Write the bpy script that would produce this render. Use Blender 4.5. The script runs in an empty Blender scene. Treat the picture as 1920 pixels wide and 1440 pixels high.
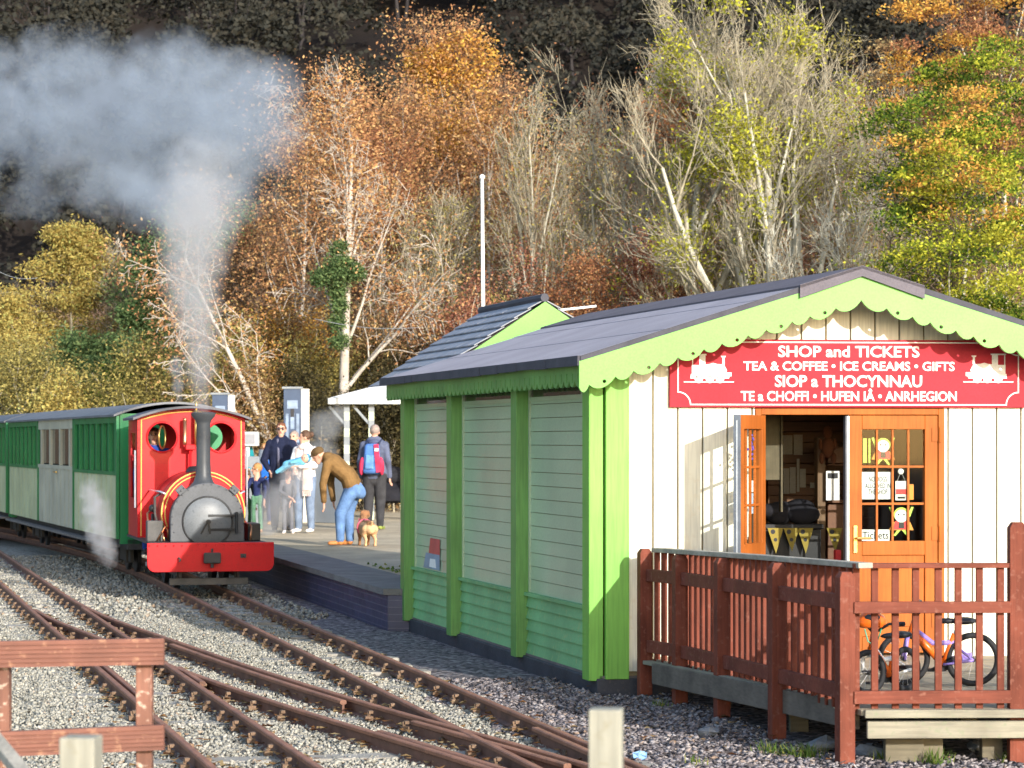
import bpy, bmesh, math, random
import numpy as np
from mathutils import Vector, Matrix, Euler
R = math.radians
sc = bpy.context.scene
COL = sc.collection
# ---------------------------------------------------------------- view geometry
F, CX, HY, H = 5000.0, 960.0, 825.0, 2.0       # focal length (px), principal column, horizon row, eye height
def W(px, py, Y):
    return Vector(((px - CX) * Y / F, Y, H - (py - HY) * Y / F))
# ---------------------------------------------------------------- materials
def nt(name):
    m = bpy.data.materials.new(name); m.use_nodes = True
    t = m.node_tree; t.nodes.clear()
    o = t.nodes.new('ShaderNodeOutputMaterial')
    return m, t, o
def N(t, kind, **kw):
    n = t.nodes.new(kind)
    for k, v in kw.items():
        if k.startswith('i_'): n.inputs[k[2:].replace('_', ' ')].default_value = v
        else: setattr(n, k, v)
    return n
def ramp(t, fac, stops):
    n = t.nodes.new('ShaderNodeValToRGB')
    e = n.color_ramp.elements
    while len(e) > 1: e.remove(e[-1])
    e[0].position = stops[0][0]; e[0].color = (*stops[0][1], 1)
    for p, c in stops[1:]:
        x = e.new(p); x.color = (*c, 1)
    if fac is not None: t.links.new(fac, n.inputs[0])
    return n
def rgb(r, g, b):        # sRGB 0-255 -> linear
    f = lambda c: ((c/255+.055)/1.055)**2.4 if c > 10 else c/255/12.92
    return (f(r), f(g), f(b))
def sc3(c, k): return tuple(min(1, x*k) for x in c)
def paint(name, c, rough=.5, var=.18, scale=3.0, bump=.15, grain=None, spec=.4, metal=0, speck=None, coat=0):
    """painted or plain surface: broad tone drift, fine speckle and a light relief; grain = axis of a wood grain"""
    m, t, o = nt(name); L = t.links.new
    tc = N(t, 'ShaderNodeTexCoord')
    n1 = N(t, 'ShaderNodeTexNoise'); n1.inputs['Scale'].default_value = scale; n1.inputs['Detail'].default_value = 6
    L(tc.outputs['Object'], n1.inputs['Vector'])
    r1 = ramp(t, n1.outputs['Fac'], [(.3, sc3(c, 1-var)), (.7, sc3(c, 1+var))])
    mp = N(t, 'ShaderNodeMapping')
    s = [60, 60, 60]
    if grain is not None: s['xyz'.index(grain)] = 3
    mp.inputs['Scale'].default_value = s
    L(tc.outputs['Object'], mp.inputs['Vector'])
    n2 = N(t, 'ShaderNodeTexNoise'); n2.inputs['Scale'].default_value = 1; n2.inputs['Detail'].default_value = 4
    L(mp.outputs[0], n2.inputs['Vector'])
    mx = N(t, 'ShaderNodeMix', data_type='RGBA', blend_type='MULTIPLY')
    mx.inputs[0].default_value = .5 if grain else .3
    r2 = ramp(t, n2.outputs['Fac'], [(.3, (.55, .55, .55)), (.6, (1, 1, 1))])
    L(r1.outputs[0], mx.inputs[6]); L(r2.outputs[0], mx.inputs[7])
    colout = mx.outputs[2]
    if speck:
        n3 = N(t, 'ShaderNodeTexNoise'); n3.inputs['Scale'].default_value = scale*9; n3.inputs['Detail'].default_value = 8
        L(tc.outputs['Object'], n3.inputs['Vector'])
        r3 = ramp(t, n3.outputs['Fac'], [(.57, (0, 0, 0)), (.72, (.8, .8, .8))])
        m3 = N(t, 'ShaderNodeMix', data_type='RGBA'); L(r3.outputs[0], m3.inputs[0]); L(colout, m3.inputs[6])
        m3.inputs[7].default_value = (*speck, 1); colout = m3.outputs[2]
    b = N(t, 'ShaderNodeBsdfPrincipled'); b.inputs['Roughness'].default_value = rough
    b.inputs['Metallic'].default_value = metal
    b.inputs['Specular IOR Level'].default_value = spec
    b.inputs['Coat Weight'].default_value = coat
    L(colout, b.inputs['Base Color'])
    if bump:
        bp = N(t, 'ShaderNodeBump'); bp.inputs['Strength'].default_value = bump; bp.inputs['Distance'].default_value = .004
        L(n2.outputs['Fac'], bp.inputs['Height']); L(bp.outputs[0], b.inputs['Normal'])
    L(b.outputs[0], o.inputs[0])
    return m
def leafmat(name, stops, trans=.35, attr=False):
    m, t, o = nt(name); L = t.links.new
    g = N(t, 'ShaderNodeNewGeometry')
    fac = g.outputs['Random Per Island']
    if attr:
        a = N(t, 'ShaderNodeAttribute', attribute_name='tint')
        ma = N(t, 'ShaderNodeMath', operation='MULTIPLY_ADD'); L(fac, ma.inputs[0]); ma.inputs[1].default_value = .35
        L(a.outputs['Fac'], ma.inputs[2]); fac = ma.outputs[0]
    r = ramp(t, fac, stops)
    d = N(t, 'ShaderNodeBsdfDiffuse'); tr = N(t, 'ShaderNodeBsdfTranslucent'); mx = N(t, 'ShaderNodeMixShader')
    mx.inputs[0].default_value = trans
    L(r.outputs[0], d.inputs[0]); L(r.outputs[0], tr.inputs[0]); L(d.outputs[0], mx.inputs[1]); L(tr.outputs[0], mx.inputs[2])
    L(mx.outputs[0], o.inputs[0])
    return m
def glassmat(name, tint=(.9, .95, .95), mixf=.85):
    m, t, o = nt(name); L = t.links.new
    tr = N(t, 'ShaderNodeBsdfTransparent'); tr.inputs[0].default_value = (*tint, 1)
    gl = N(t, 'ShaderNodeBsdfGlossy'); gl.inputs['Roughness'].default_value = .03
    mx = N(t, 'ShaderNodeMixShader'); mx.inputs[0].default_value = .025; L(tr.outputs[0], mx.inputs[1]); L(gl.outputs[0], mx.inputs[2])
    L(mx.outputs[0], o.inputs[0])
    return m
# ---------------------------------------------------------------- objects
WM = {}
def props(o, label=None, cat=None, group=None, kind=None):
    if label: o['label'] = label
    if cat: o['category'] = cat
    if group: o['group'] = group
    if kind: o['kind'] = kind
    return o
def thing(name, label, cat, loc, rz=0, group=None):
    o = bpy.data.objects.new(name, None); COL.objects.link(o)
    o.empty_display_size = .1
    o.location = loc; o.rotation_euler = (0, 0, rz)
    WM[o] = Matrix.Translation(Vector(loc)) @ Matrix.Rotation(rz, 4, 'Z')
    return props(o, label, cat, group)
class MB:
    """collects shapes, then links them as ONE mesh object. Vertices are world coordinates unless local=True at build."""
    def __init__(s): s.v = []; s.f = []; s.m = []; s.cur = 0
    def mat(s, i): s.cur = i; return s
    def add(s, vs, fs):
        n = len(s.v); s.v += [tuple(v) for v in vs]
        for f in fs: s.f.append([n+i for i in f]); s.m.append(s.cur)
        return s
    def box(s, c, d, M=None):
        x, y, z = d[0]/2, d[1]/2, d[2]/2
        vs = [Vector((a, b, e)) for a in (-x, x) for b in (-y, y) for e in (-z, z)]
        if M is not None: vs = [M @ v for v in vs]
        c = Vector(c)
        return s.add([v + c for v in vs], [(0,1,3,2),(4,6,7,5),(0,4,5,1),(2,3,7,6),(0,2,6,4),(1,5,7,3)])
    def hexa(s, p):      # 8 points: bottom 4 ccw, top 4 ccw
        return s.add(p, [(3,2,1,0),(4,5,6,7),(0,1,5,4),(1,2,6,5),(2,3,7,6),(3,0,4,7)])
    def beam(s, p0, p1, w, h, up=(0, 0, 1)):
        p0, p1 = Vector(p0), Vector(p1); d = (p1-p0).normalized(); up = Vector(up)
        a = d.cross(up)
        a = a.normalized()*w/2 if a.length > 1e-5 else Vector((w/2, 0, 0))
        b = a.cross(d).normalized()*h/2
        q = []
        for p in (p0, p1): q += [p-a-b, p+a-b, p+a+b, p-a+b]
        return s.add(q, [(0,1,2,3),(7,6,5,4),(0,4,5,1),(1,5,6,2),(2,6,7,3),(3,7,4,0)])
    def tube(s, pts, r, n=8, caps=True):
        pts = [Vector(p) for p in pts]; k = len(pts)
        if not hasattr(r, '__len__'): r = [r]*k
        vs = []; prev = None
        for i, p in enumerate(pts):
            d = (pts[min(i+1, k-1)] - pts[max(i-1, 0)])
            d = d.normalized() if d.length > 1e-9 else Vector((0, 0, 1))
            if prev is None:
                a = d.cross(Vector((0, 0, 1)))
                if a.length < 1e-3: a = d.cross(Vector((0, 1, 0)))
            else: a = prev - d*prev.dot(d)
            a.normalize(); prev = a; b = d.cross(a)
            vs += [p + (a*math.cos(2*math.pi*j/n) + b*math.sin(2*math.pi*j/n))*r[i] for j in range(n)]
        fs = []
        for i in range(k-1):
            for j in range(n):
                fs.append((i*n+j, i*n+(j+1) % n, (i+1)*n+(j+1) % n, (i+1)*n+j))
        if caps: fs.append(tuple(range(n-1, -1, -1))); fs.append(tuple((k-1)*n+j for j in range(n)))
        return s.add(vs, fs)
    def lathe(s, c, prof, n=24, axis='z', M=None):   # prof: [(r, h)]
        c = Vector(c); vs = []
        for r, h in prof:
            for j in range(n):
                a = 2*math.pi*j/n; x, y = r*math.cos(a), r*math.sin(a)
                v = Vector((x, y, h)) if axis == 'z' else (Vector((x, h, y)) if axis == 'y' else Vector((h, x, y)))
                if M is not None: v = M @ v
                vs.append(c+v)
        fs = [(i*n+j, i*n+(j+1) % n, (i+1)*n+(j+1) % n, (i+1)*n+j) for i in range(len(prof)-1) for j in range(n)]
        if prof[0][0] > 1e-6: fs.append(tuple(range(n-1, -1, -1)))
        if prof[-1][0] > 1e-6: fs.append(tuple((len(prof)-1)*n+j for j in range(n)))
        return s.add(vs, fs)
    def prism(s, poly, fn, d0, d1):  # fn(a,b,depth)->Vector ; poly convex or simple (ngon)
        k = len(poly)
        vs = [fn(a, b, d0) for a, b in poly] + [fn(a, b, d1) for a, b in poly]
        return s.add(vs, [tuple(range(k-1, -1, -1)), tuple(range(k, 2*k))] + [(i, (i+1) % k, k+(i+1) % k, k+i) for i in range(k)])
    def ell(s, c, r, M=None, n=14, m=9):
        c = Vector(c); vs = []; fs = []
        if not hasattr(r, '__len__'): r = (r, r, r)
        for i in range(m+1):
            th = math.pi*i/m
            for j in range(n):
                a = 2*math.pi*j/n
                v = Vector((r[0]*math.sin(th)*math.cos(a), r[1]*math.sin(th)*math.sin(a), r[2]*math.cos(th)))
                if M is not None: v = M @ v
                vs.append(c+v)
        for i in range(m):
            for j in range(n): fs.append((i*n+j, (i+1)*n+j, (i+1)*n+(j+1) % n, i*n+(j+1) % n))
        return s.add(vs, fs)
    def torus(s, c, Rr, r, M=None, n=28, k=8, a0=0, a1=2*math.pi):   # in the local xz plane
        full = abs(a1-a0-2*math.pi) < 1e-4
        pts = []
        nn = n if full else n+1
        for i in range(nn):
            a = a0+(a1-a0)*i/n
            for j in range(k):
                b = 2*math.pi*j/k
                v = Vector(((Rr+r*math.cos(b))*math.cos(a), r*math.sin(b), (Rr+r*math.cos(b))*math.sin(a)))
                if M is not None: v = M @ v
                pts.append(Vector(c)+v)
        fs = []
        for i in range(n):
            i2 = (i+1) % nn
            for j in range(k): fs.append((i*k+j, i*k+(j+1) % k, i2*k+(j+1) % k, i2*k+j))
        return s.add(pts, fs)
    def build(s, name, mats, parent=None, smooth=False, bevel=0, local=False, fixn=True, angle=None):
        if not isinstance(mats, (list, tuple)): mats = [mats]
        me = bpy.data.meshes.new(name)
        vs = s.v
        off = None
        if parent is None:
            a = np.array(vs); off = Vector(((a[:,0].min()+a[:,0].max())/2, (a[:,1].min()+a[:,1].max())/2, a[:,2].min()))
            vs = [(v[0]-off.x, v[1]-off.y, v[2]-off.z) for v in vs]
        elif not local:
            Mi = WM[parent].inverted(); vs = [tuple(Mi @ Vector(v)) for v in vs]
        me.from_pydata(vs, [], s.f)
        for m in mats: me.materials.append(m)
        if len(mats) > 1: me.polygons.foreach_set('material_index', s.m)
        if fixn:
            bm = bmesh.new(); bm.from_mesh(me); bmesh.ops.recalc_face_normals(bm, faces=bm.faces[:]); bm.to_mesh(me); bm.free()
        if smooth:
            me.polygons.foreach_set('use_smooth', [True]*len(me.polygons))
            if angle: 
                try: me.set_sharp_from_angle(angle=R(angle))
                except Exception: pass
        me.update()
        o = bpy.data.objects.new(name, me); COL.objects.link(o)
        if parent is None: o.location = off; WM[o] = Matrix.Translation(off)
        else: o.parent = parent; WM[o] = WM[parent].copy()
        if bevel:
            b = o.modifiers.new('bevel', 'BEVEL'); b.width = bevel; b.segments = 2; b.limit_method = 'ANGLE'; b.angle_limit = R(50)
        return o
def npmesh(name, V, Fq, mat, parent=None, tint=None, kind=None, loc=None):
    """fast mesh of quads/tris from numpy arrays in world coordinates"""
    V = np.asarray(V, dtype=np.float32); Fq = np.asarray(Fq, dtype=np.int32)
    if parent is not None:
        Mi = np.array(WM[parent].inverted()); V = V @ Mi[:3,:3].T.astype(np.float32) + Mi[:3,3].astype(np.float32)
        off = None
    else:
        off = np.array(loc if loc is not None else ((V[:,0].min()+V[:,0].max())/2, (V[:,1].min()+V[:,1].max())/2, V[:,2].min()), dtype=np.float32)
        V = V - off
    me = bpy.data.meshes.new(name); k = Fq.shape[1]
    me.vertices.add(len(V)); me.vertices.foreach_set('co', V.ravel())
    me.loops.add(Fq.size); me.loops.foreach_set('vertex_index', Fq.ravel())
    me.polygons.add(len(Fq)); me.polygons.foreach_set('loop_start', np.arange(0, Fq.size, k, dtype=np.int32))
    me.materials.append(mat)
    if tint is not None:
        a = me.attributes.new('tint', 'FLOAT', 'FACE'); a.data.foreach_set('value', np.asarray(tint, dtype=np.float32))
    me.update(calc_edges=True)
    o = bpy.data.objects.new(name, me); COL.objects.link(o)
    if parent is not None: o.parent = parent; WM[o] = WM[parent].copy()
    else: o.location = Vector(off.tolist()); WM[o] = Matrix.Translation(o.location)
    return o
def dup(o, loc=None, rz=None, label=None):
    """copy of a thing with copies of its parts and sub-parts"""
    def rec(a, p):
        c = a.copy(); COL.objects.link(c)
        if p is not None: c.parent = p
        for ch in list(a.children): rec(ch, c)
        return c
    c = rec(o, None)
    if loc is not None: c.location = loc
    if rz is not None: c.rotation_euler = (0, 0, rz)
    if label: c['label'] = label
    return c
def text_mesh(body, height, width, bold=0.0):
    """lettering as flat 2-D polygons: returns verts (x,y) and faces scaled so that capitals are `height` high and the line `width` wide"""
    cu = bpy.data.curves.new('lettering', 'FONT'); cu.body = body; cu.size = 1; cu.offset = bold; cu.align_x = 'LEFT'; cu.resolution_u = 3
    o = bpy.data.objects.new('lettering', cu); COL.objects.link(o)
    dg = bpy.context.evaluated_depsgraph_get(); dg.update()
    me = bpy.data.meshes.new_from_object(o.evaluated_get(dg))
    vs = [(v.co.x, v.co.y) for v in me.vertices]; fs = [list(p.vertices) for p in me.polygons]
    bpy.data.objects.remove(o); bpy.data.curves.remove(cu); bpy.data.meshes.remove(me)
    x0 = min(v[0] for v in vs); x1 = max(v[0] for v in vs)
    cap = .729
    return [((x-x0)/(x1-x0)*width, y/cap*height) for x, y in vs], fs
# ================================================================= camera, sun, sky
cam = bpy.data.cameras.new('camera'); camo = bpy.data.objects.new('camera', cam); COL.objects.link(camo)
camo.location = (0, 0, H); camo.rotation_euler = (R(90), 0, 0)
cam.sensor_width = 36; cam.lens = 36*F/1920; cam.shift_y = (HY-720)/1920
cam.clip_start = .5; cam.clip_end = 4000
cam.dof.use_dof = True; cam.dof.focus_distance = 23; cam.dof.aperture_fstop = 6.0
sc.camera = camo
SUN_EL, SUN_SLOPE = 17.6, .52
az = math.atan(SUN_SLOPE)
trav = Vector((-math.sin(az)*math.cos(R(SUN_EL)), math.cos(az)*math.cos(R(SUN_EL)), -math.sin(R(SUN_EL))))
sun = bpy.data.lights.new('sun', 'SUN'); suno = bpy.data.objects.new('sun', sun); COL.objects.link(suno)
sun.energy = 2.85; sun.angle = R(.5); sun.color = (1.0, .95, .87)
suno.rotation_euler = trav.to_track_quat('-Z', 'Y').to_euler(); suno.location = (20, -40, 25)
wd = bpy.data.worlds.new('World'); sc.world = wd; wd.use_nodes = True
t = wd.node_tree; bg = t.nodes['Background']
sky = t.nodes.new('ShaderNodeTexSky'); sky.sky_type = 'NISHITA'; sky.sun_disc = False
sky.sun_elevation = R(SUN_EL); sky.sun_rotation = math.pi - az; sky.air_density = 1.0; sky.dust_density = 1.2
t.links.new(sky.outputs[0], bg.inputs[0]); bg.inputs[1].default_value = .15
sc.view_settings.view_transform = 'Standard'; sc.view_settings.look = 'None'; sc.view_settings.exposure = 1.28; sc.view_settings.gamma = 1
cy = sc.cycles
cy.use_denoising = True; cy.max_bounces = 6; cy.diffuse_bounces = 3; cy.glossy_bounces = 3; cy.transmission_bounces = 4
cy.transparent_max_bounces = 16; cy.volume_bounces = 1; cy.volume_step_rate = 1.0; cy.volume_max_steps = 256
cy.caustics_reflective = False; cy.caustics_refractive = False

# ================================================================= ground sheet (flat yard, leafy bank, wooded hill, to the horizon)
def sm(x, a, b):
    x = np.clip((x-a)/(b-a), 0, 1); return x*x*(3-2*x)
def terr(X, Y):
    X = np.asarray(X, float); Y = np.asarray(Y, float)
    z = -.03 + 0*X
    n = np.sin(X*.9+1.3)*np.sin(Y*.7)*.4 + np.sin(X*.31+Y*.23)*.6 + np.sin(X*.13-Y*.17+2)*.9
    z = z + sm(Y, 54, 100)*4.5 + sm(Y, 54, 62)*n*.25
    z = z + np.clip(Y-128, 0, None)*.44*sm(Y, 120, 150) * (1 - .55*sm(Y, 420, 900)) + sm(Y, 120, 160)*n*1.2
    return z
def axis_pts(lo, hi, fine_lo, fine_hi, step, grow):
    a = [x for x in np.arange(fine_lo, fine_hi+1e-6, step)]
    s = step
    while a[-1] < hi: s *= grow; a.append(a[-1]+s)
    s = step; left = []
    x = fine_lo
    while x > lo: s *= grow; x -= s; left.append(x)
    return np.array(left[::-1]+a)
def ground_material():
    m, t, o = nt('yard gravel and leaf litter'); L = t.links.new
    g = N(t, 'ShaderNodeNewGeometry'); sp = N(t, 'ShaderNodeSeparateXYZ'); L(g.outputs['Position'], sp.inputs[0])
    v = N(t, 'ShaderNodeTexVoronoi'); v.inputs['Scale'].default_value = 24; L(g.outputs['Position'], v.inputs['Vector'])
    sv = N(t, 'ShaderNodeSeparateColor'); L(v.outputs['Color'], sv.inputs[0])
    grey = ramp(t, sv.outputs[0], [(0, (.20, .19, .17)), (.25, (.30, .29, .26)), (.6, (.38, .37, .32)), (.92, (.46, .44, .39)), (1, (.30, .20, .13))])
    slate = ramp(t, sv.outputs[1], [(0, (.05, .045, .05)), (.4, (.13, .115, .12)), (.8, (.24, .21, .215)), (1, (.36, .33, .33))])
    n = N(t, 'ShaderNodeTexNoise'); n.inputs['Scale'].default_value = .7; n.inputs['Detail'].default_value = 5; L(g.outputs['Position'], n.inputs['Vector'])
    # slate chips to the right of the running line: x + .25*(y-15) > .75
    a = N(t, 'ShaderNodeMath', operation='MULTIPLY_ADD'); L(sp.outputs['Y'], a.inputs[0]); a.inputs[1].default_value = .25; a.inputs[2].default_value = -4.7
    b = N(t, 'ShaderNodeMath', operation='ADD'); L(a.outputs[0], b.inputs[0]); L(sp.outputs['X'], b.inputs[1])
    b2 = N(t, 'ShaderNodeMath', operation='MULTIPLY_ADD'); L(n.outputs['Fac'], b2.inputs[0]); b2.inputs[1].default_value = .8; L(b.outputs[0], b2.inputs[2])
    mr = N(t, 'ShaderNodeMapRange'); L(b2.outputs[0], mr.inputs[0]); mr.inputs[1].default_value = .2; mr.inputs[2].default_value = .5
    m1 = N(t, 'ShaderNodeMix', data_type='RGBA'); L(mr.outputs[0], m1.inputs[0]); L(grey.outputs[0], m1.inputs[6]); L(slate.outputs[0], m1.inputs[7])
    n2 = N(t, 'ShaderNodeTexNoise'); n2.inputs['Scale'].default_value = 6; n2.inputs['Detail'].default_value = 8; L(g.outputs['Position'], n2.inputs['Vector'])
    lit = ramp(t, n2.outputs['Fac'], [(.3, (.025, .018, .012)), (.5, (.09, .05, .025)), (.62, (.05, .05, .02)), (.75, (.14, .07, .025))])
    mr2 = N(t, 'ShaderNodeMapRange'); L(sp.outputs['Y'], mr2.inputs[0]); mr2.inputs[1].default_value = 50; mr2.inputs[2].default_value = 55
    m2 = N(t, 'ShaderNodeMix', data_type='RGBA'); L(mr2.outputs[0], m2.inputs[0]); L(m1.outputs[2], m2.inputs[6]); L(lit.outputs[0], m2.inputs[7])
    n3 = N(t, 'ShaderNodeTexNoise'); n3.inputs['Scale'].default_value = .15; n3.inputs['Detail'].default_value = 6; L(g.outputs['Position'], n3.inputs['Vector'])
    far = ramp(t, n3.outputs['Fac'], [(.35, (.012, .009, .008)), (.6, (.022, .016, .012)), (.7, (.018, .02, .01))])  # hill ground near black: the hillside's shade is put into its colour
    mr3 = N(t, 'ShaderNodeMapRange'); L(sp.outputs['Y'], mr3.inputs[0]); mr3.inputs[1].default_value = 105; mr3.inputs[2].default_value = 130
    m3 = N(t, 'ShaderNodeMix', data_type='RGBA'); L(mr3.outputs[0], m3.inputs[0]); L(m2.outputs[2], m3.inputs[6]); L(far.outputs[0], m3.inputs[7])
    p = N(t, 'ShaderNodeBsdfPrincipled'); p.inputs['Roughness'].default_value = .9; p.inputs['Specular IOR Level'].default_value = .15
    bp = N(t, 'ShaderNodeBump'); bp.inputs['Strength'].default_value = .9; bp.inputs['Distance'].default_value = .02; bp.invert = True
    L(v.outputs['Distance'], bp.inputs['Height']); L(bp.outputs[0], p.inputs['Normal']); L(m3.outputs[2], p.inputs['Base Color']); L(p.outputs[0], o.inputs[0])
    return m
xs = axis_pts(-1600, 1600, -24, 24, .8, 1.09); ys = axis_pts(-150, 2200, 0, 130, .8, 1.05)
GX, GY = np.meshgrid(xs, ys); GZ = terr(GX, GY)
V = np.stack([GX, GY, GZ], -1).reshape(-1, 3); nx = len(xs); ny = len(ys)
i = (np.arange(ny-1)[:, None]*nx + np.arange(nx-1)[None]).ravel()
ground = npmesh('ground', V, np.stack([i, i+1, i+1+nx, i+nx], 1), ground_material(), loc=(0, 0, 0)); props(ground, kind='structure')
ground.data.polygons.foreach_set('use_smooth', [True]*len(ground.data.polygons))

# ================================================================= railway
M_rust = paint('rusty rail', (.27, .118, .065), .65, .3, 5, .3, speck=(.06, .035, .03))
M_railside = paint('dark rusted rail', (.155, .072, .046), .7, .35, 6, .4, speck=(.18, .08, .04))
M_sleeper = paint('weathered sleeper', (.31, .285, .245), .9, .3, 4, .8, grain='x', speck=(.2, .17, .14))
M_chair = paint('rail chair', (.17, .105, .065), .85, .4, 9, .4, speck=(.34, .27, .18))
RT = .115     # rail top above ballast
PROF = [(-.045, -RT), (.045, -RT), (.045, -RT+.012), (.010, -RT+.024), (.008, -.034), (.024, -.026), (.024, -.006), (.017, 0), (-.017, 0), (-.024, -.006), (-.024, -.026), (-.008, -.034), (-.010, -RT+.024), (-.045, -RT+.012)]
def rail(name, pts, parent, zoff=0.0, foot=True):
    """flat-bottom rail swept along a ground line [(x,y)...]; the head's crown takes the second material"""
    prof = PROF; k = len(prof); mb = MB(); vs = []; P = [Vector((x, y, 0)) for x, y in pts]
    for q, p in enumerate(P):
        d = (P[min(q+1, len(P)-1)]-P[max(q-1, 0)]).normalized(); a = Vector((d.y, -d.x, 0))
        vs += [p + a*u + Vector((0, 0, RT+w+zoff)) for u, w in prof]
    mb.v = [tuple(v) for v in vs]
    for q in range(len(P)-1):
        for j in range(k):
            mb.f.append([q*k+j, q*k+(j+1) % k, (q+1)*k+(j+1) % k, (q+1)*k+j]); mb.m.append(1 if j in (5, 6, 7, 8, 9) else 0)
    mb.f.append(list(range(k-1, -1, -1))); mb.m.append(0); mb.f.append([(len(P)-1)*k+j for j in range(k)]); mb.m.append(0)
    return mb.build(name, [M_railside, M_rust], parent)
GA = .617       # gauge measured along x
AR = lambda Y: .77 - .2386*(Y-15.37) - .0036*max(0, Y-36)**2          # right rail of the platform line
AL = lambda Y: AR(Y)-GA
BL = lambda Y: -1.72 - .2534*(Y-15.37)                                # left rail of the siding
BR = lambda Y: BL(Y)+GA
OFF = [(10, 2.35), (13, 1.9), (15.4, 1.6), (17, 1.36), (17.9, 1.2), (19, 1.03), (20.5, .84), (22.1, .66), (25.7, .33), (28, .12), (30, .03), (31.5, 0)]
def off(Y): return float(np.interp(Y, [a for a, b in OFF], [b for a, b in OFF]))
def offs(Y): return (off(Y-.8)+2*off(Y)+off(Y+.8))/4 if Y < 31 else off(Y)
def line(fn, y0, y1, st=.8):
    n = max(2, int(abs(y1-y0)/st)+1); return [(fn(y), y) for y in np.linspace(y0, y1, n)]
rng = random.Random(4)
SLP = [None]
def make_sleeper(name, parent, x, y, ang, L):
    mb = MB(); h = .13
    Mx = Matrix.Translation((x, y, 0)) @ Matrix.Rotation(ang, 4, 'Z')
    j = lambda: rng.uniform(-.012, .012)
    p = [Mx @ Vector((a*L/2+j(), b*.115+j(), z)) for z in (-.10, .006+rng.uniform(-.008, .010)) for a, b in ((-1, -1), (1, -1), (1, 1), (-1, 1))]
    mb.hexa(p); o = mb.build(name, M_sleeper, parent, bevel=.012)
    return o
def chairs(sleeper, x, y, fns, ang):
    mb = MB(); mb2 = []
    for fn in fns:
        c = Vector((fn(y), y, 0)); Mx = Matrix.Rotation(ang, 4, 'Z')
        for s in (-1, 1):
            q = c + Mx @ Vector((s*.075, rng.uniform(-.02, .02), .045))
            cm = MB(); cm.box(q-Vector((0, 0, .012)), (.055, .075, .03), Mx); cm.tube([q, q+Vector((rng.uniform(-.01, .01), 0, .035))], .012, 5)
            cm.beam(q+Vector((0, 0, .03)), q+Mx @ Vector((-s*.03, 0, .03)), .05, .02)
            cm.build('rail_chair', M_chair, sleeper)
tA = thing('railway_track', 'rusty narrow gauge track running from under the red engine past the green building', 'railway track', (AR(20)-.3, 20, 0), group='railway tracks')
rail('rail', line(AL, 10, 75), tA); rail('rail', line(AR, 10, 75), tA)
tB = thing('railway_track', 'rusty siding track on the left, passing behind the brown board barrier', 'railway track', (BL(20)+.3, 20, 0), group='railway tracks')
rail('rail', line(BL, 10, 90), tB)
rail('rail', line(lambda y: BR(y)+(.0 if y > 22.9 else 0), 10, 30.2), tB, -.002)
rail('rail', line(BR, 31.5, 90), tB)
tC = thing('railway_crossover', 'curved rusty crossover rails joining the siding to the platform line', 'railway crossover', (BR(20)+off(20), 20, 0))
rail('rail', line(lambda y: BR(y)+offs(y), 10, 31.5, .5), tC, .003)
rail('rail', line(lambda y: BL(y)+offs(y)+.0, 10, 29.8, .5), tC, -.004)
for a, b, d, fn in ((19.4, 24.8, -.085, lambda y: BR(y)+offs(y)), (15.6, 18.0, -.08, lambda y: BR(y)+offs(y)), (12.5, 17.6, -.085, AR), (13, 17.4, .085, lambda y: BL(y)+offs(y)),
                    (20.9, 22.3, .08, BR), (22.9, 24.6, -.07, lambda y: BL(y)+offs(y)), (19.8, 23.6, .085, BL)):
    rail('check_rail', [(fn(y)+d, y) for y in np.linspace(a, b, 8)], tC, -.008)
angA = math.atan(.2386); angB = math.atan(.2534); angC = math.atan(.14)
y = 13.1
while y < 33.5:
    if y > 18.8:
        s = make_sleeper('sleeper', tA, AR(y)-GA/2, y, angA, 1.25); chairs(s, 0, y, (AL, AR), angA)
    y += .70
y = 13.3
while y < 44:
    if 18.5 < y < 31:     # long timbers under the turnout
        x0 = BL(y)-.33; x1 = BR(y)+offs(y)+.33
        s = make_sleeper('sleeper', tB, (x0+x1)/2, y, angB*.8, x1-x0); chairs(s, 0, y, (BL, BR, (lambda q: BR(q)+offs(q)), (lambda q: BL(q)+offs(q))) if y < 28 else (BL, BR), angB)
    else:
        if y < 18.5:
            x0 = BL(y)-.33; x1 = AR(y)+.33
            s = make_sleeper('sleeper', tB, (x0+x1)/2, y, angB*.9, x1-x0); chairs(s, 0, y, (BL, BR, AR, AL, (lambda q: BR(q)+offs(q))), angB)
        else:
            s = make_sleeper('sleeper', tB, BL(y)+GA/2, y, angB, 1.25)
            if y < 38: chairs(s, 0, y, (BL, BR), angB)
    y += .70

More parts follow.
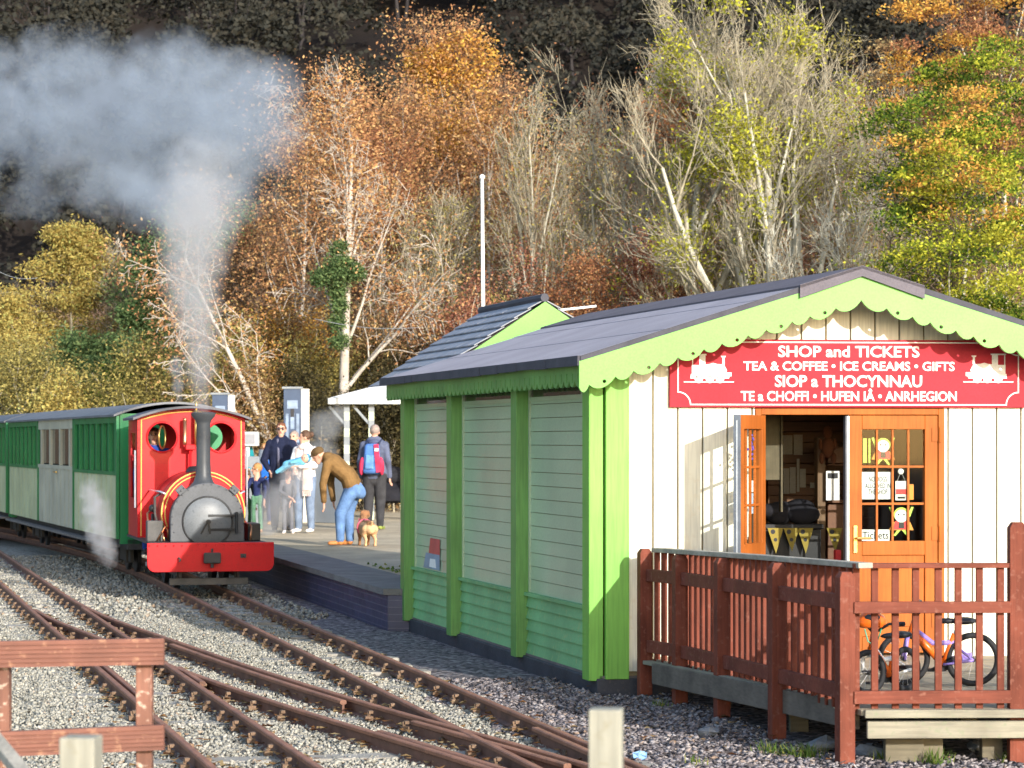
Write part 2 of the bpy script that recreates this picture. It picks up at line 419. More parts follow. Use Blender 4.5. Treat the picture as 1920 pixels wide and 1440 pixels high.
# ---------------------------------------------------------------- loose stones, slate chips, fallen leaves
def stones(name, pts, rad, mat, flat=1.0, seed=1, tilt=1.0):
    r = np.random.default_rng(seed); n = len(pts)
    base = np.array([(1,0,0),(-1,0,0),(0,1,0),(0,-1,0),(0,0,1),(0,0,-1)], float)
    v = base[None]*r.uniform(.55, 1.15, (n, 6, 1)) + r.normal(0, .22, (n, 6, 3))
    v[:, :, 2] *= flat
    a, b, c = r.uniform(0, 6.28, n), r.normal(0, .5*tilt, n), r.normal(0, .5*tilt, n)
    def rot(v, i, j, a):
        x, y = v[:, :, i].copy(), v[:, :, j].copy(); ca, sa = np.cos(a)[:, None], np.sin(a)[:, None]
        v[:, :, i] = x*ca-y*sa; v[:, :, j] = x*sa+y*ca
    rot(v, 0, 2, b); rot(v, 1, 2, c); rot(v, 0, 1, a)
    v *= np.asarray(rad).reshape(-1, 1, 1) if hasattr(rad, '__len__') else rad
    v += np.asarray(pts)[:, None, :]
    f = np.array([(0,2,4),(2,1,4),(1,3,4),(3,0,4),(2,0,5),(1,2,5),(3,1,5),(0,3,5)])
    ff = (np.arange(n)[:, None, None]*6 + f[None]).reshape(-1, 3)
    return npmesh(name, v.reshape(-1, 3), ff, mat)
def stonemat(name, stops):
    m, t, o = nt(name); L = t.links.new
    g = N(t, 'ShaderNodeNewGeometry'); r = ramp(t, g.outputs['Random Per Island'], stops)
    n = N(t, 'ShaderNodeTexNoise'); n.inputs['Scale'].default_value = 60; L(g.outputs['Position'], n.inputs['Vector'])
    mx = N(t, 'ShaderNodeMix', data_type='RGBA', blend_type='MULTIPLY'); mx.inputs[0].default_value = .5
    r2 = ramp(t, n.outputs['Fac'], [(.3, (.6, .6, .6)), (.7, (1.15, 1.15, 1.1))]); L(r.outputs[0], mx.inputs[6]); L(r2.outputs[0], mx.inputs[7])
    p = N(t, 'ShaderNodeBsdfPrincipled'); p.inputs['Roughness'].default_value = .85; p.inputs['Specular IOR Level'].default_value = .2
    L(mx.outputs[2], p.inputs['Base Color']); L(p.outputs[0], o.inputs[0]); return m
M_stone = stonemat('ballast stone', [(0, (.19, .18, .155)), (.25, (.275, .265, .23)), (.6, (.34, .325, .28)), (.88, (.41, .39, .335)), (.95, (.48, .45, .39)), (1, (.30, .21, .14))])
M_chip = stonemat('slate chip', [(0, (.05, .045, .05)), (.3, (.13, .115, .125)), (.7, (.24, .215, .225)), (.92, (.37, .34, .345)), (1, (.24, .16, .11))])
r = np.random.default_rng(7)
def scatter(n, y0, y1, cond, power=1.0):
    Y = r.uniform(y0, y1, n); px = r.uniform(-30, 1950, n)
    keepw = r.uniform(0, 1, n) < Y/y1
    X = (px-CX)*Y/F; k = keepw & cond(X, Y, px)
    return np.stack([X[k], Y[k], np.zeros(k.sum())], 1)
wallX = lambda Y: np.where(Y > 20.9, .585-.248*(Y-21.2)-.06, 9)
isslate = lambda X, Y: X+.25*(Y-15) > .85 + .15*np.sin(Y*3)
bal = scatter(330000, 13.6, 30, lambda X, Y, px: (~isslate(X, Y)) & (X < wallX(Y)))
bal[:, 2] = r.uniform(-.028, .012, len(bal))
for fn in (AL, AR):                     # shallow crib between rails
    pass
props(stones('ballast', bal, r.uniform(.011, .025, len(bal)), M_stone, .8, 3), 'grey angular ballast stones lying between and beside the rails', 'ballast', kind='stuff')
far_b = scatter(60000, 30, 46, lambda X, Y, px: (X < AR(36)-.2386*(Y-36)+.7) & (px < 760))
far_b[:, 2] = r.uniform(-.03, .012, len(far_b))
props(stones('ballast', far_b, r.uniform(.02, .042, len(far_b)), M_stone, .8, 5), 'far grey ballast beside the coaches and beyond the turnout', 'ballast', kind='stuff')
chip = scatter(150000, 13.4, 22.4, lambda X, Y, px: isslate(X, Y) & (X < wallX(Y)+.1) & ~((X > 2.1-.2*(Y-16.5)*.9) & (Y > 16.9)) )
chip[:, 2] = r.uniform(-.028, .008, len(chip))
props(stones('slate_chippings', chip, r.uniform(.012, .034, len(chip)), M_chip, .35, 9, .7), 'purple grey slate chippings covering the ground before the deck', 'chippings', kind='stuff')
M_leaf = leafmat('fallen leaf', [(0, (.10, .04, .02)), (.4, (.28, .13, .05)), (.75, (.42, .27, .12)), (1, (.48, .36, .18))], .15)
lf = []
for fn in (AL, AR, BL, BR, lambda y: BR(y)+offs(y), lambda y: BL(y)+offs(y)):
    for q in range(330):
        y = rng.uniform(14, 30); lf.append((fn(y)+rng.choice((-1, 1))*abs(rng.gauss(.09, .06)), y, .035+rng.uniform(0, .02)))
for q in range(260): y = rng.uniform(14, 22); lf.append((rng.uniform(-2.5, 2.9), y, .03))
lf = np.array(lf); n = len(lf)
cr = np.array([(-1,-.6,0),(.9,-.7,.25),(1.1,.6,-.05),(-.8,.7,.3)])
a = r.uniform(0, 6.28, n); s = r.uniform(.018, .036, n)
vv = cr[None]*s[:, None, None]; vv[:, :, 2] *= r.uniform(.3, 1.8, (n, 1))
x = vv[:, :, 0]*np.cos(a)[:, None]-vv[:, :, 1]*np.sin(a)[:, None]; yv = vv[:, :, 0]*np.sin(a)[:, None]+vv[:, :, 1]*np.cos(a)[:, None]
vv = np.stack([x, yv, vv[:, :, 2]], -1)+lf[:, None]
props(npmesh('fallen_leaves', vv.reshape(-1, 3), np.arange(4*n).reshape(-1, 4), M_leaf), 'brown and tan fallen leaves lying along the rails', 'fallen leaves', kind='stuff')
# larger rocks and grass tufts before the deck
M_rock = paint('slate rock', (.20, .215, .24), .8, .3, 8, .6)
for (px, py, s, lab) in ((1330, 1378, .085, 'blue grey slate rock lying before the ramp fence, the leftmost one'), (1548, 1400, .10, 'blue grey slate rock beside the corner fence post'), (1635, 1418, .12, 'flat pale slate slab lying right of the corner fence post'), (1830, 1405, .07, 'small slate rock below the deck under the right balusters')):
    Y = 2*F/(py-HY); p = W(px, py, Y); rr = random.Random(px)
    mb = MB(); mb.ell((p.x, p.y, .02), (s*1.3, s*.9, s*.45), Matrix.Rotation(rr.uniform(0, 3), 3, 'Z'), 7, 5)
    mb.v = [(v[0]+rr.uniform(-.2, .2)*s, v[1]+rr.uniform(-.2, .2)*s, v[2]+rr.uniform(-.15, .15)*s) for v in mb.v]
    props(mb.build('slate_rock', M_rock), lab, 'rock', 'slate rocks before the deck')
M_grass = leafmat('grass', [(0, (.05, .09, .02)), (.6, (.12, .20, .04)), (1, (.28, .26, .08))], .3)
gv = []
for (px, py, n, h) in ((1440, 1412, 60, .07), (1480, 1416, 50, .07), (1518, 1420, 70, .09), (1750, 1432, 80, .09), (1240, 1325, 40, .06), (1215, 1292, 60, .1), (1300, 1432, 30, .05), (1660, 1425, 40, .06), (1880, 1425, 40, .06)):
    Y = 2*F/(py-HY); p = W(px, py, Y)
    for q in range(n):
        a = rng.uniform(0, 6.28); d = abs(rng.gauss(0, .06)); b = Vector((p.x+d*math.cos(a), p.y+d*math.sin(a), 0)); hh = h*rng.uniform(.5, 1.3)
        l = Vector((rng.gauss(0, .4)*hh, rng.gauss(0, .4)*hh, hh)); w = Vector((math.cos(a+1), math.sin(a+1), 0))*.004
        gv += [b-w, b+w, b+l*.7+w*.6, b+l]
gv = np.array([tuple(v) for v in gv]); props(npmesh('grass', gv, np.arange(len(gv)).reshape(-1, 4), M_grass), 'sparse green grass tufts growing in the slate chippings', 'grass', kind='stuff')
# crumpled scrap of blue litter
p = W(1200, 1424, 2*F/(1424-HY)); mb = MB(); mb.ell((p.x, p.y, .025), (.05, .035, .025), None, 7, 5); rr = random.Random(2)
mb.v = [(v[0]+rr.uniform(-.012, .012), v[1]+rr.uniform(-.012, .012), v[2]+rr.uniform(-.012, .012)) for v in mb.v]
props(mb.build('litter', paint('blue litter', (.25, .45, .75), .4)), 'crumpled scrap of pale blue litter beside the nearest rail', 'litter')

# ================================================================= platform
def brickmat(name, c1, c2, mort, sx=1.0):
    m, t, o = nt(name); L = t.links.new
    tc = N(t, 'ShaderNodeTexCoord'); mp = N(t, 'ShaderNodeMapping'); mp.inputs['Rotation'].default_value = (R(90), 0, 0)
    g = N(t, 'ShaderNodeNewGeometry'); sp = N(t, 'ShaderNodeSeparateXYZ'); L(g.outputs['Position'], sp.inputs[0])
    cb = N(t, 'ShaderNodeCombineXYZ'); L(sp.outputs['Y'], cb.inputs[0]); L(sp.outputs['Z'], cb.inputs[1])
    b = N(t, 'ShaderNodeTexBrick'); b.inputs['Scale'].default_value = 1; b.inputs['Brick Width'].default_value = .225; b.inputs['Row Height'].default_value = .075
    b.inputs['Mortar Size'].default_value = .006; b.inputs['Color1'].default_value = (*c1, 1); b.inputs['Color2'].default_value = (*c2, 1); b.inputs['Mortar'].default_value = (*mort, 1)
    L(cb.outputs[0], b.inputs['Vector'])
    n = N(t, 'ShaderNodeTexNoise'); n.inputs['Scale'].default_value = 5; n.inputs['Detail'].default_value = 6; L(g.outputs['Position'], n.inputs['Vector'])
    mx = N(t, 'ShaderNodeMix', data_type='RGBA', blend_type='MULTIPLY'); mx.inputs[0].default_value = .6
    r = ramp(t, n.outputs['Fac'], [(.3, (.5, .5, .5)), (.7, (1.1, 1.1, 1.1))]); L(b.outputs[0], mx.inputs[6]); L(r.outputs[0], mx.inputs[7])
    p = N(t, 'ShaderNodeBsdfPrincipled'); p.inputs['Roughness'].default_value = .45; L(mx.outputs[2], p.inputs['Base Color'])
    bp = N(t, 'ShaderNodeBump'); bp.inputs['Strength'].default_value = .5; bp.inputs['Distance'].default_value = .006; bp.invert = True
    L(b.outputs['Fac'], bp.inputs['Height']); L(bp.outputs[0], p.inputs['Normal']); L(p.outputs[0], o.inputs[0]); return m
M_bluebrick = brickmat('blue engineering brick', (.032, .036, .085), (.048, .05, .11), (.10, .10, .15))
M_tarmac = paint('platform tarmac', (.42, .345, .235), .9, .25, 1.2, .5, speck=(.22, .20, .16))
M_coping = paint('platform coping slabs', (.17, .16, .155), .85, .25, 3, .5, speck=(.11, .115, .09))
M_kerb = paint('pale edging', (.42, .40, .37), .8, .2, 4, .4)
PZ = .42
edge = lambda Y: -1.22 - .2386*(Y-27.7) - .0036*max(0, Y-36)**2
plat = thing('platform', 'low station platform of blue brick with pale tarmac top', 'platform', (-3, 35, 0))
ysE = list(np.linspace(28.32, 70, 40))
mb = MB()
E = [(edge(y), y) for y in ysE]
mb.mat(0)
for q in range(len(E)-1):        # brick face
    (x0, y0), (x1, y1) = E[q], E[q+1]
    mb.add([(x0+.05, y0, -.1), (x1+.05, y1, -.1), (x1+.05, y1, PZ-.07), (x0+.05, y0, PZ-.07)], [(0, 1, 2, 3)])
mb.add([(E[0][0]+.05, 28.32, -.1), (-.9, 28.32, -.1), (-.9, 28.32, PZ-.07), (E[0][0]+.05, 28.32, PZ-.07)], [(0, 1, 2, 3)])
mb.build('brick_face', M_bluebrick, plat, fixn=False)
mb = MB()
for q in range(len(E)-1):
    (x0, y0), (x1, y1) = E[q], E[q+1]
    mb.add([(x0, y0, PZ-.066), (x1, y1, PZ-.066), (x1, y1, PZ), (x0, y0, PZ), (x0+.75, y0, PZ), (x1+.75, y1, PZ), (x0+.75, y0, PZ-.066), (x1+.75, y1, PZ-.066)], [(0, 1, 2, 3), (3, 2, 5, 4), (6, 7, 1, 0)])
mb.add([(E[0][0], 28.315, PZ-.066), (-.9, 28.315, PZ-.066), (-.9, 28.315, PZ), (E[0][0], 28.315, PZ)], [(0, 1, 2, 3)])
mb.build('coping', M_coping, plat)
mb = MB()
for q in range(len(E)-1):
    (x0, y0), (x1, y1) = E[q], E[q+1]
    mb.add([(x0+.75, y0, PZ-.004), (min(-.55, -.55), y0, PZ-.004) if y0 < 28.9 else (14, y0, PZ-.004), (-.55, y1, PZ-.004) if y0 < 28.9 else (14, y1, PZ-.004), (x1+.75, y1, PZ-.004)], [(0, 1, 2, 3)])
mb.build('paving', M_tarmac, plat)
# moss along the platform edge
gv = []
for q in range(1500):
    y = 28.2+abs(rng.gauss(0, 1.6)); x = edge(y)+.8+abs(rng.gauss(0, .22)); b = Vector((x, y, PZ)); a = rng.uniform(0, 6.28); hh = rng.uniform(.01, .03)
    w = Vector((math.cos(a), math.sin(a), 0))*.02; l = Vector((rng.gauss(0, .01), rng.gauss(0, .01), hh))
    gv += [b-w, b+w, b+w*.5+l, b-w*.5+l]
gv = np.array([tuple(v) for v in gv]); props(npmesh('moss', gv, np.arange(len(gv)).reshape(-1, 4), M_grass), 'low green moss growing on the platform beside the building', 'moss', kind='stuff')
# ================================================================= the green and cream shop
BO = Vector((.72, 21.2, 0)); EU = Vector((1, .1, 0)).normalized(); EV = Vector((-.248, 1, 0)).normalized()
def B(u, v, z): return BO + EU*u + EV*v + Vector((0, 0, z))
def fr(px, py, v=0.0):     # photo column/row -> (u, z) on the front plane v
    k = (px-CX)/F; o = BO + EV*v
    u = (o.y*k-o.x)/(EU.x-EU.y*k); Y = o.y+EU.y*u
    return u, H-(py-HY)*Y/F
def bbox(mb, u0, u1, v0, v1, z0, z1):
    return mb.hexa([B(u0, v0, z0), B(u1, v0, z0), B(u1, v1, z0), B(u0, v1, z0), B(u0, v0, z1), B(u1, v0, z1), B(u1, v1, z1), B(u0, v1, z1)])
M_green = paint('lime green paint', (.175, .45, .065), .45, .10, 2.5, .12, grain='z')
M_greenS = paint('shaded lime green paint', (.135, .33, .075), .45, .14, 2.5, .12, grain='z')  # same lime paint on the side away from the sun, shade in its colour
M_greenB = paint('green shiplap paint', (.17, .41, .17), .5, .2, 2.0, .15, speck=(.30, .42, .16))
M_lime2 = paint('lime bargeboard paint', (.16, .45, .075), .45, .08, 2.5, .1)
M_cream = paint('cream board paint', (.76, .73, .60), .5, .10, 1.6, .2, grain='z', speck=(.66, .60, .46))
M_groove = paint('board joint backing wood', (.30, .24, .13), .8, .2, 4, .2)  # brown backing wood showing in the joints
M_shut = paint('pale shutter boards', (.43, .55, .36), .30, .12, 1.2, .1)
M_oak = paint('golden oak', (.36, .102, .018), .55, .22, 2.2, .2, grain='z', spec=.15)
M_oakH = paint('golden oak rail', (.36, .102, .018), .55, .22, 2.2, .2, grain='x', spec=.15)
M_felt = paint('roofing felt', (.36, .33, .36), .9, .10, 1.5, .7, spec=.2)
M_cap = paint('ridge felt', (.135, .122, .14), .9, .15, 2, .6, spec=.15)  # same felt as the slopes, darkened to offset sun on the front flap
M_feltE = paint('felt edge', (.06, .06, .075), .8, .2, 5, .4)
M_plinth = paint('black painted plinth', (.035, .037, .048), .6, .35, 4, .4, speck=(.08, .07, .07))
M_glass = glassmat('window glass', (.80, .84, .82))
M_darkglass = paint('dark window pane', (.05, .04, .035), .06, .4, 5, 0, spec=.8)
M_seal = paint('grey door edge seal', (.12, .14, .17), .4, .2, 8, 0)
M_steel = paint('bright steel strip', (.62, .65, .70), .3, .1, 8, 0, metal=.6)
M_brass = paint('brass', (.70, .48, .16), .3, .1, 10, 0, metal=.9)
M_white = paint('white paint', (.78, .78, .75), .5, .06, 6, .05)
FL = .28                          # floor level
WU, VF, UR = 3.9, 7.26, 1.95       # wall width, far end, ridge position
ZE, ZR = 2.655, 3.345             # roof surface at the eaves edge and at the ridge
UE = -.27; VB = -.36              # eaves edge, front verge
zroof = lambda u: ZE + (ZR-ZE)*(1-abs(u-UR)/(UR-UE))
shop = thing('ticket_shop', 'lime green and cream timber station shop with scalloped eaves and oak double door', 'shop', tuple(B(UR, 3.6, 0)))
mb = MB(); bbox(mb, -.055, WU+.055, -.035, VF+.05, -.12, .105); pl_ = mb.build('plinth', M_plinth, shop, bevel=.01)
mb = MB(); bbox(mb, -.03, WU+.03, -.02, VF+.03, .105, .125); mb.build('plinth_ledge', paint('plinth ledge', (.13, .115, .11), .7, .3, 6, .4), shop)
FV = [0, 2.37, 5.0, VF]           # fins
for q, v in enumerate(FV):
    mb = MB(); w = .20; v0 = v if q else -.02
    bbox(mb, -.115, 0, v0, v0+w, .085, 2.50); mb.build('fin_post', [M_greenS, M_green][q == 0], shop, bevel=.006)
mb = MB(); bbox(mb, .012, .20, -.05, 0, .10, 2.56); mb.build('corner_board', M_green, shop, bevel=.005); mb = MB(); bbox(mb, WU-.2, WU, -.05, 0, .10, 2.56); mb.build('corner_board', M_green, shop, bevel=.005)
mb = MB(); bbox(mb, -.03, .0, VF+.20, VF+.26, .1, 2.5); mb.build('end_trim', paint('tan trim', (.55, .36, .16), .6), shop)
# side bays: shiplap, sill, shutter boards, top light
for q in range(3):
    v0, v1 = FV[q]+.18, FV[q+1]
    lap = MB(); nrow = 5; z0 = .125; hh = (.635-z0)/nrow
    for k in range(nrow):
        a = z0+k*hh; lap.hexa([B(-.026, v0, a), B(.05, v0, a), B(.05, v1, a), B(-.026, v1, a), B(-.004, v0, a+hh-.006), B(.05, v0, a+hh-.006), B(.05, v1, a+hh-.006), B(-.004, v1, a+hh-.006)])
    lap.build('shiplap_panel', M_greenB, shop)
    win = MB(); bbox(win, .03, .06, v0, v1, .665, 2.55); wo = win.build('window', M_groove, shop)
    s = MB(); z = .66
    hb = .118
    while z < 2.33:
        a = z; b = min(z+hb-.005, 2.355); s.hexa([B(.004, v0+.04, a), B(.04, v0+.04, a), B(.04, v1-.03, a), B(.004, v1-.03, a), B(.010, v0+.04, b), B(.04, v0+.04, b), B(.04, v1-.03, b), B(.010, v1-.03, b)])
        z += hb
    s.build('shutter', M_shut, wo)
    s = MB(); bbox(s, .012, .03, v0+.45, v1-.04, 2.375, 2.50); s.build('top_light', M_darkglass, wo)
    s = MB()
    for (a, b, c, d) in ((v0, v0+.045, .66, 2.52), (v1-.035, v1, .66, 2.52), (v0+.40, v0+.45, 2.35, 2.52)): bbox(s, -.006, .045, a, b, c, d)
    bbox(s, -.004, .045, v0+.045, v1-.035, 2.34, 2.375); bbox(s, -.0045, .045, v0+.045, v0+.40, 2.376, 2.52)
    s.build('frame', M_shut, wo)
    s = MB(); bbox(s, -.045, .04, v0-.0, v1, .632, .66); s.build('sill', M_greenB, wo)
mb = MB(); bbox(mb, .06, .12, .0, VF, .1, 2.6); mb.build('side_wall', M_groove, shop)
mb = MB(); bbox(mb, -.005, .058, .0, VF, 2.50, 2.66); mb.build('wall_plate', M_greenS, shop)
# front wall boards
DU0, DU1 = fr(1414, 800)[0], fr(1768, 800)[0]; DZ = fr(1500, 766)[1]
mb = MB(); bw = .2
gz = lambda u: min(zroof(u)-.09, 9)
u = .205
while u < WU-.2:
    for a, b in (((u, min(u+bw-.013, WU-.2)),)):
        segs = []
        if b <= DU0 or a >= DU1: segs = [(a, b, .16)]
        else:
            if a < DU0: segs.append((a, DU0, .16))
            if b > DU1: segs.append((DU1, b, .16))
            segs.append((max(a, DU0), min(b, DU1), DZ+.05))
        for (c, d, z0) in segs:
            if d-c < .004: continue
            mb.hexa([B(c, -.022, z0), B(d, -.022, z0), B(d, .0, z0), B(c, .0, z0), B(c, -.022, gz(c)), B(d, -.022, gz(d)), B(d, .0, gz(d)), B(c, .0, gz(c))])
    u += bw
mb.build('front_boards', M_cream, shop, bevel=.004)
mb = MB()
for c, d, z0 in ((.02, DU0, .1), (DU1, WU-.02, .1), (DU0, DU1, DZ+.04)):
    n = 10
    for q in range(n):
        a, b = c+(d-c)*q/n, c+(d-c)*(q+1)/n
        mb.hexa([B(a, 0.002, z0), B(b, 0.002, z0), B(b, .09, z0), B(a, .09, z0), B(a, 0.002, gz(a)), B(b, 0.002, gz(b)), B(b, .09, gz(b)), B(a, .09, gz(a))])
mb.build('front_wall', M_groove, shop)
mb = MB(); bbox(mb, WU-.1, WU-.02, .1, VF, .1, 2.6); bbox(mb, .06, WU-.02, VF-.1, VF, .1, 2.6); 
mb.build('rear_wall', paint('inner pine boards', (.14, .07, .03), .6, .25, 3, .3, grain='x'), shop)  # pine darkened to stand for the unlit room
mb = MB(); bbox(mb, .06, WU-.1, .05, VF-.1, FL-.1, FL); mb.build('floor', paint('shop floor', (.16, .10, .06), .6), shop)
mb = MB(); bbox(mb, .1, WU-.1, .1, VF-.1, 2.50, 2.54); mb.build('ceiling', paint('shop ceiling', (.4, .33, .24), .8), shop)
# roof
roof = MB()
def slope(mb, sgn, d0, d1, lift, v0, v1, th=.03):   # d = distance from the ridge across the slope (in u)
    f = lambda d, v, z: B(UR+sgn*d, v, z)
    zz = lambda d: ZR-(ZR-ZE)*d/(UR-UE)
    mb.hexa([f(d0, v0, zz(d0)-th+lift), f(d1, v0, zz(d1)-th+lift), f(d1, v1, zz(d1)-th+lift), f(d0, v1, zz(d0)-th+lift), f(d0, v0, zz(d0)+lift), f(d1, v0, zz(d1)+lift), f(d1, v1, zz(d1)+lift), f(d0, v1, zz(d0)+lift)])
hw = UR-UE
for sg in (-1, 1):
    slope(roof, sg, 1.45, hw+.01, .000, VB-.02, VF+.42); slope(roof, sg, .72, 1.53, .005, VB-.02, VF+.42); slope(roof, sg, .0, .80, .010, VB-.025, VF+.43)
ro = roof.build('roof', M_felt, shop, bevel=.004)
cap = MB()
for sg in (-1, 1): slope(cap, sg, .0, .50, .026, VB-.055, VF+.45, .022)
for sg in (-1, 1):     # the cap's flap folded over the bargeboard
    f = lambda d, z, vv=VB-.055: B(UR+sg*d, vv, z)
    zz = lambda d: ZR-(ZR-ZE)*d/(UR-UE)
    cap.add([f(0, zz(0)+.03), f(.5, zz(.5)+.03), f(.5, zz(.5)-.075), f(0, zz(0)-.055), f(0, zz(0)+.03, VB-.045), f(.5, zz(.5)+.03, VB-.045), f(.5, zz(.5)-.075, VB-.045), f(0, zz(0)-.055, VB-.045)], [(0,1,2,3),(7,6,5,4),(0,4,5,1),(1,5,6,2),(2,6,7,3),(3,7,4,0)])
cap.build('ridge_cap', M_cap, ro)
mb = MB()
for sg in (-1, 1):
    zz = lambda d: ZR-(ZR-ZE)*d/(UR-UE)
    mb.prism([(.0, zz(0)-.034), (hw+.01, zz(hw+.01)-.034), (hw+.01, zz(hw+.01)+.006), (.0, zz(0)+.016)], lambda a, b, d: B(UR+sg*a, VB-.032+d*.006, b), 0, 1)
mb.build('verge_strip', M_feltE, ro)
mb = MB()
for q in range(24):      # ragged felt edge along the left eaves
    a, b = VB-.02+(VF+.44-VB)*q/24, VB-.02+(VF+.44-VB)*(q+1)/24; j0 = rng.uniform(0, .012); 
    bbox(mb, UE-.022-j0, UE-.008, a, b, ZE-.065-j0, ZE+.004)
mb.build('felt_edge', M_feltE, ro)
mb = MB()      # roof deck board under the felt
for sg in (-1, 1): slope(mb, sg, .0, hw-.01, -.032, VB+.01, VF+.4, .03)
mb.build('roof_deck', paint('roof boarding', (.3, .25, .16), .8), ro)
# bargeboards with alternating scallops and holes
def arc(a, b, sag, n=7): return [(a+(b-a)*i/n, sag*math.sin(math.pi*i/n)**.75) for i in range(n+1)]
def barge(sgn):
    Ls = hw+.02; cuts = [0, .205]; wide = True
    while cuts[-1] < Ls-.05: cuts.append(min(Ls, cuts[-1]+(.208 if wide else .142))); wide = not wide
    low = []; holes = []
    for q in range(len(cuts)-1):
        a, b = cuts[q], cuts[q+1]; w = b-a
        for (x, s) in arc(a, b, .055 if w > .16 else .045): low.append((x, s))
        if q % 2 == 1 and w > .18: holes.append(a+w*.42)
    hgt = .21
    zz = lambda d: ZR-.032-(ZR-ZE)*d/(UR-UE)
    poly = [(0, zz(0))] + [(Ls, zz(Ls))] + [(d, zz(d)-hgt-s) for d, s in reversed(low)]
    m = MB(); fn = lambda a, b, d: B(UR+sgn*a, VB+d, b)
    # strips between consecutive lower points keep every face convex
    pts = low
    for (a, sa), (b, sb) in zip(pts[:-1], pts[1:]):
        if b-a < 1e-6: continue
        if sgn == 0: pass
        hs = [hh for hh in holes if a-.001 < hh-.011 and hh+.011 < b+.03]
        m.prism([(a, zz(a)-hgt-sa), (b, zz(b)-hgt-sb), (b, zz(b)), (a, zz(a))], fn, -.028, 0)
    bm_ = bmesh.new(); 
    o = m.build('bargeboard', [M_lime2], shop)
    bm_.from_mesh(o.data); bmesh.ops.remove_doubles(bm_, verts=bm_.verts[:], dist=.0008)
    inner = {}
    for f in bm_.faces: inner.setdefault(tuple(sorted(v.index for v in f.verts)), []).append(f)
    dd = [f for fs in inner.values() if len(fs) > 1 for f in fs]
    bmesh.ops.delete(bm_, geom=dd, context='FACES_ONLY'); bmesh.ops.recalc_face_normals(bm_, faces=bm_.faces[:]); bm_.to_mesh(o.data); bm_.free()
    cu = MB()
    for hh in holes:
        c = B(UR+sgn*hh, VB-.014, zz(hh)-hgt-.01); cu.tube([c-EV*.06, c+EV*.06], .0145, 12)
    c = cu.build('cutter', M_lime2, shop)
    md = o.modifiers.new('holes', 'BOOLEAN'); md.object = c; md.operation = 'DIFFERENCE'; md.solver = 'EXACT'
    dg = bpy.context.evaluated_depsgraph_get(); dg.update(); me = bpy.data.meshes.new_from_object(o.evaluated_get(dg))
    o.modifiers.clear(); o.data = me; bpy.data.objects.remove(c)
barge(-1); barge(1)
# scalloped eaves fascia on the left side with pierced slots
mb = MB(); per = .172; v = VB+.005; uF = UE+.045
while v < VF+.40:
    v1 = min(v+per, VF+.40); w = v1-v
    zt = ZE-.045; zb = 2.475
    seg = [(v+w*i/8, -.055*abs(math.sin(math.pi*i/8))**.6) for i in range(9)]
    for (a, sa), (b, sb) in zip(seg[:-1], seg[1:]):
        fn = lambda p, q, d: B(uF+d, p, q)
        if abs((a+b)/2-(v+w*.47)) < w*.07:      # slot: board above and below the hole
            mb.prism([(a, zb+.055), (b, zb+.055), (b, zt), (a, zt)], fn, 0, .022); mb.prism([(a, zb+sa), (b, zb+sb), (b, zb-.02), (a, zb-.02)], fn, 0, .022)
        else: mb.prism([(a, zb+sa), (b, zb+sb), (b, zt), (a, zt)], fn, 0, .022)
    v = v1
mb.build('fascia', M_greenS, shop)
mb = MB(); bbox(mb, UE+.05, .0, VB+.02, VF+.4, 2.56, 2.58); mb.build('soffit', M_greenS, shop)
mb = MB(); bbox(mb, UE+.045, 0, VF+.38, VF+.40, 2.44, 2.6); mb.build('fascia_return', M_greenS, shop)

# ---------------------------------------------------------------- oak door frame and leaves
frame = MB(); jw = .05
bbox(frame, DU0, DU0+jw, -.035, .06, FL-.05, DZ); bbox(frame, DU1-jw, DU1, -.035, .06, FL-.05, DZ); bbox(frame, DU0+jw, DU1-jw, -.035, .06, DZ-.05, DZ)
frame.build('door_frame', M_oak, shop, bevel=.004)
def leaf(parent, P, width, hinge_right, glass_z=(1.19, 2.085), z0=FL+.01, z1=DZ-.055):
    """one leaf: P(a, depth, z) with a = 0..width from the hinge"""
    d = MB(); T = .028
    def bx(mb, a0, a1, d0, d1, c0, c1): mb.hexa([P(a0, d0, c0), P(a1, d0, c0), P(a1, d1, c0), P(a0, d1, c0), P(a0, d0, c1), P(a1, d0, c1), P(a1, d1, c1), P(a0, d1, c1)])
    st = .105
    bx(d, 0, st, -T, T, z0, z1); bx(d, width-st, width, -T, T, z0, z1)
    bx(d, st, width-st, -T, T, glass_z[1], z1); bx(d, st, width-st, -T, T, glass_z[0]-.115, glass_z[0]); bx(d, st, width-st, -T, T, z0, z0+.13)
    bx(d, st, width-st, -.012, .012, z0+.13, glass_z[0]-.115)
    bx(d, st+.08, width-st-.08, -.02, .02, z0+.21, glass_z[0]-.195)
    do = d.build('door', M_oak, parent, bevel=.005)
    g = MB(); g.add([P(st, .003, glass_z[0]), P(width-st, .003, glass_z[0]), P(width-st, .003, glass_z[1]), P(st, .003, glass_z[1])], [(0, 1, 2, 3)]); g.build('glass_pane', M_glass, do)
    mu = MB(); n = 4
    for q in range(1, n):
        a = st+(width-2*st)*q/n; bx(mu, a-.008, a+.008, -.010, .010, glass_z[0], glass_z[1])
    for q in (1, 2):
        z = glass_z[0]+(glass_z[1]-glass_z[0])*q/3; bx(mu, st, width-st, -.0085, .0085, z-.009, z+.009)
    mu.build('muntins', M_oakH, do)
    return do, bx
u0 = DU0+jw+.004; u1 = DU1-jw-.004; mid = fr(1590, 900)[0]
wR = u1-mid
PR = lambda a, d, z: B(u1-a, d-.0, z)
dR, bxR = leaf(shop, PR, wR, True)
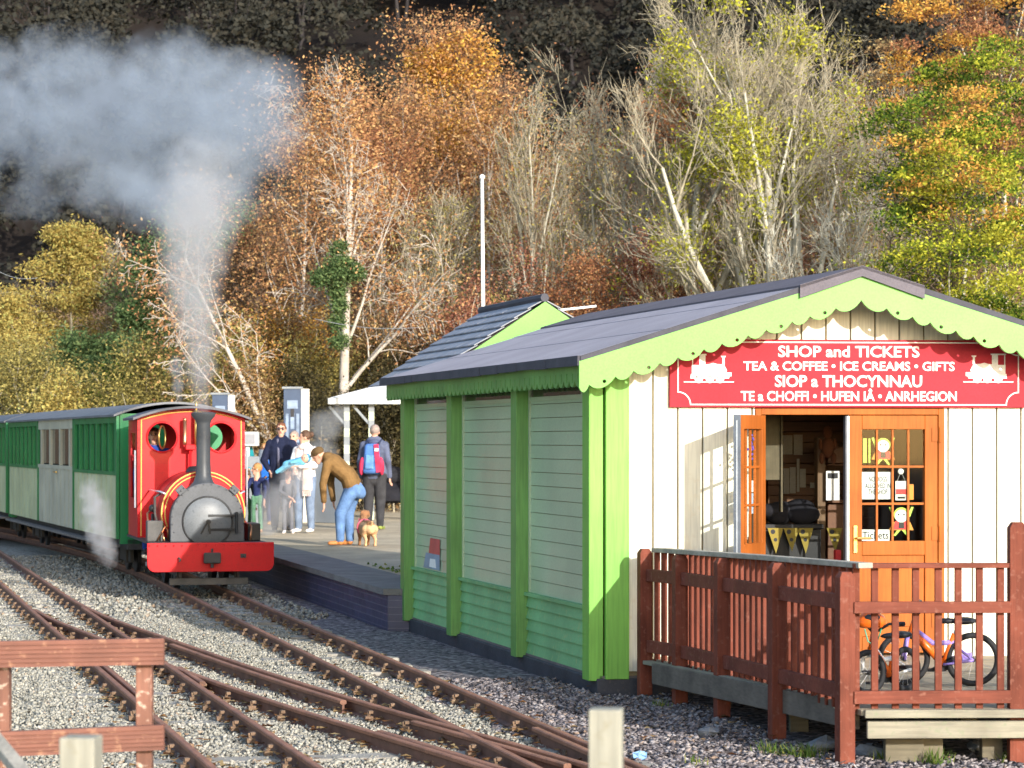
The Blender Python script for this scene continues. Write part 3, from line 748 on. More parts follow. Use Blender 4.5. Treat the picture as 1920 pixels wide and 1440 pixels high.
# closed leaf: brass handle plate with lever, hinges, meeting strip
mb = MB(); hz0, hz1 = fr(1606, 1037)[1], fr(1606, 985)[1]
bxR(mb, wR-.062, wR-.030, -.042, -.028, hz0, hz1)
c = PR(wR-.046, -.05, (hz0+hz1)/2+.01); mb.tube([c, c-EV*.03, c-EV*.035+EU*.11], .010, 8)
mb.build('handle', M_brass, dR, bevel=.003)
for z in (fr(1760, 815)[1], fr(1760, 1000)[1], .55):
    mb = MB(); mb.tube([PR(-.012, -.04, z-.06), PR(-.012, -.04, z+.06)], .014, 8); bxR(mb, .0, .05, -.034, -.029, z-.055, z+.055); mb.build('hinge', M_oak, dR)
mb = MB(); bxR(mb, wR+.001, wR+.014, -.03, .02, FL+.01, DZ-.06); mb.build('meeting_strip', M_steel, dR)
mb = MB(); bxR(mb, wR+.014, wR+.026, -.02, .03, FL+.01, DZ-.06); mb.build('edge_seal', M_seal, dR)
# open leaf, swung outward
hp = B(u0, -.04, 0); od = Vector((-.262, -.70, 0)).normalized(); on = Vector((od.y, -od.x, 0))
wL = .74
PL = lambda a, d, z: hp + od*a + on*d + Vector((0, 0, z))
dL, bxL = leaf(shop, PL, wL, False)
mb = MB(); bxL(mb, wL+.001, wL+.012, -.028, .028, FL+.01, DZ-.057); mb.build('edge_seal', M_seal, dL)
mb = MB(); bxL(mb, wL+.0125, wL+.017, -.006, .006, FL+.3, DZ-.1); mb.build('lock_strip', M_steel, dL)
mb = MB(); c = PL(wL-.05, -.035, 1.05); mb.tube([c, c-on*.03, c-on*.035-od*.1], .010, 8); c2 = PL(wL-.05, .035, 1.05); mb.tube([c2, c2+on*.03, c2+on*.035-od*.1], .010, 8)
mb.build('handle', M_brass, dL)

# ---------------------------------------------------------------- name sign
M_sign = paint('sign red', (.40, .026, .040), .6, .16, 1.5, .02, spec=.15)
M_signw = paint('sign white lettering', (.86, .82, .78), .5, .04, 9, 0)
SV = -.06
su0, _ = fr(1256, 700, SV); su1, _ = fr(1924, 700, SV); sz0 = fr(1580, 764, SV)[1]; sz1 = fr(1580, 637, SV)[1]
sign = thing('shop_sign', 'long red sign with white lettering and two white engines fixed above the oak door', 'sign', tuple(B((su0+su1)/2, SV, sz0)))
mb = MB(); bbox(mb, su0, su1, SV, SV+.03, sz0, sz1); mb.build('board', M_sign, sign, bevel=.003)
mb = MB(); bbox(mb, su0+.1, su1-.1, SV+.03, -.022, sz0+.05, sz0+.1); bbox(mb, su0+.1, su1-.1, SV+.03, -.022, sz1-.1, sz1-.05); mb.build('batten', M_groove, sign)
def flat(mb, poly, v=SV-.0025): mb.add([B(a, v, b) for a, b in poly], [tuple(range(len(poly)))])
def stroke(mb, pts, w, v=SV-.0025):
    for (a, b), (c, d) in zip(pts[:-1], pts[1:]):
        dx, dz = c-a, d-b; l = math.hypot(dx, dz); nx_, nz_ = -dz/l*w/2, dx/l*w/2; ex, ez = dx/l*w/2, dz/l*w/2
        flat(mb, [(a-ex+nx_, b-ez+nz_), (a-ex-nx_, b-ez-nz_), (c+ex-nx_, d+ez-nz_), (c+ex+nx_, d+ez+nz_)], v); v -= .00004
mb = MB(); i0, i1, j0, j1 = su0+.065, su1-.065, sz0+.022, sz1-.022; rr = .10
path = []
for cx_, cz_, a0 in ((i1, j0, 180), (i1, j1, 270), (i0, j1, 0), (i0, j0, 90)):
    path += [(cx_+rr*math.cos(R(a0-90*k/8)), cz_+rr*math.sin(R(a0-90*k/8))) for k in range(9)]
stroke(mb, path+[path[0]], .0095)
mb.build('border', M_signw, sign, fixn=False)
def letter(name, body, x0, x1, ytop, ybot, parent, mat, v=SV-.003, bold=.022, w=None):
    ua, zb = fr(x0, ybot, v); ub, _ = fr(x1, ybot, v); zt = fr((x0+x1)/2, ytop, v)[1]; zb = fr((x0+x1)/2, ybot, v)[1]
    vs, fs = text_mesh(body, zt-zb, ub-ua, bold); m = MB(); m.add([B(ua+x, v, zb+y) for x, y in vs], fs)
    return m.build(name, mat, parent, fixn=False)
letter('lettering', 'SHOP and TICKETS', 1459, 1724, 648, 669, sign, M_signw)
letter('lettering', 'TEA & COFFEE \u2022 ICE CREAMS \u2022 GIFTS', 1394, 1790, 677.5, 694.5, sign, M_signw)
letter('lettering', 'SIOP a THOCYNNAU', 1453, 1729, 703, 725, sign, M_signw)
letter('lettering', 'TE a CHOFFI \u2022 HUFEN I\u00c2 \u2022 ANRHEGION', 1389, 1794, 733, 751.5, sign, M_signw)
def loco(px0, px1, flip):
    w0 = fr(px0, 718, SV)[0]; w1 = fr(px1, 718, SV)[0]; Wd = w1-w0; m = MB(); zb = fr((px0+px1)/2, 717, SV)[1]
    fx = lambda x: (w0+x*Wd) if not flip else (w1-x*Wd)
    q = Wd*.55
    P_ = lambda pts: flat(m, [(fx(x), zb+y*q) for x, y in pts])
    P_([(0, 0), (1, 0), (1, .035), (0, .035)])                              # rail
    P_([(.13, .14), (.90, .14), (.93, .30), (.14, .30)])                     # running plate and frames
    for c in (.30, .52, .72): P_([(c+.085*math.cos(R(a)), .13+.155*math.sin(R(a))) for a in range(0, 360, 24)])
    P_([(.16, .30), (.43, .30), (.43, .62), (.16, .62)])                     # cab side
    P_([(.31, .62), (.43, .62), (.43, .97), (.31, .97)]); P_([(.15, .97), (.455, .97), (.455, 1.02), (.15, 1.02)]); P_([(.165, .62), (.185, .62), (.185, .97), (.165, .97)])
    P_([(.43, .30), (.84, .30), (.86, .44), (.80, .64), (.66, .66), (.58, .70), (.52, .66), (.43, .64)])     # tank and smokebox
    P_([(.765, .64), (.815, .64), (.81, .9), (.77, .9)]); P_([(.75, .9), (.83, .9), (.84, .95), (.74, .95)])
    P_([(.84, .22), (.95, .22), (.95, .36), (.86, .36)])
    return m.build('engine_emblem', M_signw, sign, fixn=False)
loco(1282, 1376, False); loco(1806, 1900, True)

# ---------------------------------------------------------------- things on and behind the door
M_paper = paint('white paper', (.82, .82, .80), .7, .03, 9, 0); M_ink = paint('black ink', (.03, .03, .035), .7, .1, 9, 0)
def sheet(name, label, cat, px0, px1, py0, py1, v, mat, group=None):
    a, z1 = fr(px0, py0, v); b, z0 = fr(px1, py1, v); m = MB(); bbox(m, a, b, v, v+.002, z0, z1)
    o = m.build(name, mat); return props(o, label, cat, group)
GV = .014
n1 = sheet('paper_notice', 'white notice about dogs behind the middle panes of the closed oak door', 'notice', 1616, 1672, 885, 936, GV, M_paper, 'notices in the door panes')
for b, y0, y1, x0, x1 in (('NO DOGS', 893, 903, 1629, 1663), ('ALLOWED IN', 906, 915, 1622, 1670), ('THE SHOP', 917, 927, 1628, 1664)): letter('printing', b, x0, x1, y0, y1, n1, M_ink, GV-.0015, .012)
n2 = sheet('paper_notice', 'white Tickets notice low behind the closed oak door beside the handle', 'notice', 1616, 1668, 993, 1014, GV, M_paper, 'notices in the door panes')
letter('printing', 'Tickets', 1617, 1666, 996, 1010, n2, M_ink, GV-.0015, .01)
cols = {'white': (.82, .80, .74), 'red': (.75, .05, .05), 'black': (.03, .03, .03), 'lime': (.50, .70, .10), 'orange': (.80, .30, .04)}
PM = {k: paint('paper '+k, c, .6, .05, 9, 0) for k, c in cols.items()}
def doll(cx_, y0, y1, label):
    m = MB(); ph = y1-y0; mats = list(PM.values()); ix = {k: q for q, k in enumerate(PM)}; lay = [0]
    def pp(col, pts):
        lay[0] += 1; v = GV-.0006*lay[0]
        q = [fr(cx_+x*ph, y0+y*ph, v) for x, y in pts]; m.mat(ix[col]); k = len(q)
        vs = [B(a, v, z) for a, z in q]+[B(a, v+.0005, z) for a, z in q]
        m.add(vs, [tuple(range(k)), tuple(range(2*k-1, k-1, -1))]+[(i, k+i, k+(i+1) % k, (i+1) % k) for i in range(k)])
    el = lambda x, y, rx, ry, n=14: [(x+rx*math.cos(6.283*i/n), y+ry*math.sin(6.283*i/n)) for i in range(n)]
    pp('lime', [(-.30, .35), (-.42, .02), (-.34, 0), (-.2, .3)]); pp('lime', [(.30, .35), (.42, .02), (.34, 0), (.2, .3)])
    pp('lime', [(-.1, .75), (-.28, .98), (-.2, 1), (-.02, .8)]); pp('lime', [(.1, .75), (.25, .98), (.18, 1), (.02, .8)])
    pp('orange', [(-.3, .52), (.3, .52), (.42, .8), (-.42, .8)]); pp('red', [(-.22, .5), (.22, .5), (.28, .78), (-.28, .78)]); pp('black', [(-.09, .52), (.09, .52), (.1, .74), (-.1, .74)])
    pp('lime', el(0, .27, .26, .25)); pp('white', el(0, .32, .22, .22)); pp('black', el(-.09, .27, .03, .035, 8)); pp('black', el(.09, .27, .03, .035, 8))
    o = m.build('paper_doll', mats, fixn=False); return props(o, label, 'paper doll', 'paper dolls in the door panes')
doll(1656, 820, 872, 'white faced paper doll in red jacket in the top panes of the closed door')
doll(1690, 950, 1005, 'white faced paper doll in red jacket in the lowest panes of the closed door')
m = MB(); ms = [PM['white'], PM['red'], M_ink]
def pk(c, x0, x1, y0, y1, k):
    a, z1 = fr(x0, y0, GV-k); b, z0 = fr(x1, y1, GV-k); m.mat(c); bbox(m, a, b, GV-k, GV-k+.003, z0, z1)
pk(0, 1679, 1701, 902, 938, 0); pk(1, 1680, 1700, 917, 927, .002); pk(2, 1683, 1697, 931, 935, .002)
c = B(*[(lambda t_: t_)(fr(1689, 884, GV))[0]], GV, fr(1689, 884, GV)[1]); m.mat(0); m.lathe(c, [(.024, -.004), (.018, -.009), (0, -.012)], 14, 'y'); m.tube([c, B(fr(1682, 903, GV)[0], GV, fr(1682, 903, GV)[1])], .0012, 4); m.tube([c, B(fr(1698, 903, GV)[0], GV, fr(1698, 903, GV)[1])], .0012, 4)
props(m.build('hanging_tag', ms, fixn=False), 'white and red tag hung from a clear sucker behind the closed oak door', 'tag')
m = MB(); pkc = ((1703, 1712, 905, 936, (.85, .45, .30)),)
a, z1 = fr(1702, 908, GV); b, z0 = fr(1713, 937, GV); bbox(m, a, b, GV, GV+.002, z0, z1); props(m.build('sticker', PM['orange']), 'orange sticker right of the hanging tag in the closed door', 'sticker')
m = MB()
a, z1 = fr(1620, 822, GV); b, z0 = fr(1640, 868, GV); bbox(m, a, a+.03, GV+.02, GV+.022, z0, z1); bbox(m, a+.045, a+.06, GV+.02, GV+.022, z0, z1); props(m.build('ribbon', PM['lime']), 'pair of lime green ribbons in the top left pane of the closed door', 'ribbon')
# papers on the open leaf's glass
def lsheet(name, label, cat, a0, a1, z0, z1, mat, dd=-.008, group=None):
    m = MB(); bxL(m, a0, a1, dd-.001, dd+.001, z0, z1); return props(m.build(name, mat), label, cat, group)
lsheet('paper_notice', 'small white notice low on the glass of the open oak door, lowest on that leaf', 'notice', .42, .60, 1.22, 1.44, M_paper, .009, 'notices on the open door leaf')
lsheet('paper_notice', 'pale blue notice on the glass of the open oak door above the white one', 'notice', .22, .38, 1.42, 1.58, paint('blue paper', (.45, .60, .80), .7), .009, 'notices on the open door leaf')
lsheet('paper_notice', 'narrow white notice highest on the glass of the open oak door', 'notice', .24, .36, 1.59, 1.68, M_paper, .009, 'notices on the open door leaf')
m = MB(); c = PL(.3, .01, 1.95); 
for q in range(26): m.ell(c+od*rng.gauss(0, .05)+Vector((0, 0, rng.gauss(0, .06))), .011, None, 6, 4)
props(m.build('ornament', paint('violet beads', (.12, .08, .35), .4)), 'violet bead ornament hung high in the glass of the open oak door', 'ornament')
# round plaque shadowing the wall behind the open leaf is the hanging wreath
m = MB(); c = PL(.30, .03, 1.10); Mx = Matrix([[od.x, on.x, 0], [od.y, on.y, 0], [0, 0, 1]]).to_4x4()
m.torus(c, .0, .0, Mx.to_3x3()) if False else m.lathe(c, [(.13, -.006), (.14, 0), (.13, .006)], 24, 'y', Mx.to_3x3())
props(m.build('plaque', paint('plaque wood', (.25, .16, .09), .6)), 'round wooden plaque fixed low on the open oak door', 'plaque')

# ---------------------------------------------------------------- shop interior seen through the doorway
def room(name, label, cat, boxes, mat, group=None, bevel=.004):
    m = MB()
    for (px0, px1, py0, py1, v, dv) in boxes:
        a, z1 = fr(px0, py0, v); b, z0 = fr(px1, py1, v); bbox(m, a, b, v, v+dv, z0, z1)
    return props(m.build(name, mat, bevel=bevel), label, cat, group)
M_dimpaper = paint('dimmed paper', (.33, .29, .23), .8, .06, 9, 0)  # paper darkened, the dimness of the shop is in its colour
M_pine = paint('dim pine', (.13, .055, .02), .6, .25, 3, .3, grain='x'); M_pinev = paint('dim pine upright', (.15, .085, .04), .6, .25, 3, .3, grain='z')  # pine colours carry the interior's lack of light
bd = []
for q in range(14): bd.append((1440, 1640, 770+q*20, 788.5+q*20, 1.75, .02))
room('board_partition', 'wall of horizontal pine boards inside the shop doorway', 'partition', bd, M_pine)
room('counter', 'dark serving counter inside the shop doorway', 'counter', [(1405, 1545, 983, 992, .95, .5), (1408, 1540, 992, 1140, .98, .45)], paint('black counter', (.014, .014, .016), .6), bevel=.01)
room('counter', 'brown timber display shelf at the right inside the doorway', 'shelf', [(1552, 1600, 838, 868, 1.2, .3), (1552, 1600, 870, 873, 1.15, .4), (1552, 1600, 938, 943, 1.1, .4), (1552, 1600, 945, 1120, 1.15, .3)], paint('brown shelf', (.14, .05, .016), .5))
room('partition_post', 'pale timber upright inside the shop doorway between the papers and the shelf', 'post', [(1533, 1548, 820, 1140, 1.05, .08)], M_pinev)
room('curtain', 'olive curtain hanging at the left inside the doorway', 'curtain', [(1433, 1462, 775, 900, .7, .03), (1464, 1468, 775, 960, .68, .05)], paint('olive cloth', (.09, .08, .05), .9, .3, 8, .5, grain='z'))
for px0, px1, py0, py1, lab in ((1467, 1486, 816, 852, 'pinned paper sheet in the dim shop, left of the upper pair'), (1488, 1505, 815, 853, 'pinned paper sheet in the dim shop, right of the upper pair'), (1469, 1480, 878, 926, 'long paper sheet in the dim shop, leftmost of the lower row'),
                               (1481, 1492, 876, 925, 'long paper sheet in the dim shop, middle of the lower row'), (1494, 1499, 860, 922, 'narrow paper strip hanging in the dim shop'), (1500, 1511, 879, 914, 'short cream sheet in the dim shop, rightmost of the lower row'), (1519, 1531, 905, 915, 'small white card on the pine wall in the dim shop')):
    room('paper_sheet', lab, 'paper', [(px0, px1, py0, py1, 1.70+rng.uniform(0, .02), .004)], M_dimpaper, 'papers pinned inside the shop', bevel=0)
p5 = room('poster', 'white poster with dark heading at the right inside the doorway', 'poster', [(1549, 1574, 883, 938, 1.0, .004)], M_paper, bevel=0)
m = MB(); a, z1 = fr(1552, 887, .997); b, z0 = fr(1571, 897, .997); bbox(m, a, b, .996, .999, z0, z1); m.build('heading', M_ink, p5)
m = MB(); cc = fr(1500, 965, .75); c = B(cc[0], 1.05, cc[1]+.0)
for q in range(7): m.ell(c+EU*rng.uniform(-.17, .17)+EV*rng.uniform(-.05, .05)+Vector((0, 0, rng.uniform(-.05, .05))), (rng.uniform(.08, .15), .10, rng.uniform(.05, .09)), None, 12, 8)
props(m.build('jacket', paint('black cloth', (.012, .012, .018), .9), smooth=True), 'crumpled black jacket heaped on the shop counter', 'jacket')
M_pen = paint('yellow bunting cloth', (.26, .20, .035), .8, .1, 5, .1)  # yellow darkened for the unlit doorway
for q, (cx_, lab) in enumerate(((1454, 'leftmost'), (1484, 'second from left'), (1510, 'third from left'), (1565, 'rightmost'))):
    m = MB(); w = 15; y0, y1 = 990, 1038-q % 2*4
    pts = [fr(cx_-w, y0, .9), fr(cx_+w, y0, .9), fr(cx_+1, y1, .9)]
    m.prism(pts, lambda a, b, d: B(a, .9+d, b), 0, .003); o = m.build('pennant', M_pen)
    m2 = MB(); m2.lathe(B(fr(cx_, 1012, .9)[0], .898, fr(cx_, 1012, .9)[1]), [(.016, 0), (.016, .002)], 10, 'y'); m2.lathe(B(fr(cx_-5, 996, .9)[0], .898, fr(cx_-5, 997, .9)[1]), [(.02, 0), (.02, .002)], 10, 'y'); m2.build('printed_motif', M_ink, o)
    props(o, 'yellow triangular pennant of the bunting below the counter, %s' % lab, 'pennant', 'bunting pennants in the doorway')
m = MB(); c = B(fr(1556, 810, .9)[0], .95, fr(1556, 810, .9)[1]); m.ell(c, (.04, .04, .055), None, 12, 8); m.ell(c+Vector((0, 0, -.13)), (.055, .05, .09), None, 12, 8)
for s in (-1, 1): m.ell(c+EU*s*.05+Vector((0, 0, -.22)), (.025, .03, .05), None, 8, 6); m.ell(c+EU*s*.06+Vector((0, 0, -.10)), (.02, .025, .05), None, 8, 6)
props(m.build('soft_toy', paint('brown plush', (.12, .04, .015), .95), smooth=True), 'small brown soft toy hanging at the right inside the doorway', 'soft toy')
m = MB(); a, z1 = fr(1567, 1031, .5); b, z0 = fr(1578, 1060, .5); bbox(m, a, b, .5, .56, z0-.3, z1); props(m.build('bin', PM['red'], bevel=.01), 'small red bin standing by the door post inside the shop', 'bin')
# red and blue poster in the far side window
def side(px, py, u=0.0):
    k = (px-CX)/F; o = BO+EU*u; v = (o.y*k-o.x)/(EV.x-EV.y*k); Y = o.y+EV.y*v; return v, H-(py-HY)*Y/F
a, z1 = side(793, 1003, 0); b, _ = side(825, 1003, 0); _, z0 = side(810, 1070, 0)
m = MB(); ms = [paint('poster red', (.55, .10, .08), .5), paint('poster blue', (.25, .33, .42), .5), M_paper]
zs = lambda t_: z0+(z1-z0)*t_; vs_ = lambda t_: a+(b-a)*t_
def sp(c, q, d): m.mat(c); m.prism([(vs_(x), zs(y)) for x, y in q], lambda p, w, dd: B(-.002-d+dd*.001, p, w), 0, 1)
sp(0, [(.35, .45), (1, .45), (1, .95), (.45, .95)], 0.001); sp(1, [(.05, .05), (1, .05), (1, .5), (.2, .5)], 0.002); sp(2, [(.4, .1), (.8, .1), (.75, .35), (.45, .35)], .0032)
props(m.build('sticker', ms, fixn=False), 'red and blue sticker low in the far side window', 'sticker')
# ================================================================= deck, fences, bicycles, posts
M_red = paint('red brown fence stain', (.165, .046, .028), .7, .28, 3, .4, grain='z', spec=.15, speck=(.22, .09, .065))
M_redH = paint('red brown rail stain', (.17, .049, .031), .7, .28, 3, .4, grain='x', spec=.15, speck=(.23, .10, .07))
M_grey = paint('weathered grey timber', (.25, .23, .175), .85, .25, 3, .6, grain='x', speck=(.20, .22, .14))
M_greyD = paint('grey handrail timber', (.36, .33, .27), .8, .25, 3, .6, grain='y', speck=(.22, .17, .13))
M_greyB = paint('dark support timber', (.15, .13, .09), .85, .25, 3, .6, grain='x')
M_deck = paint('deck boards', (.36, .30, .21), .85, .2, 3, .6, grain='x', speck=(.28, .25, .18))
P0 = Vector((2.06, 16.5, 0)); P1 = Vector((1.035, 20.95, 0)); PX = Vector((3.135, 16.56, 0))
dz = lambda Y: .335 - (Y-16.4)*.012
hz = lambda Y: 1.225 - (Y-16.5)*.02
leftX = lambda Y: float(np.interp(Y, [14, 16.5, 17.86, 19.2, 20.25, 20.95, 22], [2.58, 2.06, 1.775, 1.512, 1.275, 1.035, .7]))
deck = thing('wooden_deck', 'raised weathered timber deck before the shop door', 'deck', (2.8, 18.8, 0))
mb = MB(); y = 16.42; w = .142
while y < 21.15:
    y1 = y+w-.007; xl0, xl1 = leftX(y)+.075, leftX(y1)+.075; yr = lambda x, yy: yy + (x-2)*.03
    if y > 20.6: xl0 += 0
    p = [(xl0, yr(xl0, y)), (5.4, yr(5.4, y)), (5.4, yr(5.4, y1)), (xl1, yr(xl1, y1))]
    mb.hexa([Vector((a, b, dz(b)-.035)) for a, b in p]+[Vector((a, b, dz(b)+rng.uniform(-.002, .002))) for a, b in p]); y += w
mb.build('deck_boards', M_deck, deck, bevel=.004)
mb = MB(); a = P0+Vector((.11, -.10, 0)); 
mb.beam((a.x, 16.40, .315), (5.4, 16.50, .315), .04, .05); mb.build('edge_board', M_grey, deck, bevel=.004)
mb = MB(); mb.beam((a.x+.015, 16.425, .215), (5.4, 16.525, .215), .05, .105); mb.build('fascia_board', M_grey, deck, bevel=.006)
mb = MB(); mb.beam((P0.x+.09, P0.y+.12, .275), (P1.x+.06, P1.y-.4, .20), .04, .16); mb.build('side_board', paint('dark side board', (.13, .11, .09), .85, .3, 4, .5, grain='y'), deck, bevel=.006)
mb = MB(); mb.beam((P0.x+.045, P0.y+.45, .338), (P1.x+.02, P1.y-.1, .262), .07, .03); mb.build('ramp_stringer', M_grey, deck, bevel=.004)
for x, y_ in ((2.44, 16.52), (2.62, 16.56), (3.0, 16.6), (3.7, 16.6), (2.0, 18.5), (1.6, 20.2), (3.2, 18.6), (4.4, 17)):
    mb = MB(); mb.box((x, y_+.10, .055), (.13 if x != 2.44 else .24, .1, .18)); mb.build('support_block', M_greyB, deck, bevel=.006)
def baluster(parent, p, zb, zt, ang=0):
    mb = MB(); Mx = Matrix.Rotation(ang, 3, 'Z'); mb.box((p[0], p[1], (zb+zt)/2), (.043, .032, zt-zb), Mx); return mb.build('baluster', M_red, parent, bevel=.003)
def post(parent, p, zt, s=.10, z0=-.05, ang=0):
    mb = MB(); Mx = Matrix.Rotation(ang, 3, 'Z'); h = s/2
    b = [Vector((x*h, y*h, 0)) for x, y in ((-1, -1), (1, -1), (1, 1), (-1, 1))]
    vs = [p+Mx @ q+Vector((0, 0, z0)) for q in b]+[p+Mx @ q+Vector((0, 0, zt-.035)) for q in b]
    vs += [p+Mx @ (q*.62)+Vector((0, 0, zt)) for q in b]
    mb.add(vs, [(3,2,1,0),(0,1,5,4),(1,2,6,5),(2,3,7,6),(3,0,4,7),(4,5,9,8),(5,6,10,9),(6,7,11,10),(7,4,8,11),(8,9,10,11)])
    return mb.build('post', M_red, parent, bevel=.004)
# side fence along the ramp
fl = thing('wooden_fence', 'red brown ramp fence with five posts and a grey handrail beside the shop corner', 'fence', tuple(P0), group='red brown fences round the deck')
dF = (P1-P0).normalized(); aF = math.atan2(dF.y, dF.x)-math.pi/2; nF = Vector((-dF.y, dF.x, 0))*-1     # nF points right (onto the deck)
PY = (16.5, 17.86, 19.2, 20.25, 20.93)
for y in PY: post(fl, Vector((leftX(y), y, 0)), hz(y)-.02+(.0 if y > 17 else -.02) + (.03 if y > 20.5 else 0), .10, -.05, aF)
for ya, yb in ((16.4, 18.5), (18.5, 20.93)):
    mb = MB(); mb.beam(Vector((leftX(ya), ya, hz(ya)))+nF*.10, Vector((leftX(yb), yb, hz(yb)))+nF*.10, .095, .035); mb.build('handrail', M_greyD, fl, bevel=.005)
for q in range(4):
    ya, yb = PY[q]+.05, PY[q+1]-.05
    for z in (.68-.02, .105):
        mb = MB(); pa = Vector((leftX(ya), ya, dz(ya)+z)); pb = Vector((leftX(yb), yb, dz(yb)+z))
        mb.beam(pa+nF*.012, pb+nF*.012, .045, .095); mb.build('rail', M_redH, fl, bevel=.004)
yq = 16.62
while yq < 20.9:
    p = Vector((leftX(yq), yq, 0))+nF*.075; baluster(fl, p, dz(yq)-.02, hz(yq)-.018, aF); yq += .137
# front fence
ff = thing('wooden_fence', 'red brown front fence with eight balusters between the corner post and a tall post', 'fence', (2.6, 16.5, 0), group='red brown fences round the deck')
dX = (PX-P0).normalized()
post(ff, Vector((PX.x, PX.y, 0)), 1.49, .105)
A = P0+dX*.05
for z, h, w in ((1.222, .03, .085), (.965, .072, .042), (.41, .08, .042)):
    mb = MB(); mb.beam(A+Vector((.0, -.035 if z < 1.2 else -.0, z)), PX-dX*.05+Vector((0, -.035 if z < 1.2 else 0, z)), w, h); mb.build('rail', M_redH, ff, bevel=.004)
for px in (1605, 1640, 1679, 1717.5, 1760, 1797.5, 1837.5, 1877.5):
    Y = 16.53; X = (px-CX)*Y/F; baluster(ff, (X, Y+(X-2)*.03, 0), .315, 1.207)
f3 = thing('wooden_fence', 'red brown fence panel continuing behind the tall post at the deck edge', 'fence', (3.9, 16.6, 0), group='red brown fences round the deck')
for z, h in ((1.40, .03), (.965, .072), (.41, .08)):
    mb = MB(); mb.beam((3.19, 16.53, z), (5.2, 16.58, z), .045, h); mb.build('rail', M_redH, f3, bevel=.004)
for q in range(14): baluster(f3, (3.27+q*.137, 16.57, 0), .315, 1.385)
post(f3, Vector((5.25, 16.6, 0)), 1.49)
# foreground barrier on the left
M_brown = paint('brown barrier boards', (.19, .078, .054), .7, .3, 3, .5, grain='x', speck=(.34, .18, .11))
M_brownv = paint('brown barrier post', (.19, .084, .056), .7, .3, 3, .5, grain='z', speck=(.6, .48, .38))
br = thing('board_barrier', 'low red brown grooved board barrier standing left of the siding', 'barrier', (-2.1, 12, 0))
Y0 = 12.0
def grooved(mb, xa, za, xb, zb, h, y, th):
    n = 6
    for q in range(n):
        c0, c1 = -h/2+h*q/n, -h/2+h*(q+1)/n-.006*(q < n-1)
        mb.hexa([Vector((xa, y-th/2, za+c0)), Vector((xb, y-th/2, zb+c0)), Vector((xb, y+th/2, zb+c0)), Vector((xa, y+th/2, za+c0)), Vector((xa, y-th/2, za+c1)), Vector((xb, y-th/2, zb+c1)), Vector((xb, y+th/2, zb+c1)), Vector((xa, y+th/2, za+c1))])
    mb.hexa([Vector((xa, y-th/2+.006, za-h/2+.004)), Vector((xb-.001, y-th/2+.006, zb-h/2+.004)), Vector((xb-.001, y+th/2-.004, zb-h/2+.004)), Vector((xa, y+th/2-.004, za-h/2+.004)), Vector((xa, y-th/2+.006, za+h/2-.004)), Vector((xb-.001, y-th/2+.006, zb+h/2-.004)), Vector((xb-.001, y+th/2-.004, zb+h/2-.004)), Vector((xa, y+th/2-.004, za+h/2-.004))])
mb = MB(); a = W(-300, 1232, Y0); b = W(308, 1221, Y0); grooved(mb, a.x, a.z, b.x, b.z, .118, Y0, .045); mb.build('board', M_brown, br)
mb = MB(); a = W(-300, 1408, Y0); b = W(308, 1382, Y0); grooved(mb, a.x, a.z, b.x, b.z, .112, Y0, .045); mb.build('board', M_brown, br)
for px, zt in ((271, W(0, 1215, Y0).z), (4, W(0, 1215, Y0).z), (-240, 1.05)):
    mb = MB(); X = (px-CX)*(Y0+.055)/F; mb.box((X, Y0+.062, zt/2-.05), (.072, .07, zt+.1)); mb.build('post', M_brownv, br, bevel=.004)
mb = MB(); a = W(-40, 1350, 9.4); b = W(52, 1462, 8.6); mb.beam(a, b, .05, .035)
a2 = W(-60, 1330, 9.6); props(mb.build('rail_end', M_greyD, bevel=.004), 'grey timber rail slanting down at the corner before the board barrier', 'rail')
M_post = paint('bleached fence post', (.27, .262, .215), .8, .22, 3, .7, grain='z', speck=(.22, .20, .14))
for px0, px1, py, Y, lab in ((1103, 1170, 1328, 7.4, 'bleached square timber post standing before the rails and the shop corner'), (116, 188, 1380, 7.2, 'bleached square timber post standing before the board barrier')):
    X0, X1 = (px0-CX)*Y/F, (px1-CX)*Y/F; zt = W(0, py, Y).z; mb = MB(); s = X1-X0
    Mx = Matrix.Rotation(R(-6), 3, 'Z'); mb.box(((X0+X1)/2, Y, zt/2-.2), (s*.93, s*.93, zt+.4), Mx); props(mb.build('fence_post', M_post, bevel=.005), lab, 'post', 'bleached foreground posts')

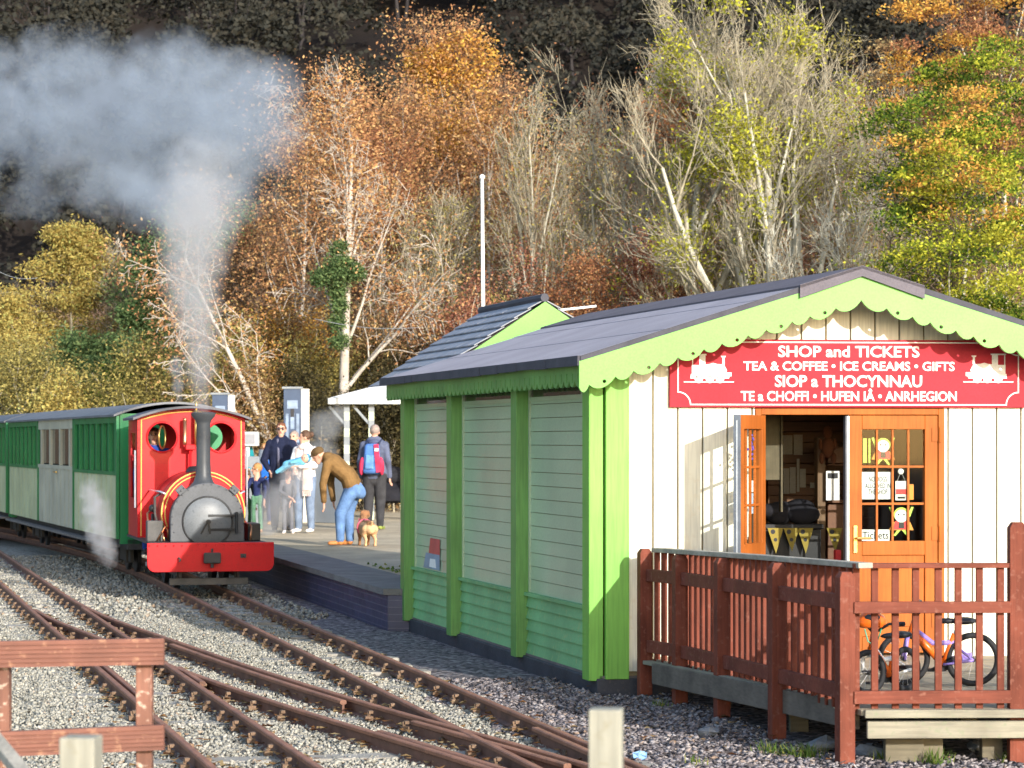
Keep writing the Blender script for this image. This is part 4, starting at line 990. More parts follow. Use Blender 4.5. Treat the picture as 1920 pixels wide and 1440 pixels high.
# ---------------------------------------------------------------- children's bicycles
M_tyre = paint('black tyre', (.015, .015, .017), .75, .2, 20, .3); M_rim = paint('alloy rim', (.6, .6, .62), .35, .1, 9, 0, metal=.7)
M_blk = paint('black plastic', (.02, .02, .024), .5, .2, 12, .1); M_orange = paint('orange enamel', (.70, .13, .012), .3, .08, 6, 0); M_wht = paint('white enamel', (.80, .80, .80), .3, .06, 6, 0)
M_purple = paint('violet enamel', (.28, .20, .55), .35, .08, 6, 0); M_gr = paint('green enamel', (.03, .30, .17), .35, .08, 6, 0)
def bicycle(label, loc, heading, Rw, cf, c2, hstear, lean=0):
    """local: x forward, y left, z up; origin on the ground below the bottom bracket"""
    t_ = bpy.data.objects.new('bicycle', None); COL.objects.link(t_); Mx = Matrix.Translation(loc) @ Matrix.Rotation(heading, 4, 'Z') @ Matrix.Rotation(lean, 4, 'X')
    t_.matrix_world = Mx; WM[t_] = Mx; props(t_, label, 'bicycle', "children's bicycles on the deck")
    wb = Rw*2.55; rx, fx = -wb*.43, wb*.57; st = Matrix.Rotation(hstear, 3, 'Z')
    def wheel(cx_, steer):
        S = Matrix.Rotation(steer, 3, 'Z'); c = Vector((cx_, 0, Rw)); wr = MB(); wr.torus(c, Rw-.026, .012, S, 32, 6)
        w = wr.build('wheel', M_rim, t_, local=True, smooth=True)
        m = MB(); m.torus(c, Rw-.019, .021, S, 36, 8); m.build('tyre', M_tyre, w, local=True, smooth=True)
        m = MB()
        for q in range(14):
            a = 6.283*q/14; m.tube([c+S @ Vector((0, .014*(-1)**q, 0)), c+S @ Vector((math.cos(a)*(Rw-.03), 0, math.sin(a)*(Rw-.03)))], .0012, 3)
        m.build('spokes', M_rim, w, local=True)
        m = MB(); m.tube([c+S @ Vector((0, -.04, 0)), c+S @ Vector((0, .04, 0))], .016, 10); m.build('hub', M_blk, w, local=True)
    wheel(rx, 0); wheel(fx, hstear)
    bb = Vector((0, 0, Rw*.82)); seatj = Vector((-wb*.16, 0, Rw*1.95)); head = Vector((fx-wb*.16, 0, Rw*2.45)); head2 = Vector((fx-wb*.11, 0, Rw*2.1)); ra = Vector((rx, 0, Rw)); fa = Vector((fx, 0, Rw))
    m = MB(); m.tube([bb, head2], .027, 10); m.tube([head+Vector((-.01, 0, .03)), head2+Vector((.005, 0, -.03))], .021, 10); m.tube([bb, seatj], .017, 10); fr_ = m.build('frame', cf, t_, local=True, smooth=True)
    m = MB(); m.tube([seatj-Vector((0, 0, .06)), (seatj+head2)/2+Vector((0, 0, -.08)), head2+Vector((0, 0, .02))], .018, 10)
    for s in (-1, 1): m.tube([bb+Vector((0, s*.03, 0)), ra+Vector((0, s*.05, 0))], .010, 8); m.tube([seatj+Vector((0, s*.02, -.08)), ra+Vector((0, s*.05, 0))], .009, 8)
    m.build('stays', c2, t_, local=True, smooth=True)
    m = MB()
    crown = head2+Vector((.02, 0, -.05))
    for s in (-1, 1): m.tube([crown, crown+Vector((.01, s*.045, -.02)), fa+st @ Vector((0, s*.05, 0))], [.014, .014, .010], 8)
    m.build('fork', c2, t_, local=True, smooth=True)
    m = MB(); hb = head+Vector((-.02, 0, .05)); m.tube([head, hb], .013, 8)
    m.tube([hb+st @ Vector((-.07, .23, .05)), hb+st @ Vector((-.02, .13, .05)), hb+st @ Vector((0, .03, 0)), hb+st @ Vector((0, -.03, 0)), hb+st @ Vector((-.02, -.13, .05)), hb+st @ Vector((-.07, -.23, .05))], .010, 8); ha = m.build('handlebar', M_blk, t_, local=True, smooth=True)
    for s in (-1, 1):
        m = MB(); m.tube([hb+st @ Vector((-.07, s*.23, .05)), hb+st @ Vector((-.035, s*.16, .05))], .016, 8); m.build('grip', M_blk, ha, local=True)
    m = MB(); sp_ = seatj+Vector((-.035, 0, .07)); m.tube([seatj, sp_], .011, 8); m.build('seat_post', M_rim, t_, local=True)
    m = MB(); m.ell(sp_+Vector((-.03, 0, .02)), (.09, .07, .026), None, 14, 8); m.ell(sp_+Vector((.08, 0, .018)), (.09, .025, .02), None, 12, 8); m.build('saddle', M_blk, t_, local=True, smooth=True)
    m = MB(); m.lathe(bb, [(.0, -.02), (.055, -.022), (.055, -.018), (0, -.016)], 20, 'y'); 
    m.tube([bb+Vector((0, -.03, 0)), bb+Vector((.09, -.035, -.05))], .008, 6); m.tube([bb+Vector((0, .03, 0)), bb+Vector((-.09, .035, .05))], .008, 6)
    m.box(bb+Vector((.09, -.07, -.05)), (.07, .06, .018)); m.box(bb+Vector((-.09, .07, .05)), (.07, .06, .018)); m.build('crank', M_blk, t_, local=True)
    m = MB(); m.beam(bb+Vector((.02, -.025, .01)), ra+Vector((0, -.045, .02)), .012, .05); m.build('chain_guard', c2, t_, local=True)
    return t_, hb, Mx
dzB = dz(18.4)
b1, hb1, M1 = bicycle("small orange and white child's bicycle turned towards the corner post", Vector(((1668-CX)*17.7/F, 17.7, dz(17.7))), R(222), .15, M_orange, M_wht, R(-12), R(2))
b2, hb2, M2 = bicycle("larger white and violet child's bicycle with its rear wheel behind the right balusters", Vector(((1768-CX)*18.3/F, 18.3, dz(18.3))), R(174), .185, M_orange, M_purple, R(10), R(-3))
m = MB(); c = M1 @ (hb1+Vector((.03, 0, .06))); n_ = 14
m.ell(c, (.10, .085, .075), None, 18, 10); m.v = [(x, y, z if z > c.z-.03 else c.z-.03+(z-c.z+.03)*.2) for x, y, z in m.v]
he = m.build('helmet', M_orange, smooth=True); props(he, "orange child's helmet hanging on the handlebar of the orange bicycle", 'helmet')
m = MB(); m.ell(c+Vector((0, 0, .03)), (.075, .088, .035), None, 14, 8); m.build('vent_strip', M_blk, he, smooth=True)
m = MB(); m.tube([c+Vector((-.05, -.05, -.04)), c+Vector((-.03, -.06, -.12)), c+Vector((.02, -.06, -.16)), c+Vector((.06, -.05, -.04))], .005, 6); m.build('strap', M_gr, he)
# ================================================================= steam engine
M_ered = paint('engine red', (.56, .008, .014), .38, .16, 1.8, .04, spec=.22, coat=.08, speck=(.42, .012, .016))
M_eyel = paint('yellow lining', (.80, .50, .12), .4, .05, 9, 0)
M_smoke = paint('grey smokebox paint', (.088, .092, .10), .6, .2, 4, .12, speck=(.06, .06, .064))
M_smoked = paint('smokebox door plate', (.135, .145, .155), .42, .2, 4, .05, speck=(.09, .095, .10))
M_eblk = paint('oily black metal', (.018, .018, .02), .4, .3, 8, .2)
M_edk = paint('grimy frame metal', (.05, .045, .042), .65, .3, 8, .3)
M_copper = paint('copper pipe', (.55, .26, .14), .3, .1, 9, 0, metal=.9)
M_roofg = paint('cab roof grey', (.10, .10, .115), .6, .2, 4, .2)
M_bar = paint('grey guard bar', (.10, .095, .09), .7, .3, 6, .3)
ER = math.atan(.2386)
EX = 33.0
eng = thing('steam_engine', 'small red saddle tank steam engine with grey smokebox standing at the platform', 'steam engine', (AR(EX)-GA/2+.02, EX, RT), ER)
L_ = lambda mb, name, m, parent=eng, **k: mb.build(name, m, parent, local=True, **k)
V3 = lambda *a: Vector(a)
zc_s = .885
# buffer beam with rounded lower corners
bw, bz0, bz1, rc = .785, .255, .615, .10
poly = [(-bw, bz1), (bw, bz1)] + [(bw-rc+rc*math.cos(R(-90*k/5)), bz0+rc+rc*math.sin(R(-90*k/5))) for k in range(6)] + [(-bw+rc-rc*math.sin(R(90*k/5)), bz0+rc-rc*math.cos(R(90*k/5))) for k in range(6)]
mb = MB(); mb.prism(poly, lambda a, b, d: V3(a, d, b), 0, .05); be = L_(mb, 'buffer_beam', M_ered, bevel=.006)
mb = MB(); mb.hexa([V3(-.11, -.15, .36), V3(.11, -.15, .36), V3(.09, 0, .38), V3(-.09, 0, .38), V3(-.11, -.15, .50), V3(.11, -.15, .50), V3(.09, 0, .48), V3(-.09, 0, .48)]); L_(mb, 'coupling_buffer', M_edk, bevel=.018)
mb = MB(); mb.tube([V3(0, -.12, .36), V3(0, -.12, .31)], .02, 8); mb.tube([V3(0, -.12, .50), V3(0, -.12, .545)], .014, 8); L_(mb, 'coupling_pin', M_edk)
mb = MB(); mb.tube([V3(-.40, 0, .43), V3(-.40, -.06, .43), V3(-.385, -.07, .41), V3(-.40, -.075, .385)], .011, 8); L_(mb, 'hook', M_edk)
mb = MB(); mb.tube([V3(.40, 0, .45), V3(.40, -.05, .45), V3(.42, -.06, .43)], .012, 8); mb.box(V3(.40, -.01, .45), (.07, .02, .05)); L_(mb, 'hook', M_edk)
mb = MB()
for q in range(8):
    for s in (-1, 1): mb.ell(V3(s*(.06+q*.1), -.004, bz1-.035), .010, None, 8, 5)
L_(mb, 'rivets', M_ered)
mb = MB()
for q in range(18):
    a = R(-20+220*q/17); mb.ell(V3(.445*math.cos(a), .355, zc_s+.445*math.sin(a)), .010, None, 8, 5)
L_(mb, 'rivets', M_smoke)
mb = MB()
for q in range(12):
    for s in (-1, 1): mb.ell(V3(s*.685, 2.094, .70+q*.12), .008, None, 8, 5)
L_(mb, 'rivets', M_ered)
mb = MB(); mb.tube([V3(.55, .45, .62), V3(.57, .5, .80), V3(.60, 1.2, .82), V3(.62, 2.09, .9)], .014, 8); mb.tube([V3(-.52, .5, .62), V3(-.54, .55, .72), V3(-.58, 1.4, .74)], .012, 8); L_(mb, 'pipe', M_copper, smooth=True)
mb = MB(); mb.box(V3(0, .22, .125), (.98, .06, .085)); g_ = L_(mb, 'guard_bar', M_bar, bevel=.006)
for s in (-1, 1):
    mb = MB(); mb.box(V3(s*.36, .30, .20), (.06, .05, .13)); L_(mb, 'guard_bracket', M_edk)
    mb = MB(); mb.box(V3(s*.36, 1.75, .33), (.03, 3.2, .30)); L_(mb, 'frame_plate', M_edk)
mb = MB(); mb.box(V3(0, 1.75, .595), (1.44, 3.4, .03)); L_(mb, 'running_plate', M_edk)
def ewheel(y, s):
    mb = MB(); c = V3(s*.305, y, .25)
    mb.lathe(c, [(.0, -.03), (.05, -.035), (.06, -.02), (.19, -.02), (.20, -.035), (.25, -.035), (.25, .02), (.275, .025), (.275, .035), (0, .035)] if s < 0 else [(0, -.035), (.275, -.035), (.275, -.025), (.25, -.02), (.25, .035), (.20, .035), (.19, .02), (.06, .02), (.05, .035), (0, .03)], 28, 'x')
    L_(mb, 'wheel', M_eblk, smooth=True, angle=30)
for y in (1.15, 2.35):
    for s in (-1, 1): ewheel(y, s)
for s in (-1, 1):
    mb = MB(); mb.lathe(V3(s*.60, .35, .40), [(.0, -.25), (.12, -.25), (.135, -.23), (.135, .23), (.12, .25), (0, .25)], 20, 'y'); L_(mb, 'cylinder', paint('cylinder cladding', (.42, .33, .26), .5), smooth=True, angle=40)
    mb = MB(); mb.beam(V3(s*.60, .6, .36), V3(s*.56, 2.4, .25), .03, .05); L_(mb, 'connecting_rod', M_steel)
    mb = MB(); mb.box(V3(s*.55, .42, .56), (.2, .3, .06)); L_(mb, 'valve_chest', M_eblk)
# smokebox with flat sides below, door, hinges, dart handles
def arch(r, zc, z0, n=24): return [(r*math.cos(math.pi*k/n), zc+r*math.sin(math.pi*k/n)) for k in range(n+1)] + [(-r, z0), (r, z0)]
zc = .885
mb = MB(); mb.prism(arch(.462, zc, .61), lambda a, b, d: V3(a, d, b), .36, .42); L_(mb, 'smokebox_front', M_smoke, bevel=.012)
mb = MB(); mb.prism(arch(.435, zc, .61), lambda a, b, d: V3(a, d, b), .42, .95); L_(mb, 'smokebox', M_smoke, smooth=True, angle=30)
mb = MB(); mb.lathe(V3(0, .36, zc-.02), [(.0, -.075), (.08, -.072), (.18, -.058), (.26, -.035), (.30, -.012), (.302, .0)], 40, 'y'); dr = L_(mb, 'smokebox_door', M_smoked, smooth=True, angle=40)
mb = MB(); mb.torus(V3(0, .352, zc-.02), .31, .012, None, 40, 6); L_(mb, 'door_ring', M_eblk, dr, smooth=True)
for z in (.075, -.10):
    mb = MB(); mb.beam(V3(.0, .285, zc-.02+z), V3(.34, .325, zc-.02+z), .012, .03); L_(mb, 'hinge_strap', M_eblk, dr)
mb = MB(); mb.tube([V3(.36, .315, zc+.10), V3(.36, .315, zc-.17)], .018, 8); L_(mb, 'hinge_pin', M_eblk, dr)
mb = MB(); c = V3(0, .275, zc-.02); mb.lathe(c, [(0, -.03), (.03, -.03), (.03, .02)], 12, 'y'); mb.beam(c+V3(0, -.025, .02), c+V3(-.095, -.03, -.15), .014, .02); mb.beam(c+V3(0, -.012, .02), c+V3(.02, -.012, -.15), .014, .02); L_(mb, 'dart_handle', M_eblk, dr)
for s in (-1, 1):
    mb = MB(); mb.box(V3(s*.335, .35, zc+.375), (.11, .05, .09), Matrix.Rotation(s*R(42), 3, 'Y')); 
    for q in range(3): mb.ell(V3(s*(.30+q*.035), .32, zc+.40-q*.03), .014, None, 6, 4)
    L_(mb, 'lamp_bracket', M_smoke, bevel=.008)
# chimney
mb = MB(); mb.lathe(V3(-.02, .62, 0), [(.26, 1.255), (.18, 1.30), (.125, 1.36), (.098, 1.44), (.090, 1.60), (.088, 2.09), (.10, 2.13), (.15, 2.19), (.155, 2.225), (.12, 2.235), (.085, 2.23), (.08, 2.0)], 28); L_(mb, 'chimney', paint('chimney black', (.05, .055, .062), .45, .25, 4, .08, speck=(.08, .075, .07)), smooth=True, angle=50)
# saddle tank
def tank(r0, zc0, low): return [(r0*math.cos(R(-20+220*k/26)), zc0+r0*math.sin(R(-20+220*k/26))) for k in range(27)]
tz = .955
mb = MB(); tp = tank(.53, tz, 0); mb.prism(tp+[(-.38, .70), (.38, .70)], lambda a, b, d: V3(a, d, b), .80, 2.08); ta = L_(mb, 'saddle_tank', M_ered, smooth=True, angle=25)
mb = MB(); mb.tube([V3(a, .80, b) for a, b in tank(.527, tz, 0)], .011, 6, False); mb.tube([V3(a, .795, b) for a, b in tank(.485, tz, 0)], .008, 6, False); L_(mb, 'lining', M_eyel, ta, smooth=True)
for y in (1.22, 1.84):
    mb = MB(); pts = tank(.534, tz, 0); 
    for (a, b), (c, d) in zip(pts[:-1], pts[1:]): mb.add([V3(a, y-.03, b), V3(c, y-.03, d), V3(c, y+.03, d), V3(a, y+.03, b)], [(0, 1, 2, 3)])
    L_(mb, 'tank_band', M_eblk, ta)
mb = MB(); mb.lathe(V3(0, 1.5, 0), [(.17, 1.425), (.15, 1.45), (.14, 1.50), (.10, 1.545), (0, 1.555)], 24); L_(mb, 'filler_cap', M_eblk, ta, smooth=True)
for s in (-1, 1):
    mb = MB(); mb.tube([V3(s*.47, .82, 1.20), V3(s*.53, .86, 1.23), V3(s*.55, 2.1, 1.23)], .012, 8); L_(mb, 'handrail', M_steel, ta, smooth=True)
mb = MB(); mb.tube([V3(-.52, .95, 1.21), V3(-.60, .92, 1.16), V3(-.60, .9, .95), V3(-.56, .85, .75)], .018, 8); L_(mb, 'pipe', M_edk, smooth=True)
mb = MB(); mb.lathe(V3(0, 1.3, .86), [(.35, -.4), (.35, .8)], 24, 'y'); L_(mb, 'boiler', M_eblk, smooth=True)
mb = MB(); mb.box(V3(-.62, .75, .74), (.20, .20, .26)); L_(mb, 'lubricator_box', M_bar, bevel=.01)
mb = MB(); mb.tube([V3(-.60, .62, .62), V3(-.50, .60, .80), V3(-.47, .60, .75), V3(-.46, .6, .62)], .012, 8); mb.tube([V3(-.66, 1.0, .62), V3(-.68, 1.05, .95), V3(-.60, 1.3, 1.0), V3(-.55, 2.05, 1.0)], .014, 8); L_(mb, 'pipe', M_copper, smooth=True)
mb = MB(); mb.ell(V3(-.62, .98, 1.02), (.05, .05, .05), None, 10, 7); mb.tube([V3(-.62, .98, .95), V3(-.62, .98, .62)], .02, 8); L_(mb, 'clack_valve', M_eblk, smooth=True)
mb = MB(); mb.box(V3(.62, .85, .72), (.16, .5, .22)); L_(mb, 'toolbox', M_eblk, bevel=.01)
# cab: front sheet with two round windows, side sheets, back sheet, roof
cw, cy0, cy1 = .705, 2.10, 3.35; ct = 2.215
top = lambda x: 2.30-.13*(x/cw)**2
zb = .60
wins = ((-.385, 1.92, .185), (.385, 1.92, .185))
def sheet_with_holes(name, y, holes, parent, mat, th=.02):
    """cab sheet as a ring-by-ring grid around each window so that the openings are real"""
    mb = MB()
    def col(x0, x1, z0f, z1f):
        n = max(1, int((x1-x0)/.04+.5))
        for q in range(n):
            a, b = x0+(x1-x0)*q/n, x0+(x1-x0)*(q+1)/n
            p = [(a, z0f(a)), (b, z0f(b)), (b, z1f(b)), (a, z1f(a))]
            if max(p[2][1]-p[1][1], p[3][1]-p[0][1]) < 1e-4: continue
            mb.prism(p, lambda u, v, d: V3(u, d, v), y, y+th)
    xs_ = [-cw]
    for hx, hz_, hr in sorted(holes):
        col(xs_[-1], hx-hr, lambda x: zb, top)
        c = lambda x: math.sqrt(max(0, hr*hr-(x-hx)**2))
        n = 16
        for q in range(n):
            a, b = hx-hr*math.cos(math.pi*q/n), hx-hr*math.cos(math.pi*(q+1)/n)
            mb.prism([(a, zb), (b, zb), (b, hz_-c(b)), (a, hz_-c(a))], lambda u, v, d: V3(u, d, v), y, y+th)
            mb.prism([(a, hz_+c(a)), (b, hz_+c(b)), (b, top(b)), (a, top(a))], lambda u, v, d: V3(u, d, v), y, y+th)
        xs_.append(hx+hr)
    col(xs_[-1], cw, lambda x: zb, top)
    return L_(mb, name, mat, parent)
cf = sheet_with_holes('cab_front', cy0, wins, eng, M_ered)
sheet_with_holes('cab_rear', cy1, wins, eng, M_ered)
for hx, hz_, hr in wins:
    mb = MB(); mb.torus(V3(hx, cy0-.006, hz_), hr+.012, .014, None, 32, 6); rg = L_(mb, 'window_ring', M_ered, cf, smooth=True)
mb = MB(); mb.torus(V3(-.385, cy0-.02, 1.92), .15, .010, Matrix.Rotation(R(68), 3, 'Z'), 28, 6); L_(mb, 'pivot_window', M_brass, cf, smooth=True)
mb = MB(); k = [(x, top(x)-.04) for x in np.linspace(-cw+.05, cw-.05, 15)]
mb.tube([V3(-cw+.045, cy0-.004, zb+.03)]+[V3(a, cy0-.004, b) for a, b in k]+[V3(cw-.045, cy0-.004, zb+.03)], .008, 6); L_(mb, 'lining', M_eyel, cf)
for s in (-1, 1):
    mb = MB()
    def sp2(y0, y1, z0, z1): mb.box(V3(s*(cw-.01), (y0+y1)/2, (z0+z1)/2), (.02, y1-y0, z1-z0))
    sp2(cy0+.021, cy0+.30, zb, 2.17); sp2(cy0+.30, cy1-.30, zb, 1.25 if s > 0 else 1.12); sp2(cy1-.30, cy1-.001, zb, 2.17); sp2(cy0+.30, cy1-.30, 1.98, 2.17)
    L_(mb, 'cab_side', M_ered)
    mb = MB(); mb.tube([V3(s*(cw+.03), cy0+.02, 1.0), V3(s*(cw+.03), cy0+.02, 1.75)], .012, 8); L_(mb, 'handrail', M_steel)
mb = MB()
for q in range(14):
    a, b = -cw-.07+(2*cw+.14)*q/14, -cw-.07+(2*cw+.14)*(q+1)/14; t2 = lambda x: top(x)+.002
    mb.hexa([V3(a, cy0-.14, t2(a)), V3(b, cy0-.14, t2(b)), V3(b, cy1+.12, t2(b)), V3(a, cy1+.12, t2(a)), V3(a, cy0-.14, t2(a)+.03), V3(b, cy0-.14, t2(b)+.03), V3(b, cy1+.12, t2(b)+.03), V3(a, cy1+.12, t2(a)+.03)])
L_(mb, 'roof', M_roofg)
mb = MB(); mb.box(V3(0, 2.7, .75), (.9, .9, .3)); mb.lathe(V3(0, 2.25, 1.15), [(.0, -.1), (.36, -.1), (.36, .35), (0, .36)], 22, 'y'); L_(mb, 'firebox_backhead', M_eblk, smooth=True, angle=40)
mb = MB(); mb.box(V3(-.15, 2.62, 1.35), (.1, .06, .2)); mb.torus(V3(.15, 2.62, 1.75), .06, .02, None, 14, 6); mb.tube([V3(-.3, 2.62, 1.25), V3(-.3, 2.62, 1.6), V3(.2, 2.62, 1.6)], .015, 6); L_(mb, 'cab_gauges', M_brass)
# safety valve and whistle stand before the cab sheet
mb = MB(); mb.tube([V3(-.03, cy0-.12, 1.40), V3(-.03, cy0-.12, 1.76)], .018, 8); mb.box(V3(-.03, cy0-.12, 1.79), (.13, .1, .07)); mb.box(V3(-.03, cy0-.06, 1.79), (.05, .14, .04)); st_ = L_(mb, 'valve_stand', M_ered, bevel=.008)
mb = MB(); mb.tube([V3(-.10, cy0-.12, 1.82), V3(-.10, cy0-.12, 1.86), V3(-.10, cy0-.12, 2.14)], [.03, .026, .028], 12); mb.ell(V3(-.10, cy0-.12, 2.15), .03, None, 10, 6); L_(mb, 'safety_valve', M_copper, st_, smooth=True)
mb = MB(); mb.tube([V3(.05, cy0-.12, 1.80), V3(.05, cy0-.12, 2.28)], [.028, .028], 12); mb.tube([V3(.05, cy0-.12, 2.28), V3(.05, cy0-.12, 2.40)], .017, 10); mb.torus(V3(.05, cy0-.12, 2.1), .03, .006, Matrix.Rotation(R(90), 3, 'X'), 14, 5); L_(mb, 'whistle', M_brass, st_, smooth=True)

# ================================================================= coaches
M_cgr = paint('coach green', (.018, .21, .07), .35, .15, 2, .05); M_ccr = paint('coach cream green', (.52, .57, .35), .4, .15, 2, .1, speck=(.45, .50, .28)); M_cgy = paint('coach greyed cream', (.46, .45, .35), .5, .15, 2, .1)
M_cgr2 = paint('coach mid green', (.06, .20, .075), .4, .15, 2, .05)
M_croof = paint('coach roof grey', (.145, .15, .165), .6, .2, 2, .1); M_cin = paint('coach inside', (.02, .035, .022), .7)
TD = Vector((-.305, 1, 0)).normalized(); TN = Vector((TD.y, -TD.x, 0))
ang_t = math.atan2(-TD.x, TD.y)
base0 = WM[eng] @ Vector((0, 4.0, 0))
def coach(y0, ln, scheme, label):
    c0 = base0 + TD*y0; t_ = thing('railway_coach', label, 'coach', (c0.x, c0.y, RT), ang_t, 'coaches behind the engine')
    hwid = .78; z0, zm, z1 = .52, 1.42, 2.22
    mb = MB(); mb.box(V3(0, ln/2, .44), (1.3, ln, .14)); b_ = mb.build('underframe', M_edk, t_, local=True)
    mb = MB()
    n = 12
    for q in range(n):
        x0, x1 = -hwid-.07+(2*hwid+.14)*q/n, -hwid-.07+(2*hwid+.14)*(q+1)/n; tp_ = lambda x: 2.415-.15*(x/hwid)**2
        mb.hexa([V3(x0, -.06, tp_(x0)-.03), V3(x1, -.06, tp_(x1)-.03), V3(x1, ln+.06, tp_(x1)-.03), V3(x0, ln+.06, tp_(x0)-.03), V3(x0, -.06, tp_(x0)), V3(x1, -.06, tp_(x1)), V3(x1, ln+.06, tp_(x1)), V3(x0, ln+.06, tp_(x0))])
    mb.build('roof', M_croof, t_, local=True)
    for y in (0.02, ln-.02):
        mb = MB(); mb.box(V3(0, y, 1.35), (2*hwid-.05, .04, 1.80)); mb.build('end_wall', M_cgr, t_, local=True)
    mb = MB(); mb.box(V3(0, ln/2, 1.30), (2*hwid-.16, ln-.1, 1.6)); mb.build('interior', M_cin, t_, local=True)
    nsec = len(scheme); sl = ln/nsec
    for s in (-1, 1):
        for q, kind in enumerate(scheme):
            a = q*sl; x = s*hwid
            lo = MB(); npl = 9
            for p in range(npl):
                u = a+.08+(sl-.16)*p/npl; lo.box(V3(x, u+(sl-.16)/npl/2, (z0+zm)/2), (.03, (sl-.16)/npl-.055, zm-z0))
            lo.build('lower_panel', M_cgy if kind == 'd' else M_ccr, t_, local=True)
            m2 = MB(); m2.box(V3(x-s*.022, a+sl/2, (z0+zm)/2), (.012, sl-.1, zm-z0)); m2.build('lower_lining', M_cgr2, t_, local=True)
            if kind == 'd':        # door section with a window
                m2 = MB(); m2.box(V3(x, a+sl/2, zm+.03), (.05, sl-.1, .06)); m2.box(V3(x, a+sl/2, z1-.08), (.04, sl-.1, .16))
                for u in (.1, .36, .64, .9): m2.box(V3(x, a+sl*u, (zm+z1)/2), (.045, .13, z1-zm))
                m2.build('door', M_cgy, t_, local=True)
                m2 = MB(); m2.box(V3(x-s*.02, a+sl/2, (zm+z1)/2), (.006, sl-.2, z1-zm-.16)); m2.build('window', M_darkglass, t_, local=True)
                m2 = MB(); m2.tube([V3(x+s*.04, a+sl*.42, zm-.05), V3(x+s*.04, a+sl*.5, zm-.05)], .014, 6); m2.build('handle', M_brass, t_, local=True)
            else:
                m2 = MB()
                for p in range(8):
                    u = a+.10+(sl-.2)*p/7; m2.box(V3(x, u, (zm+z1)/2), (.05, .06 if p % 7 else .14, z1-zm))
                m2.box(V3(x-s*.045, a+sl/2, (zm+z1)/2), (.02, sl-.1, z1-zm)); m2.box(V3(x, a+sl/2, z1-.05), (.045, sl-.1, .1)); m2.box(V3(x+s*.006, a+sl/2, zm), (.04, sl-.1, .05))
                m2.build('upper_panel', M_cgr, t_, local=True)
            m2 = MB(); m2.box(V3(x+s*.006, a+.03, (z0+z1)/2), (.04, .07, z1-z0)); m2.build('pillar', M_cgr, t_, local=True)
    for y in (1.2, 2.0, ln-2.0, ln-1.2):
        for s in (-1, 1):
            m2 = MB(); m2.lathe(V3(s*.33, y, .22), [(0, -.03), (.2, -.03), (.22, -.02), (.22, .03), (0, .03)], 20, 'x'); m2.build('wheel', M_eblk, t_, local=True)
    for y in (1.6, ln-1.6):
        for s in (-1, 1):
            m2 = MB(); m2.box(V3(s*.44, y, .24), (.05, 1.3, .16)); m2.box(V3(s*.45, y-.4, .24), (.09, .14, .2)); m2.box(V3(s*.45, y+.4, .24), (.09, .14, .2)); m2.build('bogie_frame', M_edk, t_, local=True)
    for s in (-1, 1):
        m2 = MB(); m2.box(V3(s*.80, ln/2, .42), (.16, ln-.4, .03)); m2.build('footboard', paint('footboard', (.16, .14, .13), .8, .3, 5, .3), t_, local=True)
    return t_
coach(.10, 13.4, 'gdg', 'green and cream coach with a grey door section, coupled behind the red engine')
coach(13.9, 13.4, 'ggg', 'green and cream coach farther back, behind the one coupled to the engine')
coach(27.7, 13.4, 'gdg', 'third green and cream coach, farthest from the red engine')
# ================================================================= people and dog: one continuous remeshed body each
def cap_mesh(mb, p0, r0, p1, r1, flat=1.0, side=None):
    p0, p1 = Vector(p0), Vector(p1); d = p1-p0
    d = d.normalized() if d.length > 1e-6 else Vector((0, 0, 1))
    a = Vector(side) if side else Vector((1, 0, 0)); a = a-d*a.dot(d)
    if a.length < 1e-3: a = d.cross(Vector((0, 1, 0)))
    a.normalize(); b = d.cross(a); n = 14; vs = []; prof = []
    for k in range(5): th = -math.pi/2+math.pi/2*k/4*.98; prof.append((p0+d*r0*math.sin(th), r0*math.cos(th)))
    for k in range(1, 6): th = math.pi/2*k/5*.98; prof.append((p1+d*r1*math.sin(th), r1*math.cos(th)))
    for c, r_ in prof: vs += [c+(a*math.cos(6.2832*j/n)+b*flat*math.sin(6.2832*j/n))*max(r_, 1e-4) for j in range(n)]
    fs = [(i*n+j, i*n+(j+1) % n, (i+1)*n+(j+1) % n, (i+1)*n+j) for i in range(len(prof)-1) for j in range(n)]
    fs += [tuple(range(n-1, -1, -1)), tuple((len(prof)-1)*n+j for j in range(n))]
    mb.add(vs, fs); return (np.array(p0), r0, np.array(p1), r1, flat, np.array(a), np.array(b))
